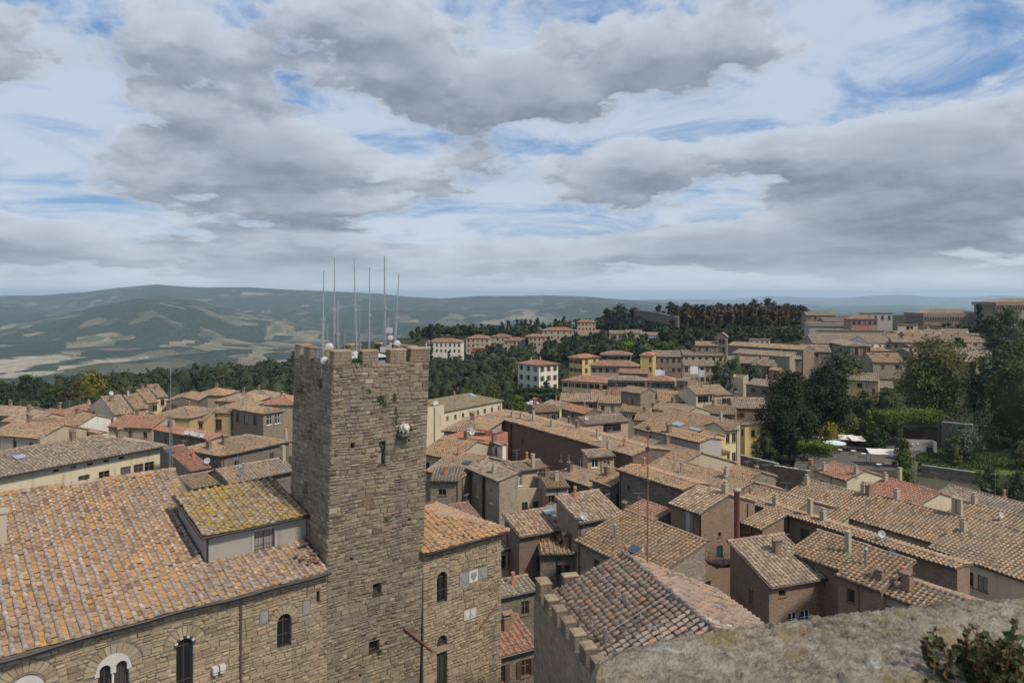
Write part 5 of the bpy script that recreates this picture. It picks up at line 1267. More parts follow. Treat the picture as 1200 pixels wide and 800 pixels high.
house('attic_house', 'small white plastered attic with one dark window at the foot of the brick wall', (573.5,517.5), 587, D1, 18.2, uC=596, kind='gable', pitch=14, wall='white', roof='grey', win=[W1('f',[.35],1,.75,1.0,.7)])
house('tiled_house', 'brown tiled roof with solar vent next to the tower edge', (497,552), 541, 128, 16, rv=(520,526), wall='stone', roof='mix', skyl=[(.7,.30,1.2,.8,'solar')], aer=[(.5,.3,1.6)])
house('tiled_house', 'small tiled roof above the brown roof next to the tower edge', (490,531), 531, 128, 17, rv=(510,509), wall='beige', roof='mix')
house('stone_house', 'stone outbuilding with one wide dark window and a stepped wall top', (503,563.5), 538, 92, 16.8, w=5, kind='shed', pitch=8, wall='stone', roof='grey', win=[('f',[.42],1,1.0,.8,1.0,3,'plain')])
house('tiled_house', 'small rust-brown lean-to roof in the courtyard behind the tower wing', (541,612), 566, D2, 13.5, rv=(533,590), kind='shed', pitch=16, wall='stone_dark', roof='red')
house('tiled_house', 'house with pale pinkish pyramid roof behind the roof terrace with dishes', (517,505), 568, 104, 17.2, rv=(555,484), kind='hip', pitch=16, wall='beige', roof='mix')
ter = house('terrace_house', 'house with a terracotta parapet terrace crowded with satellite dishes', (523,511), 568, 118, 17.6, w=7.5, kind='flat', wall='terracotta', win=[('f',[.4],1,2.4,1.3,1.5,3,'closed')], dish=[(.35,.45,.5),(.5,.3,.5)])
for k in range(9): m_ = MB(); m_.lathe((0,0,0), [(.14,0),(.2,.32),(.23,.34),(.2,.38),(0,.36)], 8); ob('flower_pot', m_.mesh('flower_pot', M['terracotta']), ter, (.5+k*.75, .14 if k % 2 else .13, ter.children[0].bound_box[6][2]-.005))
house('long_building', 'long cream building with dull brown hipped roof below the wooded bank', (520.6,482.5), 590.6, 37, 13, rv=(545,461.5), kind='hipr', pitch=17, wall='cream', roof='moss', win=[W1('f',8,1,.8,1.0,1.2),W1('f',[.3,.6],1,.9,1.8,3.8)], skyl=[(.72,.4,1.4,2,'skylight')])
house('flat_house', 'flat-topped cream block with satellite dishes next to the tower edge', (497,478), 520.5, 48, 14.5, w=9, kind='flat', wall='cream', dish=[(.8,.2,.55),(.6,.1,.45)], pipes=[('f',.5,.08,'pipe_dark')])
house('pink_house', 'salmon pink house with one wide dark loggia window', (686,497.5), 738, 66, 14.2, rv=(712,486), wall='pink', roof='grey', win=[('f',[.62],1,4.2,1.5,.4,3,'plain'),W1('f',[.28,.75,.9],1,.9,1.3,3.2)], dish=[(.1,.2,.4)])
house('stone_house', 'dark stone house with reddish roof and blind flank behind the long brick wall', (656,478.5), 684, 149, 15, uC=707, wall='stone_dark', roof='red', win=[W1('r',[.45],1,.9,1.1,.6)], aer=[(.2,.5,2.5)])
house('tiled_house', 'small brown tiled roof with red ridge behind the chimneys of the long brick house', (641,497), 673, 149, 12.5, rv=(660,489.5), wall='stone', roof='grey')
house('stone_house', 'low dark walled house with pale roof edge left of the reddish roof', (628,483), 657, 72, 14.5, w=7, wall='stone_dark', roof='mix', win=[W1('f',[.75],1,.8,1.1,.8)])
house('tiled_house', 'small tiled house with clay stacks beside the end of the brick wall', (598,490), 634, 110, 13, rv=(615,480), kind='hip', wall='beige', roof='mix', chim=[(.5,.5,'clay'),(.7,.4,'plaster')])
house('cream_house', 'small cream gabled house with grey tiles below the long pale yellow house', (634,473.5), 654, 147, 11.5, uC=676, wall='paleyellow', roof='grey', win=[W1('f',[.5],1,1.0,1.3,.8),W1('r',[.4,.7],1,.9,1.1,.6)])
# --- villas and houses on the slope beyond
house('yellow_house', 'long pale yellow house with two rows of windows and pink hipped roof', (657,445.5), 713, 121, 11, rv=(690,440), kind='hip', pitch=15, wall='paleyellow', roof='red', win=[('f',7,2,1.0,1.4,.6,3.2,'shutb')])
house('villa', 'three-storey cream villa with shuttered windows and pink hipped roof above a hedge', (604,425.3), 631.5, 140, 13, uC=657, kind='hip', pitch=14, wall='villa', roof='red', oh=.7, win=[('f',3,3,1.05,1.9,.7,3.6,'shutg'),('r',3,3,1.05,1.9,.7,3.6,'shutg')], chim=[(.3,.4,'plaster'),(.6,.5,'plaster')])
house('yellow_house', 'two-storey yellow house with brown balconies and pink hipped roof behind the long yellow house', (664.5,418.3), 682.5, 138, 15.5, uC=704, kind='hip', pitch=17, wall='yellow', roof='red', oh=.6, win=[('f',3,2,.95,1.5,.8,3.3,'shutb'),('r',[.25,.75],2,1.5,1.9,.7,3.3,'closed')])
house('cream_house', 'cream house with red hipped roof and a dark conifer in front', (703,415.5), 741, 100, 16, rv=(722,411), kind='hip', wall='villa', roof='red', oh=.6, win=[('f',5,2,1.1,1.6,.6,3.3,'shut')])
house('pink_house', 'pale pink house with red hipped roof and square grey-shuttered windows', (690,428.3), 749, 102, 14.5, rv=(718,422), kind='hip', wall='pink', roof='red', oh=.6, win=[('f',7,2,1.2,1.5,.9,3.4,'shutg')])
house('tiled_house', 'low house with dull pink roof between the pink house and the laundry', (724,437), 760, 108, 14.8, rv=(742,432.5), wall='redbrown', roof='red')
house('pink_house', 'pinkish house with grey roof and green shutters beside the stone chapel', (711,445.3), 757, 101, 14, rv=(732,440.3), kind='hip', wall='pink', roof='grey', win=[('f',6,2,.95,1.4,.6,3.2,'shut')])
house('stone_chapel', 'plain stone block with yellow-brown tiles and arched doorways', (726,458), 750, 141, 17, uC=769.5, wall='stone', roof='moss', pitch=19, win=[W1('f',[.5],1,.9,2.2,4.2),('r',[.28,.8],1,1.1,2.6,2.6,3,'plain')], cat='chapel')
house('tiled_house', 'beige house with pink hipped roof and green shutters behind the stone block', (757,446), 792, 104, 15, rv=(775,440), kind='hip', wall='beige', roof='red', win=[('f',4,2,.95,1.4,.6,3.2,'shut')])
house('stone_house', 'narrow stone tower house with one arched brown window', (792,446), 806, 118, 16.8, w=7, pitch=10, wall='stone', roof='grey', win=[('f',[.45],1,1.1,1.9,.9,3,'closed')])
house('cream_house', 'cream house with long dark loggia under a grey-brown roof', (816,462.5), 837, 72, 15, rv=(818,452.5), wall='cream', roof='mix', win=[('f',[.42],1,3.2,1.5,.5,3,'plain'),W1('f',[.88],1,.8,1.4,.5),W1('f',[.3,.7],1,1.0,1.3,4.0)])
house('beige_house', 'beige house with recessed balcony openings next to the loggia house', (837,463), 858, 72, 14.6, rv=(845,450.5), wall='beige', roof='mix', win=[('f',[.3],1,1.3,2.0,1.2,3,'plain'),W1('f',[.62,.85],1,1.1,1.3,1.0)])
house('tiled_house', 'low brown roof with a white tank between the chapel and the loggia house', (770,470), 822, 100, 12.5, rv=(795,458), wall='redbrown', roof='mix')
lh = house('stone_house', 'long grey-brown stone house hung with white laundry under a broad grey roof', (765,417.7), 800, 96, 17, rv=(800,411), wall='stone', roof='grey', win=[W1('f',5,2,1.0,1.4,.8,3.4)])
house('stone_house', 'beige house with grey roof adjoining the long laundry-hung stone house', (800,416.5), 849, 96, 17.5, rv=(820,410.5), wall='beige', roof='grey', win=[W1('f',6,2,1.0,1.3,.7,3.3)])
lh2 = house('stone_house', 'beige house with lower grey roof, awnings and laundry beside the round trees', (801,428.5), 839, 97, 15.6, rv=(820,422), kind='shed', pitch=15, wall='beige', roof='grey', win=[W1('f',6,2,1.1,1.4,.6,3.3)])
house('yellow_house', 'yellow house with red roof and round tree beside the laundry house', (749,416.5), 766, 108, 18, w=11, kind='hip', wall='yellow', roof='red', win=[W1('f',[.8],2,1.0,1.5,.8,3.3)])
# --- far row beyond the wooded dip
FAR = 'houses on the far wooded rise'
house('white_house', 'white house with orange-red hipped roof and small balconies beyond the wood', (498,400.8), 541, 95, 13, w=11, kind='hip', wall='villa', roof='red', win=[W1('f',8,2,1.1,1.5,.9,3.2)])
house('apartment_block', 'brown apartment block with pink roof next to the white house with balconies', (545.6,396.3), 574, 96, 12, w=12, kind='hip', wall='beige', roof='red', win=[W1('f',5,3,1.1,1.4,.8,3.1)], cat='building')
house('apartment_block', 'brown apartment block with pink roof between two other apartment blocks', (574,394.8), 598, 96, 12.6, w=12, kind='hip', wall='sandplaster', roof='red', win=[W1('f',4,3,1.1,1.4,.8,3.1)], cat='building')
house('apartment_block', 'brown apartment block with lower pink roof stepping toward the cream villa', (590,399.2), 616, 100, 11.6, w=12, kind='hip', wall='beige', roof='red', win=[W1('f',5,4,1.1,1.4,.8,3.1)], cat='building')
house('garage', 'low red-brown shed among trees in front of the apartment blocks', (552,408.3), 572, 96, 7, w=8, kind='hip', wall='redbrown', roof='red', cat='shed')
house('tiled_house', 'low pink-roofed house between the apartment blocks and the pines', (614,394.5), 640, 96, 14.5, w=10, kind='hip', wall='sandplaster', roof='red', win=[W1('f',5,2,1.0,1.4,.8,3.1)])
house('tiled_house', 'sandy house with pink roof behind the long white house of the far row', (635,387), 673, 96, 16, w=12, kind='hip', wall='sandplaster', roof='red', win=[W1('f',5,2,1.0,1.4,.8,3.1)])
house('stone_house', 'grey stone end of the long white house with pink roof', (656,389.5), 671.5, 97, 14, w=11, wall='stone', roof='red', win=[W1('f',3,2,1.0,1.5,.9,3.2)])
house('white_house', 'long white house with red roof and many shuttered windows below the pines', (671.5,389.7), 712, 97, 14, w=11, kind='hipr', wall='villa', roof='red', win=[('f',8,2,1.0,1.6,.9,3.2,'shutb')])
house('tower_house', 'pink house with raised red-roofed upper storey rising above the far row', (676,377.3), 698.5, 96, 21.6, w=10, kind='hip', wall='pink', roof='red', win=[W1('f',5,2,1.1,1.3,.8,3.1)])
house('tiled_house', 'pink house with brown roof adjoining the end of the long white house', (714,391), 738, 96, 15.2, w=11, wall='pink', roof='grey', win=[W1('f',5,2,1.0,1.5,.9,3.1)])
house('tiled_house', 'brown house with grey roof beside the pale blue house', (733,390.3), 753, 96, 16, w=11, wall='beige', roof='grey', win=[W1('f',3,2,1.0,1.5,.9,3.1)])
house('blue_house', 'pale blue white-walled house with brown roof below the old town wall', (751,392.8), 772, 100, 16, w=10, wall='paleblue', roof='grey', win=[W1('f',[.45,.75],2,1.1,1.4,1.0,3.2)])
house('tiled_house', 'small pink roof half hidden by the bright round trees', (705,405.5), 718, 98, 11.5, w=7, kind='hip', wall='redbrown', roof='red')
# --- church and old quarter to the right
house('church', 'long stone church nave with pale tiled roof beside a bell gable', (852,404.5), 941, 142, 22, rv=(900,402.5), wall='stone', roof='mix', win=[('f',[.16,.42,.66,.9],1,.8,1.0,1.2,3,'plain')], cat='church')
house('church_aisle', 'lower stone aisle with grey lean-to roof below the church nave', (857,413.5), 925, 142, 20.0, w=4.5, kind='shed', pitch=15, wall='stone_pale', roof='grey', cat='church')
house('bell_gable', 'stone bell gable with two arched openings at the end of the church', (839,394.6), 852.5, 118, 24.3, w=2.4, kind='gablex', pitch=38, wall='stone', roof='mix', win=[('f',[.33,.67],1,.9,1.6,1.0,3,'plain'),('f',[.33,.67],1,.9,1.6,4.0,3,'plain')], cat='bell gable')
house('white_house', 'pale plain house with pink roof behind the church nave', (877.5,397.3), 903, 106, 22, uC=917, wall='villa', roof='red', win=[W1('f',4,1,1.0,1.2,.9)])
house('pink_house', 'small flat-roofed mauve house right of the church', (940,395), 957, 112, 21, uC=967, kind='hip', pitch=8, wall='pink', roof='grey')
house('ochre_house', 'small orange house with one slit window below the church', (900,433.5), 913.5, 132, 17.2, uC=919, wall='redbrown', roof='mix', win=[W1('f',[.5],1,.6,1.6,1.2)])
house('flat_house', 'blank grey-beige block beside the olive trees', (855,441.5), 871, 118, 16, w=8, kind='flat', wall='sandplaster')
house('tiled_house', 'grey tiled house behind the tall dark evergreen', (873,450), 908, 142, 15.2, rv=(893,444.5), wall='stone', roof='grey')
house('palace', 'stone palace with a row of tall dark windows under a grey roof', (991,405.3), 1022, 97, 21, w=27, kind='hip', pitch=15, wall='stone', roof='grey', win=[('f',6,2,1.1,2.7,.7,4.6,'plain')], cat='palace')
house('tiled_house', 'low wide house with grey roof in front of the long palace', (952,402.5), 993, 100, 20.6, rv=(975,393), wall='stone', roof='grey', win=[W1('f',4,1,1,1.3,.8)])
house('tiled_house', 'grey roofed house between the long palace and the palace with tall windows', (1018,402), 1046, 84, 21, rv=(1030,393.5), wall='white', roof='grey', win=[W1('f',3,1,1,1.5,.7)])
house('palace', 'long palace with hipped roof and pilastered cream end wall', (956,386.8), 1037, 101, 23.6, uC=1050, kind='hip', pitch=15, wall='beige', roof='mix', win=[W1('r',3,1,1.4,3.0,1.2)], cat='palace')
house('tiled_house', 'orange-brown upper block with blue-grey shutters on top of the old quarter', (997,374), 1029.5, 97, 28.3, w=12, kind='hip', wall='redbrown', roof='red', win=[('f',5,1,1.3,1.7,.9,3,'shutg')])
house('long_building', 'long grey building with orange-brown roof along the skyline of the old quarter', (1006,366.7), 1047, 97, 30, uC=1051, kind='hip', pitch=12, wall='greyplaster', roof='warm', win=[W1('f',5,1,1.3,2.2,1.4)])
house('tiled_house', 'low grey-roofed house on the skyline beside the rust-coloured trees', (945,369.5), 980, 97, 28, w=12, wall='stone', roof='grey', win=[W1('f',5,1,1.1,1.5,.8)])
house('tiled_house', 'stone house with brick stacks below the skyline of the old quarter', (965,376.5), 1003, 97, 25.6, w=12, wall='stone', roof='grey', win=[W1('f',4,1,1.1,1.5,.8)], chim=[(.8,.5,'brick'),(.6,.5,'brick')])
house('long_building', 'low building with pale flat-pitched roof in front of the orange-brown block', (948,382.5), 998, 98, 24, w=10, kind='shed', pitch=10, wall='greyplaster', roof='grey')
house('stone_house', 'stone house with two arched openings beside the palace with tall windows', (1021,411.5), 1052, 76, 18.3, w=7, wall='stone', roof='mix', win=[('f',[.62,.8],1,1.4,1.8,.8,3,'plain')])
house('stone_house', 'pale stone house with wide tiled roof below the arched openings', (1023,424.5), 1062, 100, 17, rv=(1042,413.5), wall='stone_pale', roof='mix', win=[W1('f',[.3,.75],1,1.1,1.4,.8)], chim=[(.2,.4,'brick'),(.6,.3,'brick')])
house('beige_house', 'ochre-beige house with grey roof between the round trees', (991,445), 1030, 118, 14.2, rv=(1025,437.5), wall='ochre', roof='grey', win=[W1('f',[.42],1,1.3,1.3,.8),W1('f',[.85],1,.9,2.2,2.2)])
house('tiled_house', 'low grey tiled roof in front of the ochre-beige house', (990,453), 1048, 112, 10.5, rv=(1015,446), wall='beige', roof='grey')
house('cream_house', 'cream house with dark balcony below the fortress', (1052,380.3), 1076, 103, 25, uC=1090, wall='cream', roof='mix', win=[('f',[.6],1,3,1.6,.8,3,'plain'),W1('r',4,1,1,1.4,1.2)])
house('small_house', 'small pale house with pinkish hipped roof among the trees under the fortress', (1134,411.5), 1158.5, 100, 17.5, w=9, kind='hip', wall='ochre', roof='grey', win=[W1('f',2,1,1,1.4,.9)])
# --- yellow houses and roofs around the tall evergreen
house('tiled_house', 'broad brown roof with two pale skylights beyond the narrow grey house', (741,501), 824, 150, 15, rv=(800,481), kind='shed', wall='beige', roof='mix', skyl=[(.42,.46,2.6,1.4,'skylight'),(.68,.42,2.6,.8,'skylight'),(.40,.2,1,1,'skylight')], chim=[(.55,.2,'pipe')])
house('yellow_house', 'yellow gabled house at the end of the roof with skylights', (815,510), 831, 150, 17.3, uC=852, wall='yellow', roof='mix', pitch=16, win=[W1('f',[.4,.8],1,.8,1.8,.7),W1('r',[.3],1,.7,2.0,1.0)])
house('cream_house', 'narrow pale yellow house with washing line beside the strong yellow house', (850,505), 866, 66, 17.4, rv=(850,494), wall='paleyellow', roof='mix', win=[W1('f',[.25,.75],2,.8,1.5,.6,3.2)], chim=[(.7,.6,'tall')])
house('yellow_house', 'strong yellow house with dark windows partly hidden by the tall evergreen', (864,496.5), 873, 150, 12.2, uC=918, kind='hip', wall='yellow', roof='mix', pitch=15, win=[('r',[.22,.52,.82],2,1.2,1.5,1.3,3.4,'plain'),W1('f',[.5],1,.6,1.3,1.0)], gutter=True)
house('yellow_house', 'low yellow house with red striped tiles and a blue roof strip', (820,529.5), 833, 150, 16.2, uC=856, kind='hip', wall='yellow', roof='red', pitch=15, skyl=[(.5,.35,.5,2.0,'solar')])
house('tiled_house', 'low brown roof with terracotta ridge in front of the yellow houses', (828,552.5), 873, 150, 14, rv=(850,541.5), wall='stone', roof='mix', chim=[(.2,.3,'clay')])
house('shed', 'small ochre shed with tiled top in the walled yard', (880,567), 911, 70, 9.0, rv=(892,555), kind='gable', wall='ochre', roof='grey', cat='shed')
house('tiled_house', 'brown roofed house between the laundry balcony houses and the tall evergreen', (858,478), 900, 100, 13, rv=(880,466), wall='brick', roof='grey')
# --- old town left of the tower
house('long_building', 'long cream building with ribbed grey-brown roof behind the palace roof', (-70,572), 197, 32, 20, rv=(100,512.5), kind='hipr', pitch=15, wall='cream', roof='striped', win=[('f',[.60,.70,.81,.88,.94],1,1.35,1.25,1.9,3.2,'plain'),('f',[.47,.55,.63,.71,.79],1,.7,.3,.55,3,'nosill')], chim=[(.64,.48,'brick'),(.86,.42,'brick'),(.5,.5,'plaster')], oh=.7, skyl=[(.36,.3,1.2,.9,'skylight')])
house('tiled_house', 'wide hip-roofed house with hatch and skylight close against the tower foot', (258.5,535), 342, 32, 16, rv=(300,507), kind='hip', pitch=15, wall='stone_dark', roof='mix', chim=[(.1,.45,'brick'),(.25,.35,'brick'),(.97,.1,'tall')], skyl=[(.5,.7,1.5,1,'solar')])
house('tiled_house', 'red-brown lean-to roof with small dish beside the slim grey mast', (223.5,552.5), 249, 40, 18.3, rv=(215,521), kind='shed', pitch=14, wall='stone_dark', roof='red', dish=[(.95,.1,.4)], skyl=[(.05,.8,.9,1.2,'solar')])
house('stone_house', 'dark wall topped with pink tiles and a row of four white dishes', (177,503), 246, 124, 16.6, w=4, pitch=10, wall='stone_dark', roof='red', dish=[(.62,.02,.42),(.70,.02,.42),(.79,.02,.42),(.88,.02,.42)])
house('stone_house', 'stone house with hipped roof and four pale windows beside the tower', (269,478.5), 308, 128, 15, uC=335, kind='hip', wall='stone', roof='mix', win=[('f',[.2,.45,.75],1,1.2,2.0,.7,3,'shutg'),('r',[.3,.7],1,1.3,2.0,.5,3,'white')], chim=[(.2,.3,'pipe')])
house('ochre_house', 'ochre church-like house with one arched window and wide roof', (236,483.5), 271, 97, 14, rv=(250,463), kind='hip', wall='ochre', roof='mix', win=[('f',[.55],1,1.5,2.4,1.4,3,'plain')])
house('ochre_house', 'ochre house with hipped roof and a row of low windows', (173,488.5), 223, 102, 14, rv=(205,474), kind='hip', wall='ochre', roof='mix', win=[W1('f',5,1,1.0,1.3,2.6)])
house('tiled_house', 'small ochre lean-to between the two ochre houses', (220,493), 239, 97, 13, w=5, kind='shed', wall='ochre', roof='mix', win=[W1('f',2,1,.9,1.0,.6)])
house('tiled_house', 'house with peaked reddish roof at the edge of the dark wood beside the tower', (300,474), 346, 96, 12, rv=(325,461.5), kind='hip', wall='beige', roof='red', chim=[(.4,.5,'brick')])
house('cream_house', 'stone-sided house with cream front at the start of the stepped row', (133,486.5), 158, 46, 14, uD=104, wall='cream', roof='mix', win=[W1('f',[.25,.6],1,1.0,1.6,.6)], dish=[(.5,.5,.5)])
house('cream_house', 'second cream house of the stepped row', (157,480), 175, 46, 13.4, uD=132, wall='cream', roof='mix', win=[W1('f',[.3,.7],1,1.0,1.6,.6)], aer=[(.5,.5,2)])
house('cream_house', 'third cream house of the stepped row', (172,472.5), 187, 46, 12.8, uD=148, wall='paleyellow', roof='mix', win=[W1('f',[.3,.7],1,1.0,1.6,.6)], chim=[(.5,.5,'brick')])
house('cream_house', 'fourth cream house of the stepped row nearest the wood', (184,466), 198, 46, 12.2, uD=160, wall='cream', roof='mix', win=[W1('f',[.5],1,1.0,1.6,.6)])
house('grey_house', 'low grey house with red-brown roof below the autumn trees', (71,481), 104, 100, 12.8, w=8, kind='hip', wall='greyplaster', roof='red', win=[W1('f',[.7],1,.9,1.4,.7)])
house('yellow_house', 'small pale yellow gable with dark window among the low roofs', (86,503), 117, 122, 14.6, uC=128.5, wall='paleyellow', roof='mix', win=[W1('r',[.5],1,.9,1.4,1.0)], aer=[(.2,.5,2)])
house('tiled_house', 'orange-brown roofs with two black flues behind the mossy attic roof', (268,567), 348, 42, 18.2, rv=(320,538), wall='stone_dark', roof='warm', chim=[(.2,.1,'pipe'),(.28,.2,'pipe'),(.97,.4,'tall')])
house('tiled_house', 'low tiled roof behind the mossy attic roof next to the mast', (225,573), 268, 42, 18, rv=(240,553), kind='shed', pitch=10, wall='stone_dark', roof='mix')
house('stone_house', 'dark gabled house among the low roofs near the wood', (193,470.5), 233, 80, 11.6, w=12, kind='gablex', pitch=15, wall='stone_dark', roof='mix')
LG = 'low roofs beyond the long cream building'
LGL = ['low house with long tiled roof and beige walls behind the cream building','low cream-walled house tucked against the ridge of the long cream building','low white-walled house with brown roof beside the grey house','low red-roofed house in front of the stepped cream row','low ochre-walled house among the roofs below the broad dark tree','low red-roofed beige house beneath the dense dark green tree','low beige house between the yellow gable and the stepped cream row','low beige house under the dark tree at the end of the wood']
for q_, (u, v, ub, an, z_, w_, wl_, rf_) in enumerate(((-14,509,45,110,15,10,'beige','mix'),(28,506,74,42,14.6,9,'cream','mix'),(60,497,92,104,13.5,9,'white','mix'),(125,500,178,102,13,10,'beige','red'),(0,494,40,104,13,9,'ochre','mix'),(38,490,78,104,12.5,9,'beige','red'),(120,492,160,100,12.5,8,'beige','mix'),(-20,486,20,104,12,9,'beige','mix'))):
    house('tiled_house', LGL[q_], (u,v), ub, an, z_, w=w_, wall=wl_, roof=rf_, win=[W1('f',3,1,.9,1.2,.8)], chim=[(.3,.5,'brick')], group=LG, aer=[(.6,.5,2)])
for u, v, ub, z_, lb_ in ((250,470,300,11.5,'hip-roofed house squeezed between the arched ochre house and the stone house'),(225,463,262,11,'hip-roofed house at the edge of the wood behind the dark gabled house'),(270,466,318,10.5,'hip-roofed house at the edge of the wood behind the stone house with pale windows')):
    house('tiled_house', lb_, (u,v), ub, 97, z_, w=10, kind='hip', wall='beige', roof='mix', group='roofs behind the ochre houses', chim=[(.5,.5,'brick')])
# packed roofs below the fortress and other gaps
r_ = random.Random(21); OG = 'packed stone houses below the fortress'
for row, (v, z_, n, u0, u1) in enumerate(((391,23.2,6,1052,1104),(395,22.4,6,1046,1116),(400.5,21.2,6,1040,1120),(407,19.8,6,1050,1124),(414,18.6,5,1064,1128),(421,17.4,4,1066,1110))):
    for k in range(n):
        u = u0 + (u1-u0)*(k+r_.uniform(.2,.6))/n; an = r_.choice((100,112,148,72,128))
        wa_, ro_, nw_, ck_ = r_.choice(('stone','stone_dark','beige','cream','stone','stone_pale')), r_.choice(('mix','grey','grey','striped')), r_.choice((2,3)), r_.choice(('brick','plaster'))
        lb_ = 'small %s house with %s roof, %s-window floors and %s stack below the fortress' % ({'stone':'brown stone','stone_pale':'pale stone','stone_dark':'dark stone'}.get(wa_, wa_), {'mix':'brown','striped':'ribbed pale'}.get(ro_, ro_), ('two','three')[nw_-2], {'plaster':'plastered'}.get(ck_, ck_))
        house('stone_house', lb_, (u, v+r_.uniform(-1,1)), None, an, z_+r_.uniform(-.6,.6), L=r_.uniform(9,15), w=r_.uniform(8,11), wall=wa_, roof=ro_, pitch=r_.uniform(14,20),
              win=[W1('f',nw_,2,1.0,1.3,.7,3.1)], chim=[(r_.uniform(.2,.8),.5,ck_)], group=OG)
G2 = 'packed roofs between the church and the brick houses'
G2L = ['beige house with brown roof below the pinkish green-shuttered house','beige house with brown roof at the foot of the stone chapel','brown stone house with low roof in front of the long pale yellow house','beige red-roofed house below the long pale yellow house','brown stone house below the loggia house','stone house with grey roof at the right end of the church aisle','wide stone house with grey roof below the church aisle','stone house beside the bell gable','stone house with grey roof next to the small orange house','stone house with grey roof right of the church nave','white house with brown roof below the cream house with dark balcony','stone house with grey roof beside the narrow tower house','beige house with brown roof right of the salmon pink house','beige house between the stone chapel and the roof with skylights','tiny beige red-roofed house against the stone chapel']
for q_, (u, v, ub, an, z_, rvv, wl_, rf_) in enumerate(((700,472,735,100,12,(718,463),'beige','mix'),(725,482,760,110,13,(742,474),'beige','mix'),(655,470,700,100,11,(680,461),'stone','mix'),(690,466,728,104,11,(710,457),'beige','red'),(822,484,862,110,12.6,(842,475),'stone','mix'),(905,420,940,110,19.2,(925,413),'stone','grey'),(850,425,900,112,18.3,(875,418),'stone','grey'),(815,405,842,100,21,(830,400),'stone','mix'),(880,428,905,120,18.2,(890,421),'stone','grey'),(940,412,975,104,20.3,(958,404),'stone','grey'),(1040,396,1056,100,22.5,(1048,391),'white','mix'),(790,455,818,104,14,(805,447),'stone','grey'),
       (742,492,772,112,13.6,(757,483),'beige','mix'),(760,478,800,150,13.2,(780,470),'beige','mix'),(716,462,732,105,12,(724,456),'beige','red'))):
    house('tiled_house', G2L[q_], (u,v), ub, an, z_, rv=rvv, wall=wl_, roof=rf_, win=[W1('f',3,1,.9,1.2,.7)], chim=[(.3,.5,'brick')], group=G2)

# --- balcony, flue and pillar of the tall brick house
def on_house(root, x, y, z): return Vector((x, y, z))
def child_world(name, me, root, wpos_, rz=0.0):
    mw = Matrix.Translation(root.location) @ root.rotation_euler.to_matrix().to_4x4(); p = mw.inverted() @ Vector(wpos_)
    return ob(name, me, root, p, (0,0,rz-root.rotation_euler.z))
fp = PY(863.5, 650, 70.5); fh = PY(863.5, 573, 70.5).z-fp.z; mb = MB(); mb.lathe((0,0,-.5), [(.27,0),(.27,fh+.3),(.30,fh+.32)], 12); child_world('flue', mb.mesh('flue', M['redpipe'], True), h14, fp)
mb = MB(); mb.lathe((0,0,fh-.2), [(.34,0),(.42,.12),(.42,.2),(0,.34)], 12); child_world('flue_cap', mb.mesh('flue_cap', M['concrete'], True), h14, fp)
pp = PY(808.5, 634, 75.5); hh = PY(808.5, 601, 75.5).z-pp.z; mb = MB(); mb.box(-.28,.28,-.28,.28,-1,hh); mb.box(-.34,.34,-.34,.34,hh,hh+.12); child_world('chimney', mb.mesh('chimney', M['greyplaster']), h14, pp, .5)
bp = PY(842, 658.5, 69.5); mb = MB(); mb.prism([(-1.2,.9,0),(-1.2,-.3,0),(-.7,-.9,0),(.0,-1.1,0),(.7,-.9,0),(1.2,-.3,0),(1.2,.9,0)], (0,0,.16)); mb.prism([(-1.05,.9,-.25),(-1.05,-.2,-.25),(0,-.85,-.25),(1.05,-.2,-.25),(1.05,.9,-.25)], (0,0,.25)); child_world('balcony', mb.mesh('balcony', M['copper']), h14, bp, R(-30))
mb = MB()
for x, y in ((-1.2,-.3),(-.7,-.9),(0,-1.1),(.7,-.9),(1.2,-.3)): mb.tube((x*.97,y*.97,.16),(x*.97,y*.97,1.05),.02,n=5)
for a, b in (((-1.2,-.3),(-.7,-.9)),((-.7,-.9),(0,-1.1)),((0,-1.1),(.7,-.9)),((.7,-.9),(1.2,-.3))): mb.tube((a[0]*.97,a[1]*.97,1.05),(b[0]*.97,b[1]*.97,1.05),.025,n=5)
child_world('balcony_rail', mb.mesh('balcony_rail', M['metal_dark']), h14, bp, R(-30))

# ------------------------------------------------------------------ laundry hung from the houses
def cloth_mesh(w_, h_, mat):
    nx, nz = 6, 4; vs = []; fs = []
    for j in range(nz+1):
        for i in range(nx+1): vs.append((w_*(i/nx-.5), .05*math.sin(i*1.9+j*.4), -h_*j/nz))
    for j in range(nz):
        for i in range(nx): a = j*(nx+1)+i; fs.append((a,a+1,a+nx+2,a+nx+1))
    mb = MB(); mb.add(vs, fs); mb.add([(x,y+.02,z) for x,y,z in vs], [f[::-1] for f in fs]); return mb.mesh('hanging_cloth', M[mat])
for (u, v, Y_, w_, h_, mt, lb) in ((772,433,266,2.4,3.0,'cloth_white','white sheet hung from the grey-brown stone house'),(776.5,433.5,266,1.6,2.8,'cloth_lilac','pale lilac sheet hung beside the white one on the stone house'),(813.5,429,246,2.6,2.6,'cloth_white','white awning cloth on the beige house with lower grey roof'),(822,433.5,246,2.0,2.2,'cloth_lilac','pale cloth hung on the beige house balcony'),(860,513,150,1.0,.9,'cloth_white','white towel on the narrow pale yellow house')):
    o_ = ob('hanging_cloth', cloth_mesh(w_, h_, mt), None, PY(u, v, Y_)); tag(o_, lb, 'laundry')

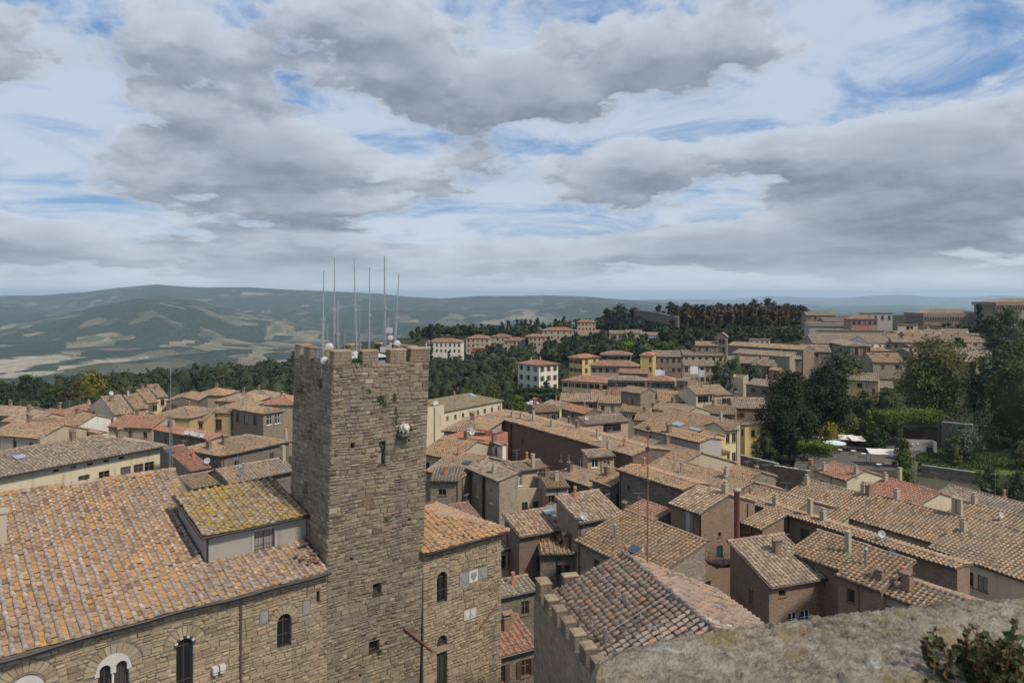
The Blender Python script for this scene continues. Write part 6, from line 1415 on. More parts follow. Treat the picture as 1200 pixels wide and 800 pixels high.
# ------------------------------------------------------------------ fortress
def fortress(label, u0, u1, v_par, v_cor, v_roof, Y, depth, ang, zbase):
    a = PY(u0, v_par, Y); th = R(ang); ex = Vector((math.sin(th), math.cos(th))); k = (u1-600)/F; L = (k*a.y-a.x)/(ex.x-k*ex.y)
    H = a.z - zbase; hc = (v_cor-v_par)/F*Y; rise = (v_par-v_roof)/F*Y
    e = empty('fortress', (a.x, a.y, zbase), math.atan2(ex.y, ex.x)); tag(e, label, 'fortress')
    mb = MB(); bt = H*.16; zc_ = H-hc; o_ = .9
    lo = [(-bt+o_,-bt+o_,0),(L+bt-o_,-bt+o_,0),(L+bt-o_,depth+bt-o_,0),(-bt+o_,depth+bt-o_,0)]; md = [(o_,o_,zc_*.75),(L-o_,o_,zc_*.75),(L-o_,depth-o_,zc_*.75),(o_,depth-o_,zc_*.75)]; hi = [(o_,o_,H),(L-o_,o_,H),(L-o_,depth-o_,H),(o_,depth-o_,H)]
    mb.add(lo+md+hi, [(i,(i+1)%4,4+(i+1)%4,4+i) for i in range(4)] + [(4+i,4+(i+1)%4,8+(i+1)%4,8+i) for i in range(4)] + [(8,9,10,11)])
    ob('wall', mb.mesh('wall', M['stone']), e)
    mb = MB(); zp = H-hc*.45
    mb.box(0, L, 0, .55, zp, H); mb.box(0, L, depth-.55, depth, zp, H); mb.box(0, .55, .55, depth-.55, zp, H); mb.box(L-.55, L, .55, depth-.55, zp, H)
    ob('parapet', mb.mesh('parapet', M['stone']), e)
    c = MB(); c.prism([(0,-.05,0),(0,1.0,0),(0,1.0,-hc*.62),(0,.55,-hc*.42)], (.6,0,0)); cm = c.mesh('corbel', M['stone_pale']); n = int(L/1.45)
    for k in range(n): ob('corbel', cm, e, (.3+k*(L-1.1)/(n-1), 0, zp-.005))
    for k in range(int(depth/1.45)): ob('corbel', cm, e, (L, .3+k*1.45, zp-.005), (0,0,math.pi/2))
    ri = 3.4; pl = [[(ri,ri,H),(L-ri,ri,H),(L-depth*.42,depth/2,H+rise),(depth*.42,depth/2,H+rise)], [(L-ri,ri,H),(L-ri,depth-ri,H),(L-depth*.42,depth/2,H+rise)], [(ri,depth-ri,H),(ri,ri,H),(depth*.42,depth/2,H+rise)], [(L-ri,depth-ri,H),(ri,depth-ri,H),(depth*.42,depth/2,H+rise),(L-depth*.42,depth/2,H+rise)]]
    mb = MB()
    for p_ in pl: mb.prism([(x,y,z-.08) for x,y,z in p_], (0,0,.07))
    rf = ob('roof', mb.mesh('roof', M['tile_grey']), e)
    V_, F_, R_ = merge_geo([tile_geo(tile_layout(p_, .6, 1.0), 2) for p_ in pl]); tag(ob('tiling', np_mesh('tiling', V_, F_, R_, [M['tile_warm']]), rf), kind='stuff')
    wm = MB(); wm.box(-.5,.5,-.02,.3,0,1.5); w_ = wm.mesh('window', M['wood_dark'])
    for k in range(5): ob('window', w_, e, (L*(k+.5)/5, o_-.01, zc_-2.4))
    BOXES.append((a.x+ex.x*L/2, a.y+ex.y*L/2+depth/2, L/2+3, depth/2+3, ex.x, ex.y))
fortress('massive stone fortress with a band of corbels under its parapet on the ridge', 1082, 1159, 367, 377, 362.5, 452, 26, 94, 15)
fortress('round-shouldered fortress keep with corbelled top above the trees at the end of the ridge', 1167, 1240, 354, 363, 349.5, 430, 24, 92, 20)

# ------------------------------------------------------------------ trees
def prof_of(kind):
    if kind == 'cypress': return lambda h: np.interp(h, [0,.08,.3,.6,.85,1], [.35,.8,1,.85,.45,.04])
    if kind == 'cone': return lambda h: np.interp(h, [0,.1,.5,1], [.8,1,.6,.03])
    if kind == 'umbrella': return lambda h: np.interp(h, [0,.25,.55,.8,1], [.55,1,.95,.65,.1])
    if kind == 'column': return lambda h: np.interp(h, [0,.1,.5,.8,1], [.7,.95,1,.85,.25])
    return lambda h: np.interp(h, [0,.12,.35,.6,.82,1], [.42,.8,1,.95,.68,.12])
def crown(c, Rr, H, kind, n, leaf, seed, core=True, lump=.28, squash=1.0):
    """leaf faces spread through a lumpy crown volume; returns V, faces, rnd"""
    r = np.random.default_rng(seed); pf = prof_of(kind)
    ncl = max(10, n//34)
    ch = r.random(ncl)**.9; cp = r.random(ncl)*2*np.pi; ct = np.sqrt(r.uniform(.38, 1, ncl))
    ph = r.random(6)*6.28
    lum = 1 + lump*(np.sin(cp*2+ph[0])*np.sin(ch*7+ph[1])*.6 + np.sin(cp*3+ph[2]+ch*5)*.5 + r.normal(0,.35,ncl))
    rad = pf(ch)*Rr*ct*lum
    C = np.stack([np.cos(cp)*rad, np.sin(cp)*rad*squash, ch*H], 1); crn = r.random(ncl)
    k = r.integers(0, ncl, n); sig = Rr*(.115 if kind not in ('cypress',) else .22)
    P_ = C[k] + r.normal(0, 1, (n,3))*np.array([sig, sig*squash, min(sig*.75, H*.07)])
    ax = np.array([0,0,H*.42]); out_ = P_-ax; out_ /= np.linalg.norm(out_, axis=1)[:,None]+1e-6
    nrm = out_*.8 + np.array([0,0,.35]) + r.normal(0,.65,(n,3)); nrm /= np.linalg.norm(nrm, axis=1)[:,None]
    t1 = np.cross(nrm, r.normal(0,1,(n,3))); t1 /= np.linalg.norm(t1, axis=1)[:,None]+1e-6; t2 = np.cross(nrm, t1)
    s = leaf*r.uniform(.6, 1.35, n)[:,None]; a = t1*s*.5; b = t2*s*.38
    V = np.stack([P_-a, P_-b*.9+a*.1, P_+a, P_+b], 1).reshape(-1,3)
    q = np.arange(n)[:,None]*4; Fs = [np.concatenate([q,q+1,q+2,q+3],1)]; Rn = [np.clip(.74*crn[k]+.26*r.random(n), 0, 1)]
    if core:
        na_, nh = 10, 8; hh = np.linspace(.06,.94,nh); an = np.linspace(0, 2*np.pi, na_, endpoint=False); A_, H_ = np.meshgrid(an, hh)
        rr_ = pf(H_)*Rr*.52*(1+r.normal(0,.10,A_.shape)); V2 = np.stack([np.cos(A_)*rr_, np.sin(A_)*rr_*squash, H_*H], -1).reshape(-1,3)
        i_ = np.array([(j*na_+k2, j*na_+(k2+1)%na_, (j+1)*na_+(k2+1)%na_, (j+1)*na_+k2) for j in range(nh-1) for k2 in range(na_)]) + len(V)
        cap = np.array([[ (nh-1)*na_+k2 for k2 in range(na_)]]) + len(V)
        Fs += [i_, cap]; Rn += [r.random(len(i_))*.3, np.array([.2])]; V = np.concatenate([V, V2])
    return V + np.array(c), Fs, Rn
def trunk_mesh(h, r0, Rr, seed, limbs=5):
    r = random.Random(seed); mb = MB(); p = Vector((0,0,-.6)); q = Vector((r.uniform(-.1,.1)*Rr, r.uniform(-.1,.1)*Rr, h*.55))
    mb.tube(p, q, r0*1.25, r0*.8, 8); top = Vector((q.x*1.5, q.y*1.5, h)); mb.tube(q, top, r0*.8, r0*.35, 7)
    for k in range(limbs):
        a = 2*math.pi*(k+r.random()*.5)/limbs; s = q.lerp(top, r.uniform(0,.7)); e = s + Vector((math.cos(a)*Rr*.6, math.sin(a)*Rr*.6, Rr*r.uniform(.3,.6))); mb.tube(s, e, r0*.42, r0*.12, 5)
    return mb.mesh('trunk', M['bark'])
TN = [0]
def tree(label, u, vtop, Y, wpx, kind='round', mat='leaf_dark', n=2600, name='tree', group=None, cat='tree', bare=.22, z=None, squash=1.0, leafk=1.0, zt=None, lump=.28):
    TN[0] += 1; sd = TN[0]*7+3
    x = (u-600)/F*Y; zg = g1(x, Y) if z is None else z
    top = ZC-(vtop-HV)/F*Y if zt is None else zt; H = max(top-zg, 1.0); Rr = wpx/2*Y/F*.84
    e = empty(name, (x, Y, zg), random.uniform(0, 6.28)); tag(e, label, cat, group)
    b = H*bare; leaf = max(.24, 2.1*Y/F)*leafk
    V, Fs, Rn = crown((0,0,b), Rr, H-b, kind, n, leaf, sd, squash=squash, lump=lump)
    ob('crown', np_mesh('crown', V, Fs, Rn, [M[mat]]), e)
    ob('trunk', trunk_mesh(b+(H-b)*.45, max(.12, Rr*.07), Rr, sd, 5 if kind in ('round','umbrella') else 2), e)
    return e
# tall evergreens and garden trees on the right
tree('tall dark evergreen with dense upright crown beside the strong yellow house', 925, 437, 160, 76, 'column', 'leaf_ever', 9000, bare=.06, leafk=1.3)
tree('dark round evergreen behind the tall dense one', 968, 429, 186, 66, 'round', 'leaf_ever', 7000, bare=.06, leafk=1.3)
tree('broad olive-green tree with yellowish top in the hillside garden', 1098, 397, 192, 104, 'round', 'leaf_olive', 6500, bare=.08, leafk=1.5, lump=.34)
tree('narrow dark cypress standing between the two broad garden trees', 1141, 424, 186, 15, 'cypress', 'leaf_pine', 1800, name='cypress')
tree('taller dark cypress standing between the two broad garden trees', 1152, 417, 184, 16, 'cypress', 'leaf_pine', 1800, name='cypress')
tree('huge dark green tree filling the far end of the garden', 1190, 406, 168, 116, 'round', 'leaf_mid', 8500, bare=.06, leafk=1.5, lump=.34)
tree('small dark tree leaning over the yard wall beside the yellow house', 897, 507, 150, 34, 'round', 'leaf_dark', 2400, bare=.1)
tree('light green garden tree in front of the broad olive-green tree', 1037, 456, 178, 44, 'round', 'leaf_mid', 2600, bare=.08)
tree('loose green tree beside the bright pergola', 1012, 457, 178, 42, 'round', 'leaf_mid', 2400, bare=.08)
tree('yellow-green shrub under the dark round evergreen', 974, 497, 168, 44, 'umbrella', 'leaf_yellow', 1600, name='shrub', cat='shrub', bare=.05)
tree('green shrub mass between the evergreen and the pergola', 1000, 487, 174, 46, 'umbrella', 'leaf_olive', 1800, name='shrub', cat='shrub', bare=.05)
tree('bright leafy shrub rising beside the pergola', 1022, 484, 170, 34, 'round', 'leaf_bright', 1700, name='shrub', cat='shrub', bare=.05)
tree('clipped dark box shrub below the bright pergola', 1026, 502, 165, 30, 'column', 'leaf_dark', 1500, name='shrub', cat='shrub', bare=.02)
tree('brown-green round shrub beside the beige awning', 1060, 514, 150, 30, 'round', 'leaf_olive', 1600, name='shrub', cat='shrub', bare=.02)
tree('bushy bright green tree beside the cream gable', 1061, 531, 128, 33, 'round', 'leaf_bright', 2200, bare=.05)
tree('grey-green bush in the middle of the lawn', 1130, 499, 158, 46, 'round', 'leaf_grey', 2600, name='shrub', cat='shrub', bare=.12)
tree('slim olive bush on the lawn beside the retaining wall', 1118, 510, 154, 22, 'column', 'leaf_olive', 1200, name='shrub', cat='shrub', bare=.1)
tree('pale olive bush at the far edge of the lawn', 1198, 518, 150, 34, 'round', 'leaf_olive', 1500, name='shrub', cat='shrub', bare=.05)
tree('dark leafy laurel spilling over the garden edge', 1160, 546, 130, 50, 'umbrella', 'leaf_mid', 2600, name='shrub', cat='shrub', bare=.02)
tree('very dark laurel mass at the lower garden edge', 1196, 552, 124, 60, 'umbrella', 'leaf_dark', 2600, name='shrub', cat='shrub', bare=.02)
for (u, vt, Y, wp, k, mt, lb) in ((1182,360,335,46,'round','leaf_mid','round green tree on the slope under the fortress keep'),(1160,372,330,36,'round','leaf_dark','dark round tree beside the fortress wall'),(1192,384,290,50,'round','leaf_grey','grey-green tree on the slope below the keep'),
        (1147,357,360,11,'cypress','leaf_pine','dark cypress in front of the fortress keep'),(1132,382,340,28,'round','leaf_dark','dark oak at the foot of the fortress'),(1142,394,300,36,'round','leaf_olive','yellowish tree below the fortress'),(1122,397,280,26,'round','leaf_mid','small green tree beside the packed houses'),
        (1168,396,270,34,'round','leaf_dark','dark tree behind the small pale house'),(1208,372,300,44,'round','leaf_mid','green tree at the end of the slope below the keep'),(1112,412,250,30,'round','leaf_mid','green tree behind the broad olive-green tree')):
    tree(lb, u, vt, Y, wp, k, mt, 1700 if k == 'round' else 900, bare=.08, leafk=1.3)
for (u, vt, Y, wp, mt, lb) in ((842,424,222,36,'leaf_mid','round green tree against the blank grey-beige block'),(862,419,232,42,'leaf_mid','taller round tree behind the blank grey-beige block'),(851,432,210,28,'leaf_grey','grey-green olive in front of the round trees'),(888,428,225,34,'leaf_grey','silvery olive tree below the church'),(1000,424,228,34,'leaf_olive','yellow-green tree below the palace with tall windows'),(761,423,272,11,'leaf_mid','small round tree in front of the yellow house')):
    tree(lb, u, vt, Y, wp, 'round', mt, 1700, bare=.1)
tree('dark spreading cedar in front of the palace with tall windows', 988, 407, 238, 44, 'umbrella', 'leaf_grey', 2200, bare=.3)
# pines and groves on the skyline
for (u, vt, Y, wp, lb) in ((712,362,520,26,'dark pine of the clump nearest the red-roofed upper storey'),(727,357.5,520,32,'tallest dark pine of the clump above the far houses'),(744,361,520,30,'broad dark pine beside the tallest in the clump'),(758,370,510,28,'lower dark pine of the clump against the town wall'),(733,368,500,34,'front dark pine of the clump above the far houses'),(748,372,495,26,'small dark pine in front of the old town wall')):
    tree(lb, u, vt, Y, wp, 'round', 'leaf_pine', 2000, name='pine_tree', bare=.02)
for (u, vt, Y, wp, lb) in ((772,358,600,16,'dark pine behind the old town wall'),(786,354,600,22,'higher dark pine behind the old town wall'),(803,355,600,20,'dark tree where the rust-brown avenue meets the town wall'),(884,352,600,22,'rounded dark tree rising above the rust-brown avenue'),(900,351,600,26,'tallest dark tree above the rust-brown avenue'),(920,356,590,26,'dark tree behind the skyline end of the rust-brown avenue'),(938,359,585,20,'last dark tree above the rust-brown avenue')):
    tree(lb, u, vt, Y, wp, 'round', 'leaf_pine', 1300, name='pine_tree', bare=.02)
r_ = random.Random(8)
for row, (Y0, n_, v0) in enumerate(((478,19,359),(492,18,357.5),(505,16,356.5))):
    for k in range(n_):
        u = 790+154*(k+.5)/n_+r_.uniform(-2,2); vv = v0 + 2.5*abs(u-860)/80 + r_.uniform(-1,1)
        tree('rust-brown tree of the clipped avenue above the church', u, vv, Y0+r_.uniform(-3,3), 21, 'umbrella', 'leaf_rust', 650, group='rust-brown avenue above the church', bare=.16, leafk=1.25, lump=.2)
for k in range(12):
    u = 742+84*k/11; tree('dark shrub at the foot of the rust-brown avenue', u+30, 384+r_.uniform(-1.5,2), 455, 15, 'round', 'leaf_dark', 420, group='dark shrubs below the avenue', name='shrub', cat='shrub', bare=.0)
CG = 'dark cypresses on the far rise'
for (u, vt, wp) in ((500,386,5),(506,383,5),(515,389,9),(527,384,4),(533,386,7),(548,387,8),(553,382,4),(558,383,4.5),(563,385,5),(568,384,5),(572,380,4.5),(580,381,8),(588,378,6),(596,376,9),(606,373.5,5),(611,375,4.5),(616,373,6),(622,374,5),(630,372.5,8),(637,376,6),(645,377,5),(651,374,5),(660,371,8),(664,378,6)):
    tree('dark narrow cypress on the far rise behind the apartment blocks', u, vt, 600, wp*1.25, 'cypress' if wp < 7 else 'column', 'leaf_pine', 380, group=CG, name='cypress', bare=.05)
for (u, vt, wp) in ((581,387,9),(589,387,8),(597,388,7),(604,387,7),(617,383,8),(630,384,8),(664,376,10)):
    tree('golden autumn tree in front of the far cypresses', u, vt, 580, wp, 'round', 'leaf_yellow', 350, group='golden trees on the far rise', bare=.1)
for (u, vt, Y, wp, lb) in ((582,427,300,7,'slim dark cypress in the wood left of the cream villa'),(617,394,440,5.5,'slim cypress beside the lower apartment block'),(505,390,410,5,'slim cypress in front of the white far house'),(526,412,400,4,'small cypress in the wooded dip')):
    tree(lb, u, vt, Y, wp, 'cypress', 'leaf_pine', 700, name='cypress', bare=.03)
for (u, vt, Y, wp, mt, lb) in ((736,401,372,46,'leaf_bright','broad bright green umbrella pine above the cream house'),(756,403,365,36,'leaf_bright','second bright green umbrella pine beside the broad one'),(778,402,355,34,'leaf_mid','green round tree next to the bright umbrella pines'),(700,399,395,34,'leaf_dark','dark tree below the long white house'),(680,401,390,38,'leaf_dark','dark spreading tree above the yellow house'),(622,415,330,32,'leaf_mid','pale-topped tree just behind the cream villa')):
    tree(lb, u, vt, Y, wp, 'umbrella', mt, 1700, bare=.15)
tree('dark little conifer in front of the cream house with red roof', 721, 413, 280, 8, 'cone', 'leaf_pine', 500, bare=.05)
tree('dark round shrub in front of the cream villa', 640, 445.5, 278, 10, 'round', 'leaf_dark', 700, name='shrub', cat='shrub', bare=.02)
for (u, vt, Y, wp, k, mt, lb) in ((108,433,262,44,'round','leaf_yellow','tall yellowing tree behind the stepped cream row'),(92,447,250,30,'round','leaf_olive','brownish tree beside the tall yellowing tree'),(30,441,262,52,'round','leaf_dark','broad dark tree next to the yellowing tree'),(58,464,214,34,'round','leaf_dark','dense dark green tree beside the low grey house'),(60,450,255,26,'round','leaf_mid','round green tree behind the dense dark one'),(4,449,250,36,'round','leaf_dark','dark tree at the end of the left wood'),(78,455,240,24,'round','leaf_rust','reddish-brown tree beside the low grey house'),(135,450,262,26,'round','leaf_olive','olive-green tree at the head of the stepped row')):
    tree(lb, u, vt, Y, wp, k, mt, 2600, bare=.08)
for (u, vt, Y, wp, mt, lb) in ((550,452,210,40,'leaf_mid','leafy tree behind the long cream building'),(575,449,220,34,'leaf_olive','light green tree near the end of the long cream building'),(528,456,205,30,'leaf_dark','dark tree between the tower and the long cream building'),(605,462,222,26,'leaf_bright','bright bush beside the long cream building'),(598,470,208,30,'leaf_mid','low green bush at the end of the long cream building')):
    tree(lb, u, vt, Y, wp, 'round', mt, 2000, bare=.05)

# hedges
def hedge(label, pts, h, w_, mat, n, name='hedge'):
    """clipped hedge following ground points"""
    V = []; Fs = []; Rn = []; off = 0; c0 = pts[0]; r = np.random.default_rng(len(label))
    seg = [np.linalg.norm(np.array(b)-np.array(a)) for a, b in zip(pts[:-1], pts[1:])]; tot = sum(seg)
    P_ = []
    for (a, b), L in zip(zip(pts[:-1], pts[1:]), seg):
        k = int(n*L/tot); t_ = r.random(k); a = np.array(a); b = np.array(b); d = (b-a)/L; s = np.array([-d[1], d[0], 0]); s /= np.linalg.norm(s)+1e-9
        face = r.random(k); lat = np.where(face < .5, r.uniform(-1,1,k), np.where(face < .8, -1, 1))*w_/2; zz = np.where(face < .5, 1, r.random(k))*h
        P_.append(a + np.outer(t_, b-a) + np.outer(lat+r.normal(0,.12,k), s) + np.outer(zz+r.normal(0,.22,k)+.25*np.sin(t_*23)+.2*np.sin(t_*9), [0,0,1]))
    P_ = np.concatenate(P_); n = len(P_); nrm = r.normal(0,.6,(n,3)) + np.array([0,-.3,.6]); nrm /= np.linalg.norm(nrm,axis=1)[:,None]
    t1 = np.cross(nrm, r.normal(0,1,(n,3))); t1 /= np.linalg.norm(t1,axis=1)[:,None]; t2 = np.cross(nrm, t1); lf = max(.22, 2.0*c0[1]/F); s = lf*r.uniform(.6,1.3,n)[:,None]; a = t1*s*.5; b = t2*s*.4
    V = np.stack([P_-a, P_-b, P_+a, P_+b],1).reshape(-1,3); q = np.arange(n)[:,None]*4; Fs = [np.concatenate([q,q+1,q+2,q+3],1)]; Rn = [r.random(n)]
    base = np.array(c0); e = empty(name, c0); tag(e, label, 'hedge')
    ob('foliage', np_mesh('foliage', V-base, Fs, Rn, [M[mat]]), e)
    mb = MB()
    for (a_, b_) in zip(pts[:-1], pts[1:]):
        a_ = Vector(a_)-Vector(c0); b_ = Vector(b_)-Vector(c0); d = (b_-a_).normalized(); s_ = Vector((-d.y, d.x, 0))*(w_*.42)
        mb.prism([a_-s_, b_-s_, b_+s_, a_+s_], (0,0,h*.9))
    me = mb.mesh('stems', M[mat]); ob('stems', me, e)
def gp(u, Y, dz=0): x = (u-600)/F*Y; return (x, Y, g1(x, Y)+dz)
hedge('dark clipped hedge along the bank in front of the cream villa', [gp(596,282),gp(620,276),gp(652,270)], 3.0, 3.0, 'leaf_dark', 1500)
hedge('dark hedge in front of the long pale yellow house', [gp(612,262),gp(650,255)], 2.2, 2.5, 'leaf_mid', 700)
hedge('bright green vine-covered pergola beside the dark pavilion', [PY(1030,494,168),PY(1065,491,170),PY(1098,492,172)], 1.9, 4.5, 'leaf_bright', 2600, 'pergola')
hedge('bright green clipped hedge in the terrace garden', [PY(936,528,146),PY(955,530,144),PY(974,533,142)], 1.5, 2.2, 'leaf_bright', 1100)

# the woods: one mass
def wood(name, label, regions, seed, mat='leaf_wood', nl=190):
    r = np.random.default_rng(seed); gs = []
    for (u0, u1, Y0, Y1, n, h0, h1, yel) in regions:
        k = 0; tries = 0
        while k < n and tries < n*6:
            tries += 1
            Y = math.sqrt(r.uniform(Y0*Y0, Y1*Y1)); u = r.uniform(u0, u1); x = (u-600)/F*Y
            if blocked(x, Y, 1.5): continue
            h = r.uniform(h0, h1); Rr = h*r.uniform(.36,.55); z = g1(x, Y)
            V, Fs, Rn = crown((x, Y, z+h*.12), Rr, h*.88, 'round', nl, max(.8, 2.6*Y/F), int(r.integers(1e9)), lump=.2)
            tone = r.normal(0, .16) + (.35 if r.random() < yel else 0); Rn = [np.clip(a*.6+.15+tone, 0, 1) for a in Rn]
            gs.append((V, Fs, Rn)); k += 1
    V, Fs, Rn = merge_geo(gs); o_ = ob(name, np_mesh(name, V, Fs, Rn, [M[mat]])); tag(o_, label, 'wood', kind='stuff')
wood('woodland', 'dark mixed wood on the slope behind the roofs left of the tower', [(-80,350,235,300,150,8,12,.08),(-80,350,300,380,190,8,12,.05),(120,350,380,470,150,8,13,.03),(-60,150,380,440,60,7,10,.05)], 3)
wood('woodland', 'dark wood filling the dip between the tower and the cream villa', [(478,602,235,300,60,7,11,.25),(478,605,300,390,110,8,12,.1),(478,612,390,440,50,7,10,.05),(600,660,300,330,14,6,8,.2),(608,720,345,460,60,7,10,.05),(700,790,300,420,36,6,9,.1),(478,720,540,620,90,6,10,.03)], 5)
wood('woodland', 'green trees on the garden slope below the fortress', [(1040,1230,205,260,12,4,7,.25),(1110,1240,260,400,44,6,9,.2),(780,840,380,450,26,5,8,.05),(940,1000,430,470,8,4,7,0),(860,950,420,455,40,4,6,.1),(770,960,395,468,110,3.5,6,.06)], 7)
hw = random.Random(2)

# ------------------------------------------------------------------ terrace garden on the right
def sheet(name, pts, mat, dz=.05, n=1):
    mb = MB(); mb.poly([(p[0], p[1], p[2]+dz) for p in pts]); return ob(name, mb.mesh(name, M[mat]))
m, t, b = newmat('lawn', .95, .1); p = wpos(t); t.put(b, 'Base Color', t.mix(t.noise(p, .5, 6, .7), (.05,.085,.018), (.11,.15,.035))); bump(t, b, t.noise(p, 6, 4), .6, .1)
LZ = 4.6
def lw(u, v): return P(u, v, LZ)
mb = MB(); r0 = [lw(1060,545), lw(1100,553), lw(1240,560), lw(1240,522), lw(1118,522), lw(1080,530)]
mb.prism([(q.x, q.y, q.z-4) for q in r0], (0,0,4)); o_ = ob('lawn', mb.mesh('lawn', M['lawn'])); tag(o_, kind='structure')
gr = np.random.default_rng(5); n = 5200
px = []; 
uu = gr.uniform(1070, 1235, n); vv = gr.uniform(524, 551, n); Yy = F*(ZC-LZ)/(vv-HV); xx = (uu-600)/F*Yy; hh = gr.uniform(.25,.6,n); an = gr.uniform(0,6.28,n); wd = gr.uniform(.12,.25,n)
V = np.stack([np.stack([xx-np.cos(an)*wd, Yy-np.sin(an)*wd, np.full(n,LZ)],1), np.stack([xx+np.cos(an)*wd, Yy+np.sin(an)*wd, np.full(n,LZ)],1), np.stack([xx+gr.normal(0,.1,n), Yy+gr.normal(0,.1,n), LZ+hh],1)],1).reshape(-1,3)
o_ = ob('grass', np_mesh('grass', V, [np.arange(3*n).reshape(n,3)], [gr.random(n)], [M['leaf_mid']])); tag(o_, 'tufts of rough grass on the garden lawn', 'grass', kind='stuff')
# terrace paving
TZ4 = 4.9
mb = MB(); q4 = [P(930,548,TZ4), P(1075,551,TZ4), P(1078,508,TZ4), P(940,508,TZ4)]; mb.prism([(q.x,q.y,q.z-4) for q in q4], (0,0,4)); tag(ob('terrace', mb.mesh('terrace', M['paving'])), kind='structure')
def awning(label, u, v, Y, L, D, rz, mat='canvas', h=2.6):
    c = PY(u, v, Y); zg = g1(c.x, c.y); zg = max(zg, TZ4); e = empty('awning', (c.x, c.y, zg), rz); tag(e, label, 'awning'); h = c.z-zg
    vs = []; fs = []; nx, ny = 8, 5
    for j in range(ny+1):
        for i in range(nx+1): a, b_ = i/nx, j/ny; vs.append((L*(a-.5), D*(b_-.5), h + .5*b_ - .12*math.sin(a*math.pi)*math.sin(b_*math.pi) - .08*abs(math.sin(a*math.pi*2))))
    for j in range(ny):
        for i in range(nx): k = j*(nx+1)+i; fs.append((k,k+1,k+nx+2,k+nx+1))
    mb = MB(); mb.add(vs, fs); mb.add([(x,y,z-.03) for x,y,z in vs], [f[::-1] for f in fs]); ob('canvas', mb.mesh('canvas', M[mat], True), e)
    for sx in (-1, 1):
        for sy in (-1, 1): mb = MB(); mb.tube((sx*L*.48, sy*D*.48, 0), (sx*L*.48, sy*D*.48, h+(.5 if sy > 0 else 0)-.03), .05, n=6); ob('post', mb.mesh('post', M['metal_dark']), e)
awning('long beige awning over the garden tables with a centre fold', 988, 513, 168, 5.2, 3.6, R(-8))
awning('shorter beige awning beside the folded one over the garden tables', 1004, 514.5, 166, 3.0, 3.4, R(-8))
awning('beige awning standing alone next to the round shrub', 1034, 530, 152, 5.6, 3.4, R(-12))
def parasol(label, u, v, Y, r, mat):
    c = PY(u, v, Y); zg = max(g1(c.x, c.y), TZ4); e = empty('parasol', (c.x, c.y, zg)); tag(e, label, 'parasol'); h = c.z-zg
    mb = MB(); n = 12; mb.lathe((0,0,h), [(0,.55),(r*.5,.32),(r,.02),(r,-.18),(r*.98,-.16),(r*.5,.28),(0,.5)], n); ob('canopy', mb.mesh('canopy', M[mat]), e)
    mb = MB(); mb.tube((0,0,0),(0,0,h+.5),.035,n=7); ob('pole', mb.mesh('pole', M['wood']), e)
    for k in range(6): a = math.pi*k/3; mb = MB(); mb.tube((0,0,h-.1),(math.cos(a)*r*.9,math.sin(a)*r*.9,h+.0),.015,n=4); ob('rib', mb.mesh('rib', M['wood']), e)
    mb = MB(); mb.lathe((0,0,0),[(.35,0),(.35,.08),(.1,.14),(0,.14)],10); ob('base', mb.mesh('base', M['concrete']), e)
parasol('pale green round parasol beside the long beige awning', 978, 518.5, 160, 2.3, 'canvas_green')
parasol('white parasol half hidden by the round shrub', 1056, 527, 158, 1.5, 'cloth_white')
# tables and chairs glimpsed under the awnings
def table_set(u, Y, lb):
    x, y, z = gp(u, Y); z = max(z, TZ4); e = empty('garden_table', (x,y,z)); tag(e, lb, 'table', 'tables on the terrace')
    mb = MB(); mb.lathe((0,0,.72),[(0,.04),(.55,.04),(.55,0),(0,0)],12); ob('table_top', mb.mesh('table_top', M['cloth_white']), e)
    mb = MB(); mb.tube((0,0,0),(0,0,.72),.04,n=6); mb.lathe((0,0,0),[(.3,0),(.3,.04),(0,.05)],10); ob('leg', mb.mesh('leg', M['metal_dark']), e)
for u, Y in ((972,162),(984,164),(1000,163),(1012,160),(1030,150),(1040,151)): table_set(u, Y, 'small round white-topped table on the garden terrace')
# dark pavilion, red-capped gate wall and stone garden walls
e = house('garden_pavilion', 'dark garden pavilion with pale panels under the vine pergola', (1067,503.5), 1106, 100, 8.2, w=5, kind='flat', wall='wood_dark', zg=4.4, win=[('f',[.16],1,2.2,1.7,1.2,3,'white'),('f',[.42],1,1.6,1.7,1.2,3,'closed')], cat='pavilion')
e = house('garden_shed', 'small pale shed with flat top below the dark pavilion', (1064,517.5), 1098, 102, 6.9, w=3, kind='flat', wall='greyplaster', zg=4.4, win=[('f',[.75],1,1.4,1.2,.9,3,'plain')], cat='shed')
def wall_run(label, a, b, h, th_, mat, cap='concrete', name='garden_wall', za=None):
    a = Vector(a); b = Vector(b); e = empty(name, a, math.atan2(b.y-a.y, b.x-a.x)); tag(e, label, 'wall'); L = (b.xy-a.xy).length; dz = b.z-a.z
    mb = MB(); mb.prism([(0,-th_/2,-3),(L,-th_/2,dz-3),(L,-th_/2,dz+h),(0,-th_/2,h)][::-1], (0,th_,0)); ob('wall', mb.mesh('wall', M[mat]), e)
    n = max(2, int(L/.9))
    for k in range(n):
        m_ = MB(); x0, x1 = L*k/n+.01, L*(k+1)/n-.01; z0 = h+dz*k/n; m_.box(x0, x1, -th_/2-.06, th_/2+.06, z0+.003, z0+.1+.03*((k*7)%3)); ob('coping_stone', m_.mesh('coping_stone', M[cap]), e)
    return e
wall_run('dark stone retaining wall beside the vine pergola', PY(1104,508,164), PY(1140,512,160), 2.6, .6, 'stone_dark')
e = house('gate_roof', 'little red tiled gable over the garden gate', (1100,492.5), 1118, 96, 9.0, w=2.4, kind='gablex', pitch=30, wall='stone_dark', roof='red', zg=4.4, cat='gate')
wall_run('rough stone yard wall in front of the yellow house', PY(862,541,144), PY(912,553,136), 1.5, .6, 'stone_dark')
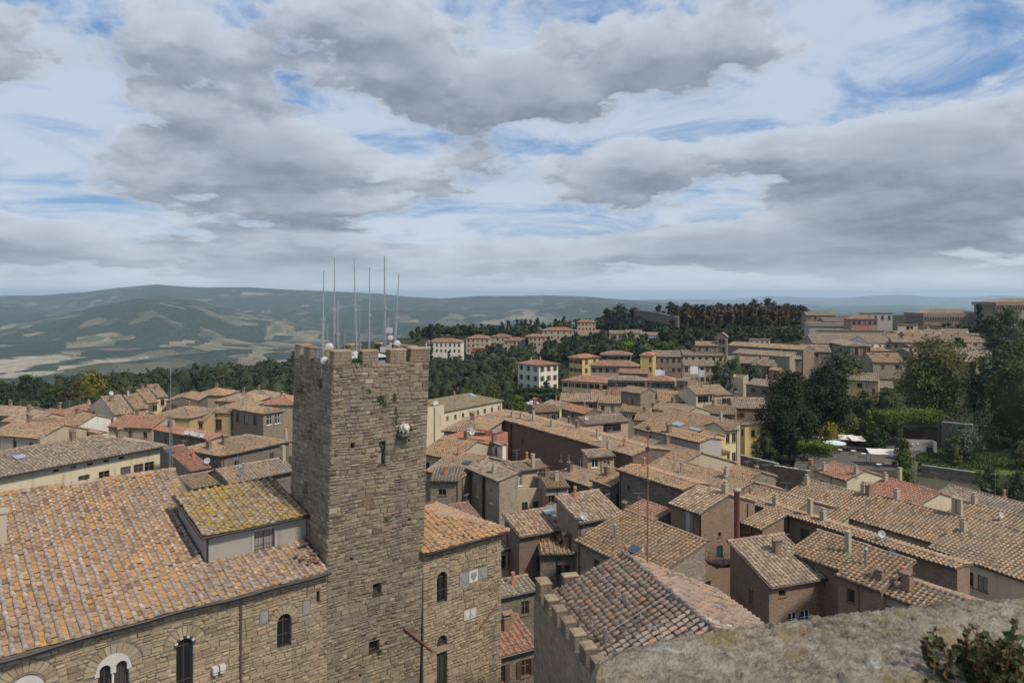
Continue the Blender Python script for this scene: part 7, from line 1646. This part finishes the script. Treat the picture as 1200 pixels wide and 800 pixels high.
wall_run('broken grey wall beside the terracotta pot', PY(908,556,130), PY(948,563,122), 1.6, .6, 'stone_dark')
wall_run('low retaining wall at the foot of the lawn', PY(1080,552,148), PY(1150,562,142), 1.2, .5, 'stone_dark')
wall_run('old stone town wall climbing behind the dark pines', PY(744,368,512), PY(772,372,488), 3.2, 1.2, 'stone_dark', name='town_wall')
wall_run('lower stretch of the old stone town wall below the rust-brown avenue', PY(772,372.5,488), PY(795,378,470), 3.4, 1.2, 'stone_dark', name='town_wall')
wall_run('long dark bank wall behind the church house roofs', PY(905,390.5,440), PY(946,386,440), 3.0, .8, 'stone_dark', name='town_wall')
# big terracotta urn on the wall, lamp posts
p_ = PY(950,545,123); mb = MB(); mb.lathe((0,0,0), [(.0,0),(.22,0),(.3,.25),(.42,.7),(.36,.95),(.42,1.02),(.40,1.08),(0,1.0)], 12); tag(ob('terracotta_urn', mb.mesh('terracotta_urn', M['terracotta'], True), None, p_), 'large terracotta urn standing on the broken grey wall', 'urn')
mb = MB(); mb.box(-.45,.45,-.4,.4,-3.5,-.02); mb.box(-.5,.5,-.45,.45,-.02,0); 
tag(ob('pedestal', mb.mesh('pedestal', M['stone_dark']), None, p_), 'stone pier carrying the terracotta urn', 'pier')
def lamp(label, u, vt, vb, Y, arms=1):
    b_ = PY(u, vb, Y); b_.z = min(b_.z, g1(b_.x, b_.y)+1.5) if False else b_.z; h = PY(u, vt, Y).z-b_.z; e = empty('street_lamp', b_); tag(e, label, 'street lamp')
    mb = MB(); mb.lathe((0,0,-.5), [(.1,0),(.1,.8),(.06,1.0),(.045,h+.5)], 8); ob('post', mb.mesh('post', M['metal']), e)
    for k in range(arms):
        s = (k-(arms-1)/2)*.9; m_ = MB(); m_.tube((0,0,h-.1),(s,0,h+.05),.03,n=5); ell(m_, (s,0,h+.22), (.2,.2,.22)); ob('lamp_globe', m_.mesh('lamp_globe', M['dishwhite'], True), e)
lamp('tall lamp post with two pale heads beside the bushy bright tree', 1072, 522, 565, 126, 2)
lamp('short lamp post with white globes next to the parasol', 961, 514, 528, 158, 2)
lamp('slim lamp post in front of the rust-brown avenue', 825, 377, 391, 440, 1); lamp('pale floodlight post in the middle of the rust-brown avenue', 914, 372, 391, 440, 1)

# ------------------------------------------------------------------ parked cars
def car(label, u, Y, rz, mat):
    x, y, z = gp(u, Y); e = empty('parked_car', (x, y, z), rz); tag(e, label, 'car')
    side = [(-2.1,.35),(-2.15,.75),(-1.95,.95),(-1.2,1.02),(-.7,1.42),(.75,1.46),(1.45,1.08),(2.0,.95),(2.12,.6),(2.08,.35)]
    mb = MB(); rings = []
    for yy, s in ((-.85,.97),(-.78,1.0),(.78,1.0),(.85,.97)): rings.append([(px_*s, yy, .35+(pz_-.35)*s) for px_, pz_ in side])
    n = len(side); vs = [p for r in rings for p in r]; fs = [tuple(range(n-1,-1,-1)), tuple(range(3*n,4*n))]
    for k in range(3):
        for i in range(n): fs.append((k*n+i, k*n+(i+1)%n, (k+1)*n+(i+1)%n, (k+1)*n+i))
    mb.add(vs, fs); ob('body', mb.mesh('body', M[mat]), e)
    for sy in (-1, 1):
        m_ = MB(); m_.poly([(-1.05,sy*.856,1.0),(.05,sy*.856,1.0),(.05,sy*.84,1.36),(-.62,sy*.84,1.34)]); ob('side_window', m_.mesh('side_window', M['glass']), e)
        m_ = MB(); m_.poly([(.12,sy*.856,1.0),(1.2,sy*.856,1.02),(.72,sy*.84,1.38),(.12,sy*.84,1.36)]); ob('side_window', m_.mesh('side_window', M['glass']), e)
        for sx in (-1.35, 1.3):
            m_ = MB(); m_.lathe((sx, sy*.80, .33), [(0,-.1),(.33,-.1),(.33,.1),(.2,.12)], 14, (0,sy,0)); w_ = ob('wheel', m_.mesh('wheel', M['tyre']), e)
            m_ = MB(); m_.lathe((sx, sy*.80, .33), [(.2,.121),(.1,.11),(0,.12)], 10, (0,sy,0)); ob('rim', m_.mesh('rim', M['metal']), w_)
    m_ = MB(); m_.poly([(1.36,-.7,1.14),(1.36,.7,1.14),(.84,.66,1.44),(.84,-.66,1.44)]); ob('windscreen', m_.mesh('windscreen', M['glass']), e)
    m_ = MB(); m_.poly([(-1.22,-.7,1.05),(-1.22,.7,1.05),(-.76,.66,1.40),(-.76,-.66,1.40)]); ob('rear_window', m_.mesh('rear_window', M['glass']), e)
    for sy in (-.6, .6): m_ = MB(); m_.box(2.02,2.14,sy-.16,sy+.16,.66,.82); ob('headlight', m_.mesh('headlight', M['dishwhite']), e)
car('white car parked below the cream villa bank', 624, 246, R(20), 'carwhite')
car('dark red car parked beside the white car', 628, 256, R(25), 'carred')
car('grey car parked by the dark hedge', 648, 262, R(10), 'cargrey')
car('white car parked among the trees right of the small pale house', 1160, 262, R(70), 'carwhite')

# ------------------------------------------------------------------ the parapet we look over, and the weed on it
m, t, b = newmat('parapet_stone', .95, .15); p = wpos(t)
c = t.ramp(t.math('ADD', t.math('MULTIPLY', t.noise(p, 38, 9, .75), .7), t.math('MULTIPLY', t.noise(p, 6, 5, .6), .3)), [(.34,(.06,.05,.04)),(.43,(.20,.165,.125)),(.5,(.33,.28,.215)),(.6,(.45,.395,.315)),(.7,(.54,.495,.42))])
c = t.mix(t.smooth(t.noise(p, 5, 5, .6), .54, .64, 0, .55), c, t.mix(t.noise(p, 60, 5, .7), (.16,.11,.03), (.46,.32,.09))); c = t.mix(t.smooth(t.noise(p, 26, 5, .7), .6, .72, 0, .7), c, (.06,.055,.045)); c = t.mix(t.smooth(t.noise(p, 19, 3, .6), .64, .7, 0, .8), c, (.52,.50,.46))
t.put(b, 'Base Color', c); bump(t, b, t.math('ADD', t.noise(p, 34, 8, .75), t.noise(p, 120, 4)), 1.0, .016)
EDGE = [(688,800),(694,786),(704,775),(722,767),(760,757.5),(840,741),(930,726),(1000,718),(1060,712.5),(1130,707.5),(1200,703.5),(1300,698)]
ep = [P(u, v, ZC-.62) for u, v in EDGE]; pa = ep[0].copy(); nx, ny = 220, 90
cum = [0.0]
for a_, b_ in zip(ep[:-1], ep[1:]): cum.append(cum[-1]+(b_-a_).length)
vs = []; r = np.random.default_rng(2); d = (ep[-1]-ep[2]).normalized(); s = Vector((-d.y, d.x, 0))
pit = r.normal(0, 1, (ny+1, nx+1)); pit2 = r.normal(0, 1, (ny//4+2, nx//4+2))
for j in range(ny+1):
    for i in range(nx+1):
        q = cum[-1]*i/nx; far = Vector([float(np.interp(q, cum, [e_[k_] for e_ in ep])) for k_ in range(3)]); b_ = (j/ny)**1.3
        near = Vector((far.x*.75+.02, .25, far.z)); p0 = far.lerp(near, b_); dist_ = (p0-far).length
        rnd_ = .020*(1-min(1, dist_/.07))**2 - .020 + .012*(1-min(1, q/.06))**2
        vs.append(p0 + Vector((0,0,-rnd_ + .004*math.sin(q*9+b_*11)+.0022*pit2[j//4, i//4]+.0014*pit[j, i])))
k = np.arange(ny*(nx+1)).reshape(ny, nx+1)[:, :-1].ravel(); fs = [tuple(q) for q in np.stack([k, k+1, k+nx+2, k+nx+1], 1)[:, ::-1]]
top = list(range(nx+1)); left = [j*(nx+1) for j in range(ny+1)]; o0 = len(vs)
vs += [vs[i]+Vector((0,0,-.5))-s*.04 for i in top]; fs += [(top[i+1], top[i], o0+i, o0+i+1) for i in range(nx)]; o1 = len(vs)
vs += [vs[i]+Vector((0,0,-.5))+d*.02 for i in left]; fs += [(left[i], left[i+1], o1+i+1, o1+i) for i in range(ny)]; L = 1
mb = MB(); mb.add([v-pa for v in vs], fs); o_ = ob('stone_parapet', mb.mesh('stone_parapet', M['parapet_stone'], True), None, pa); tag(o_, 'rough weathered stone parapet coping with yellow lichen', 'parapet')
# low weed growing from the parapet joint
wc = P(1168, 806, ZC-.60); e = empty('wall_weed', wc); tag(e, 'small leafy weed with reddish stems growing on the parapet', 'weed')
r = random.Random(6); st = MB(); tips = []
for k in range(64):
    a = r.uniform(0, 6.28); R_ = r.uniform(.01,.085); p0 = Vector((math.cos(a)*R_*.6, math.sin(a)*R_*.5, -.03)); hgt = r.uniform(.04,.10)*(1.1 if R_ < .05 else .85)
    p1 = p0 + Vector((math.cos(a)*R_*.7, math.sin(a)*R_*.6, hgt*.6)); p2 = p1 + Vector((r.uniform(-.02,.02), r.uniform(-.02,.02), hgt*.5)); st.tube(p0, p1, .0016, .0013, 5); st.tube(p1, p2, .0013, .0008, 5)
    for q in range(26): t_ = r.random(); tips.append((p0.lerp(p1, t_*2) if t_ < .5 else p1.lerp(p2, t_*2-1)))
ob('stem', st.mesh('stem', M['rust']), e)
n = len(tips); V = []; Fs = []; 
for k, p0 in enumerate(tips):
    nv = Vector((r.gauss(0,.6), r.gauss(-.3,.6), r.gauss(.6,.4))).normalized(); t1 = nv.orthogonal().normalized(); t1.rotate(Matrix.Rotation(r.uniform(0,6.28),3,nv)); t2 = nv.cross(t1); ln = r.uniform(.008,.016); wd = ln*.42; o0 = len(V)
    V += [p0, p0+t1*ln*.4+t2*wd+nv*.001, p0+t1*ln, p0+t1*ln*.4-t2*wd+nv*.001, p0+t1*ln*.45-nv*.002]
    Fs += [(o0,o0+1,o0+4),(o0+1,o0+2,o0+4),(o0+2,o0+3,o0+4),(o0+3,o0,o0+4)]
rn = np.repeat(np.array([r.random() for _ in range(n)]), 4)
ob('leaves', np_mesh('leaves', np.array([tuple(v) for v in V]), [np.array(Fs)], [rn], [M['leaf_red']]), e)

# ------------------------------------------------------------------ air between the eye and the far hills
m = bpy.data.materials.new('haze'); m.use_nodes = True; nt = m.node_tree; nt.nodes.clear()
o_ = nt.nodes.new('ShaderNodeOutputMaterial'); v_ = nt.nodes.new('ShaderNodeVolumePrincipled')
v_.inputs['Color'].default_value = (.66, .84, 1.0, 1); v_.inputs['Density'].default_value = 5.6e-5; v_.inputs['Anisotropy'].default_value = 0.2
nt.links.new(v_.outputs[0], o_.inputs['Volume'])
mb = MB(); mb.box(-37500, 37500, -300, 37500, -420, 176); o_ = ob('haze', mb.mesh('haze', m)); tag(o_, 'thin blue haze over the valley and hills', 'haze', kind='stuff')
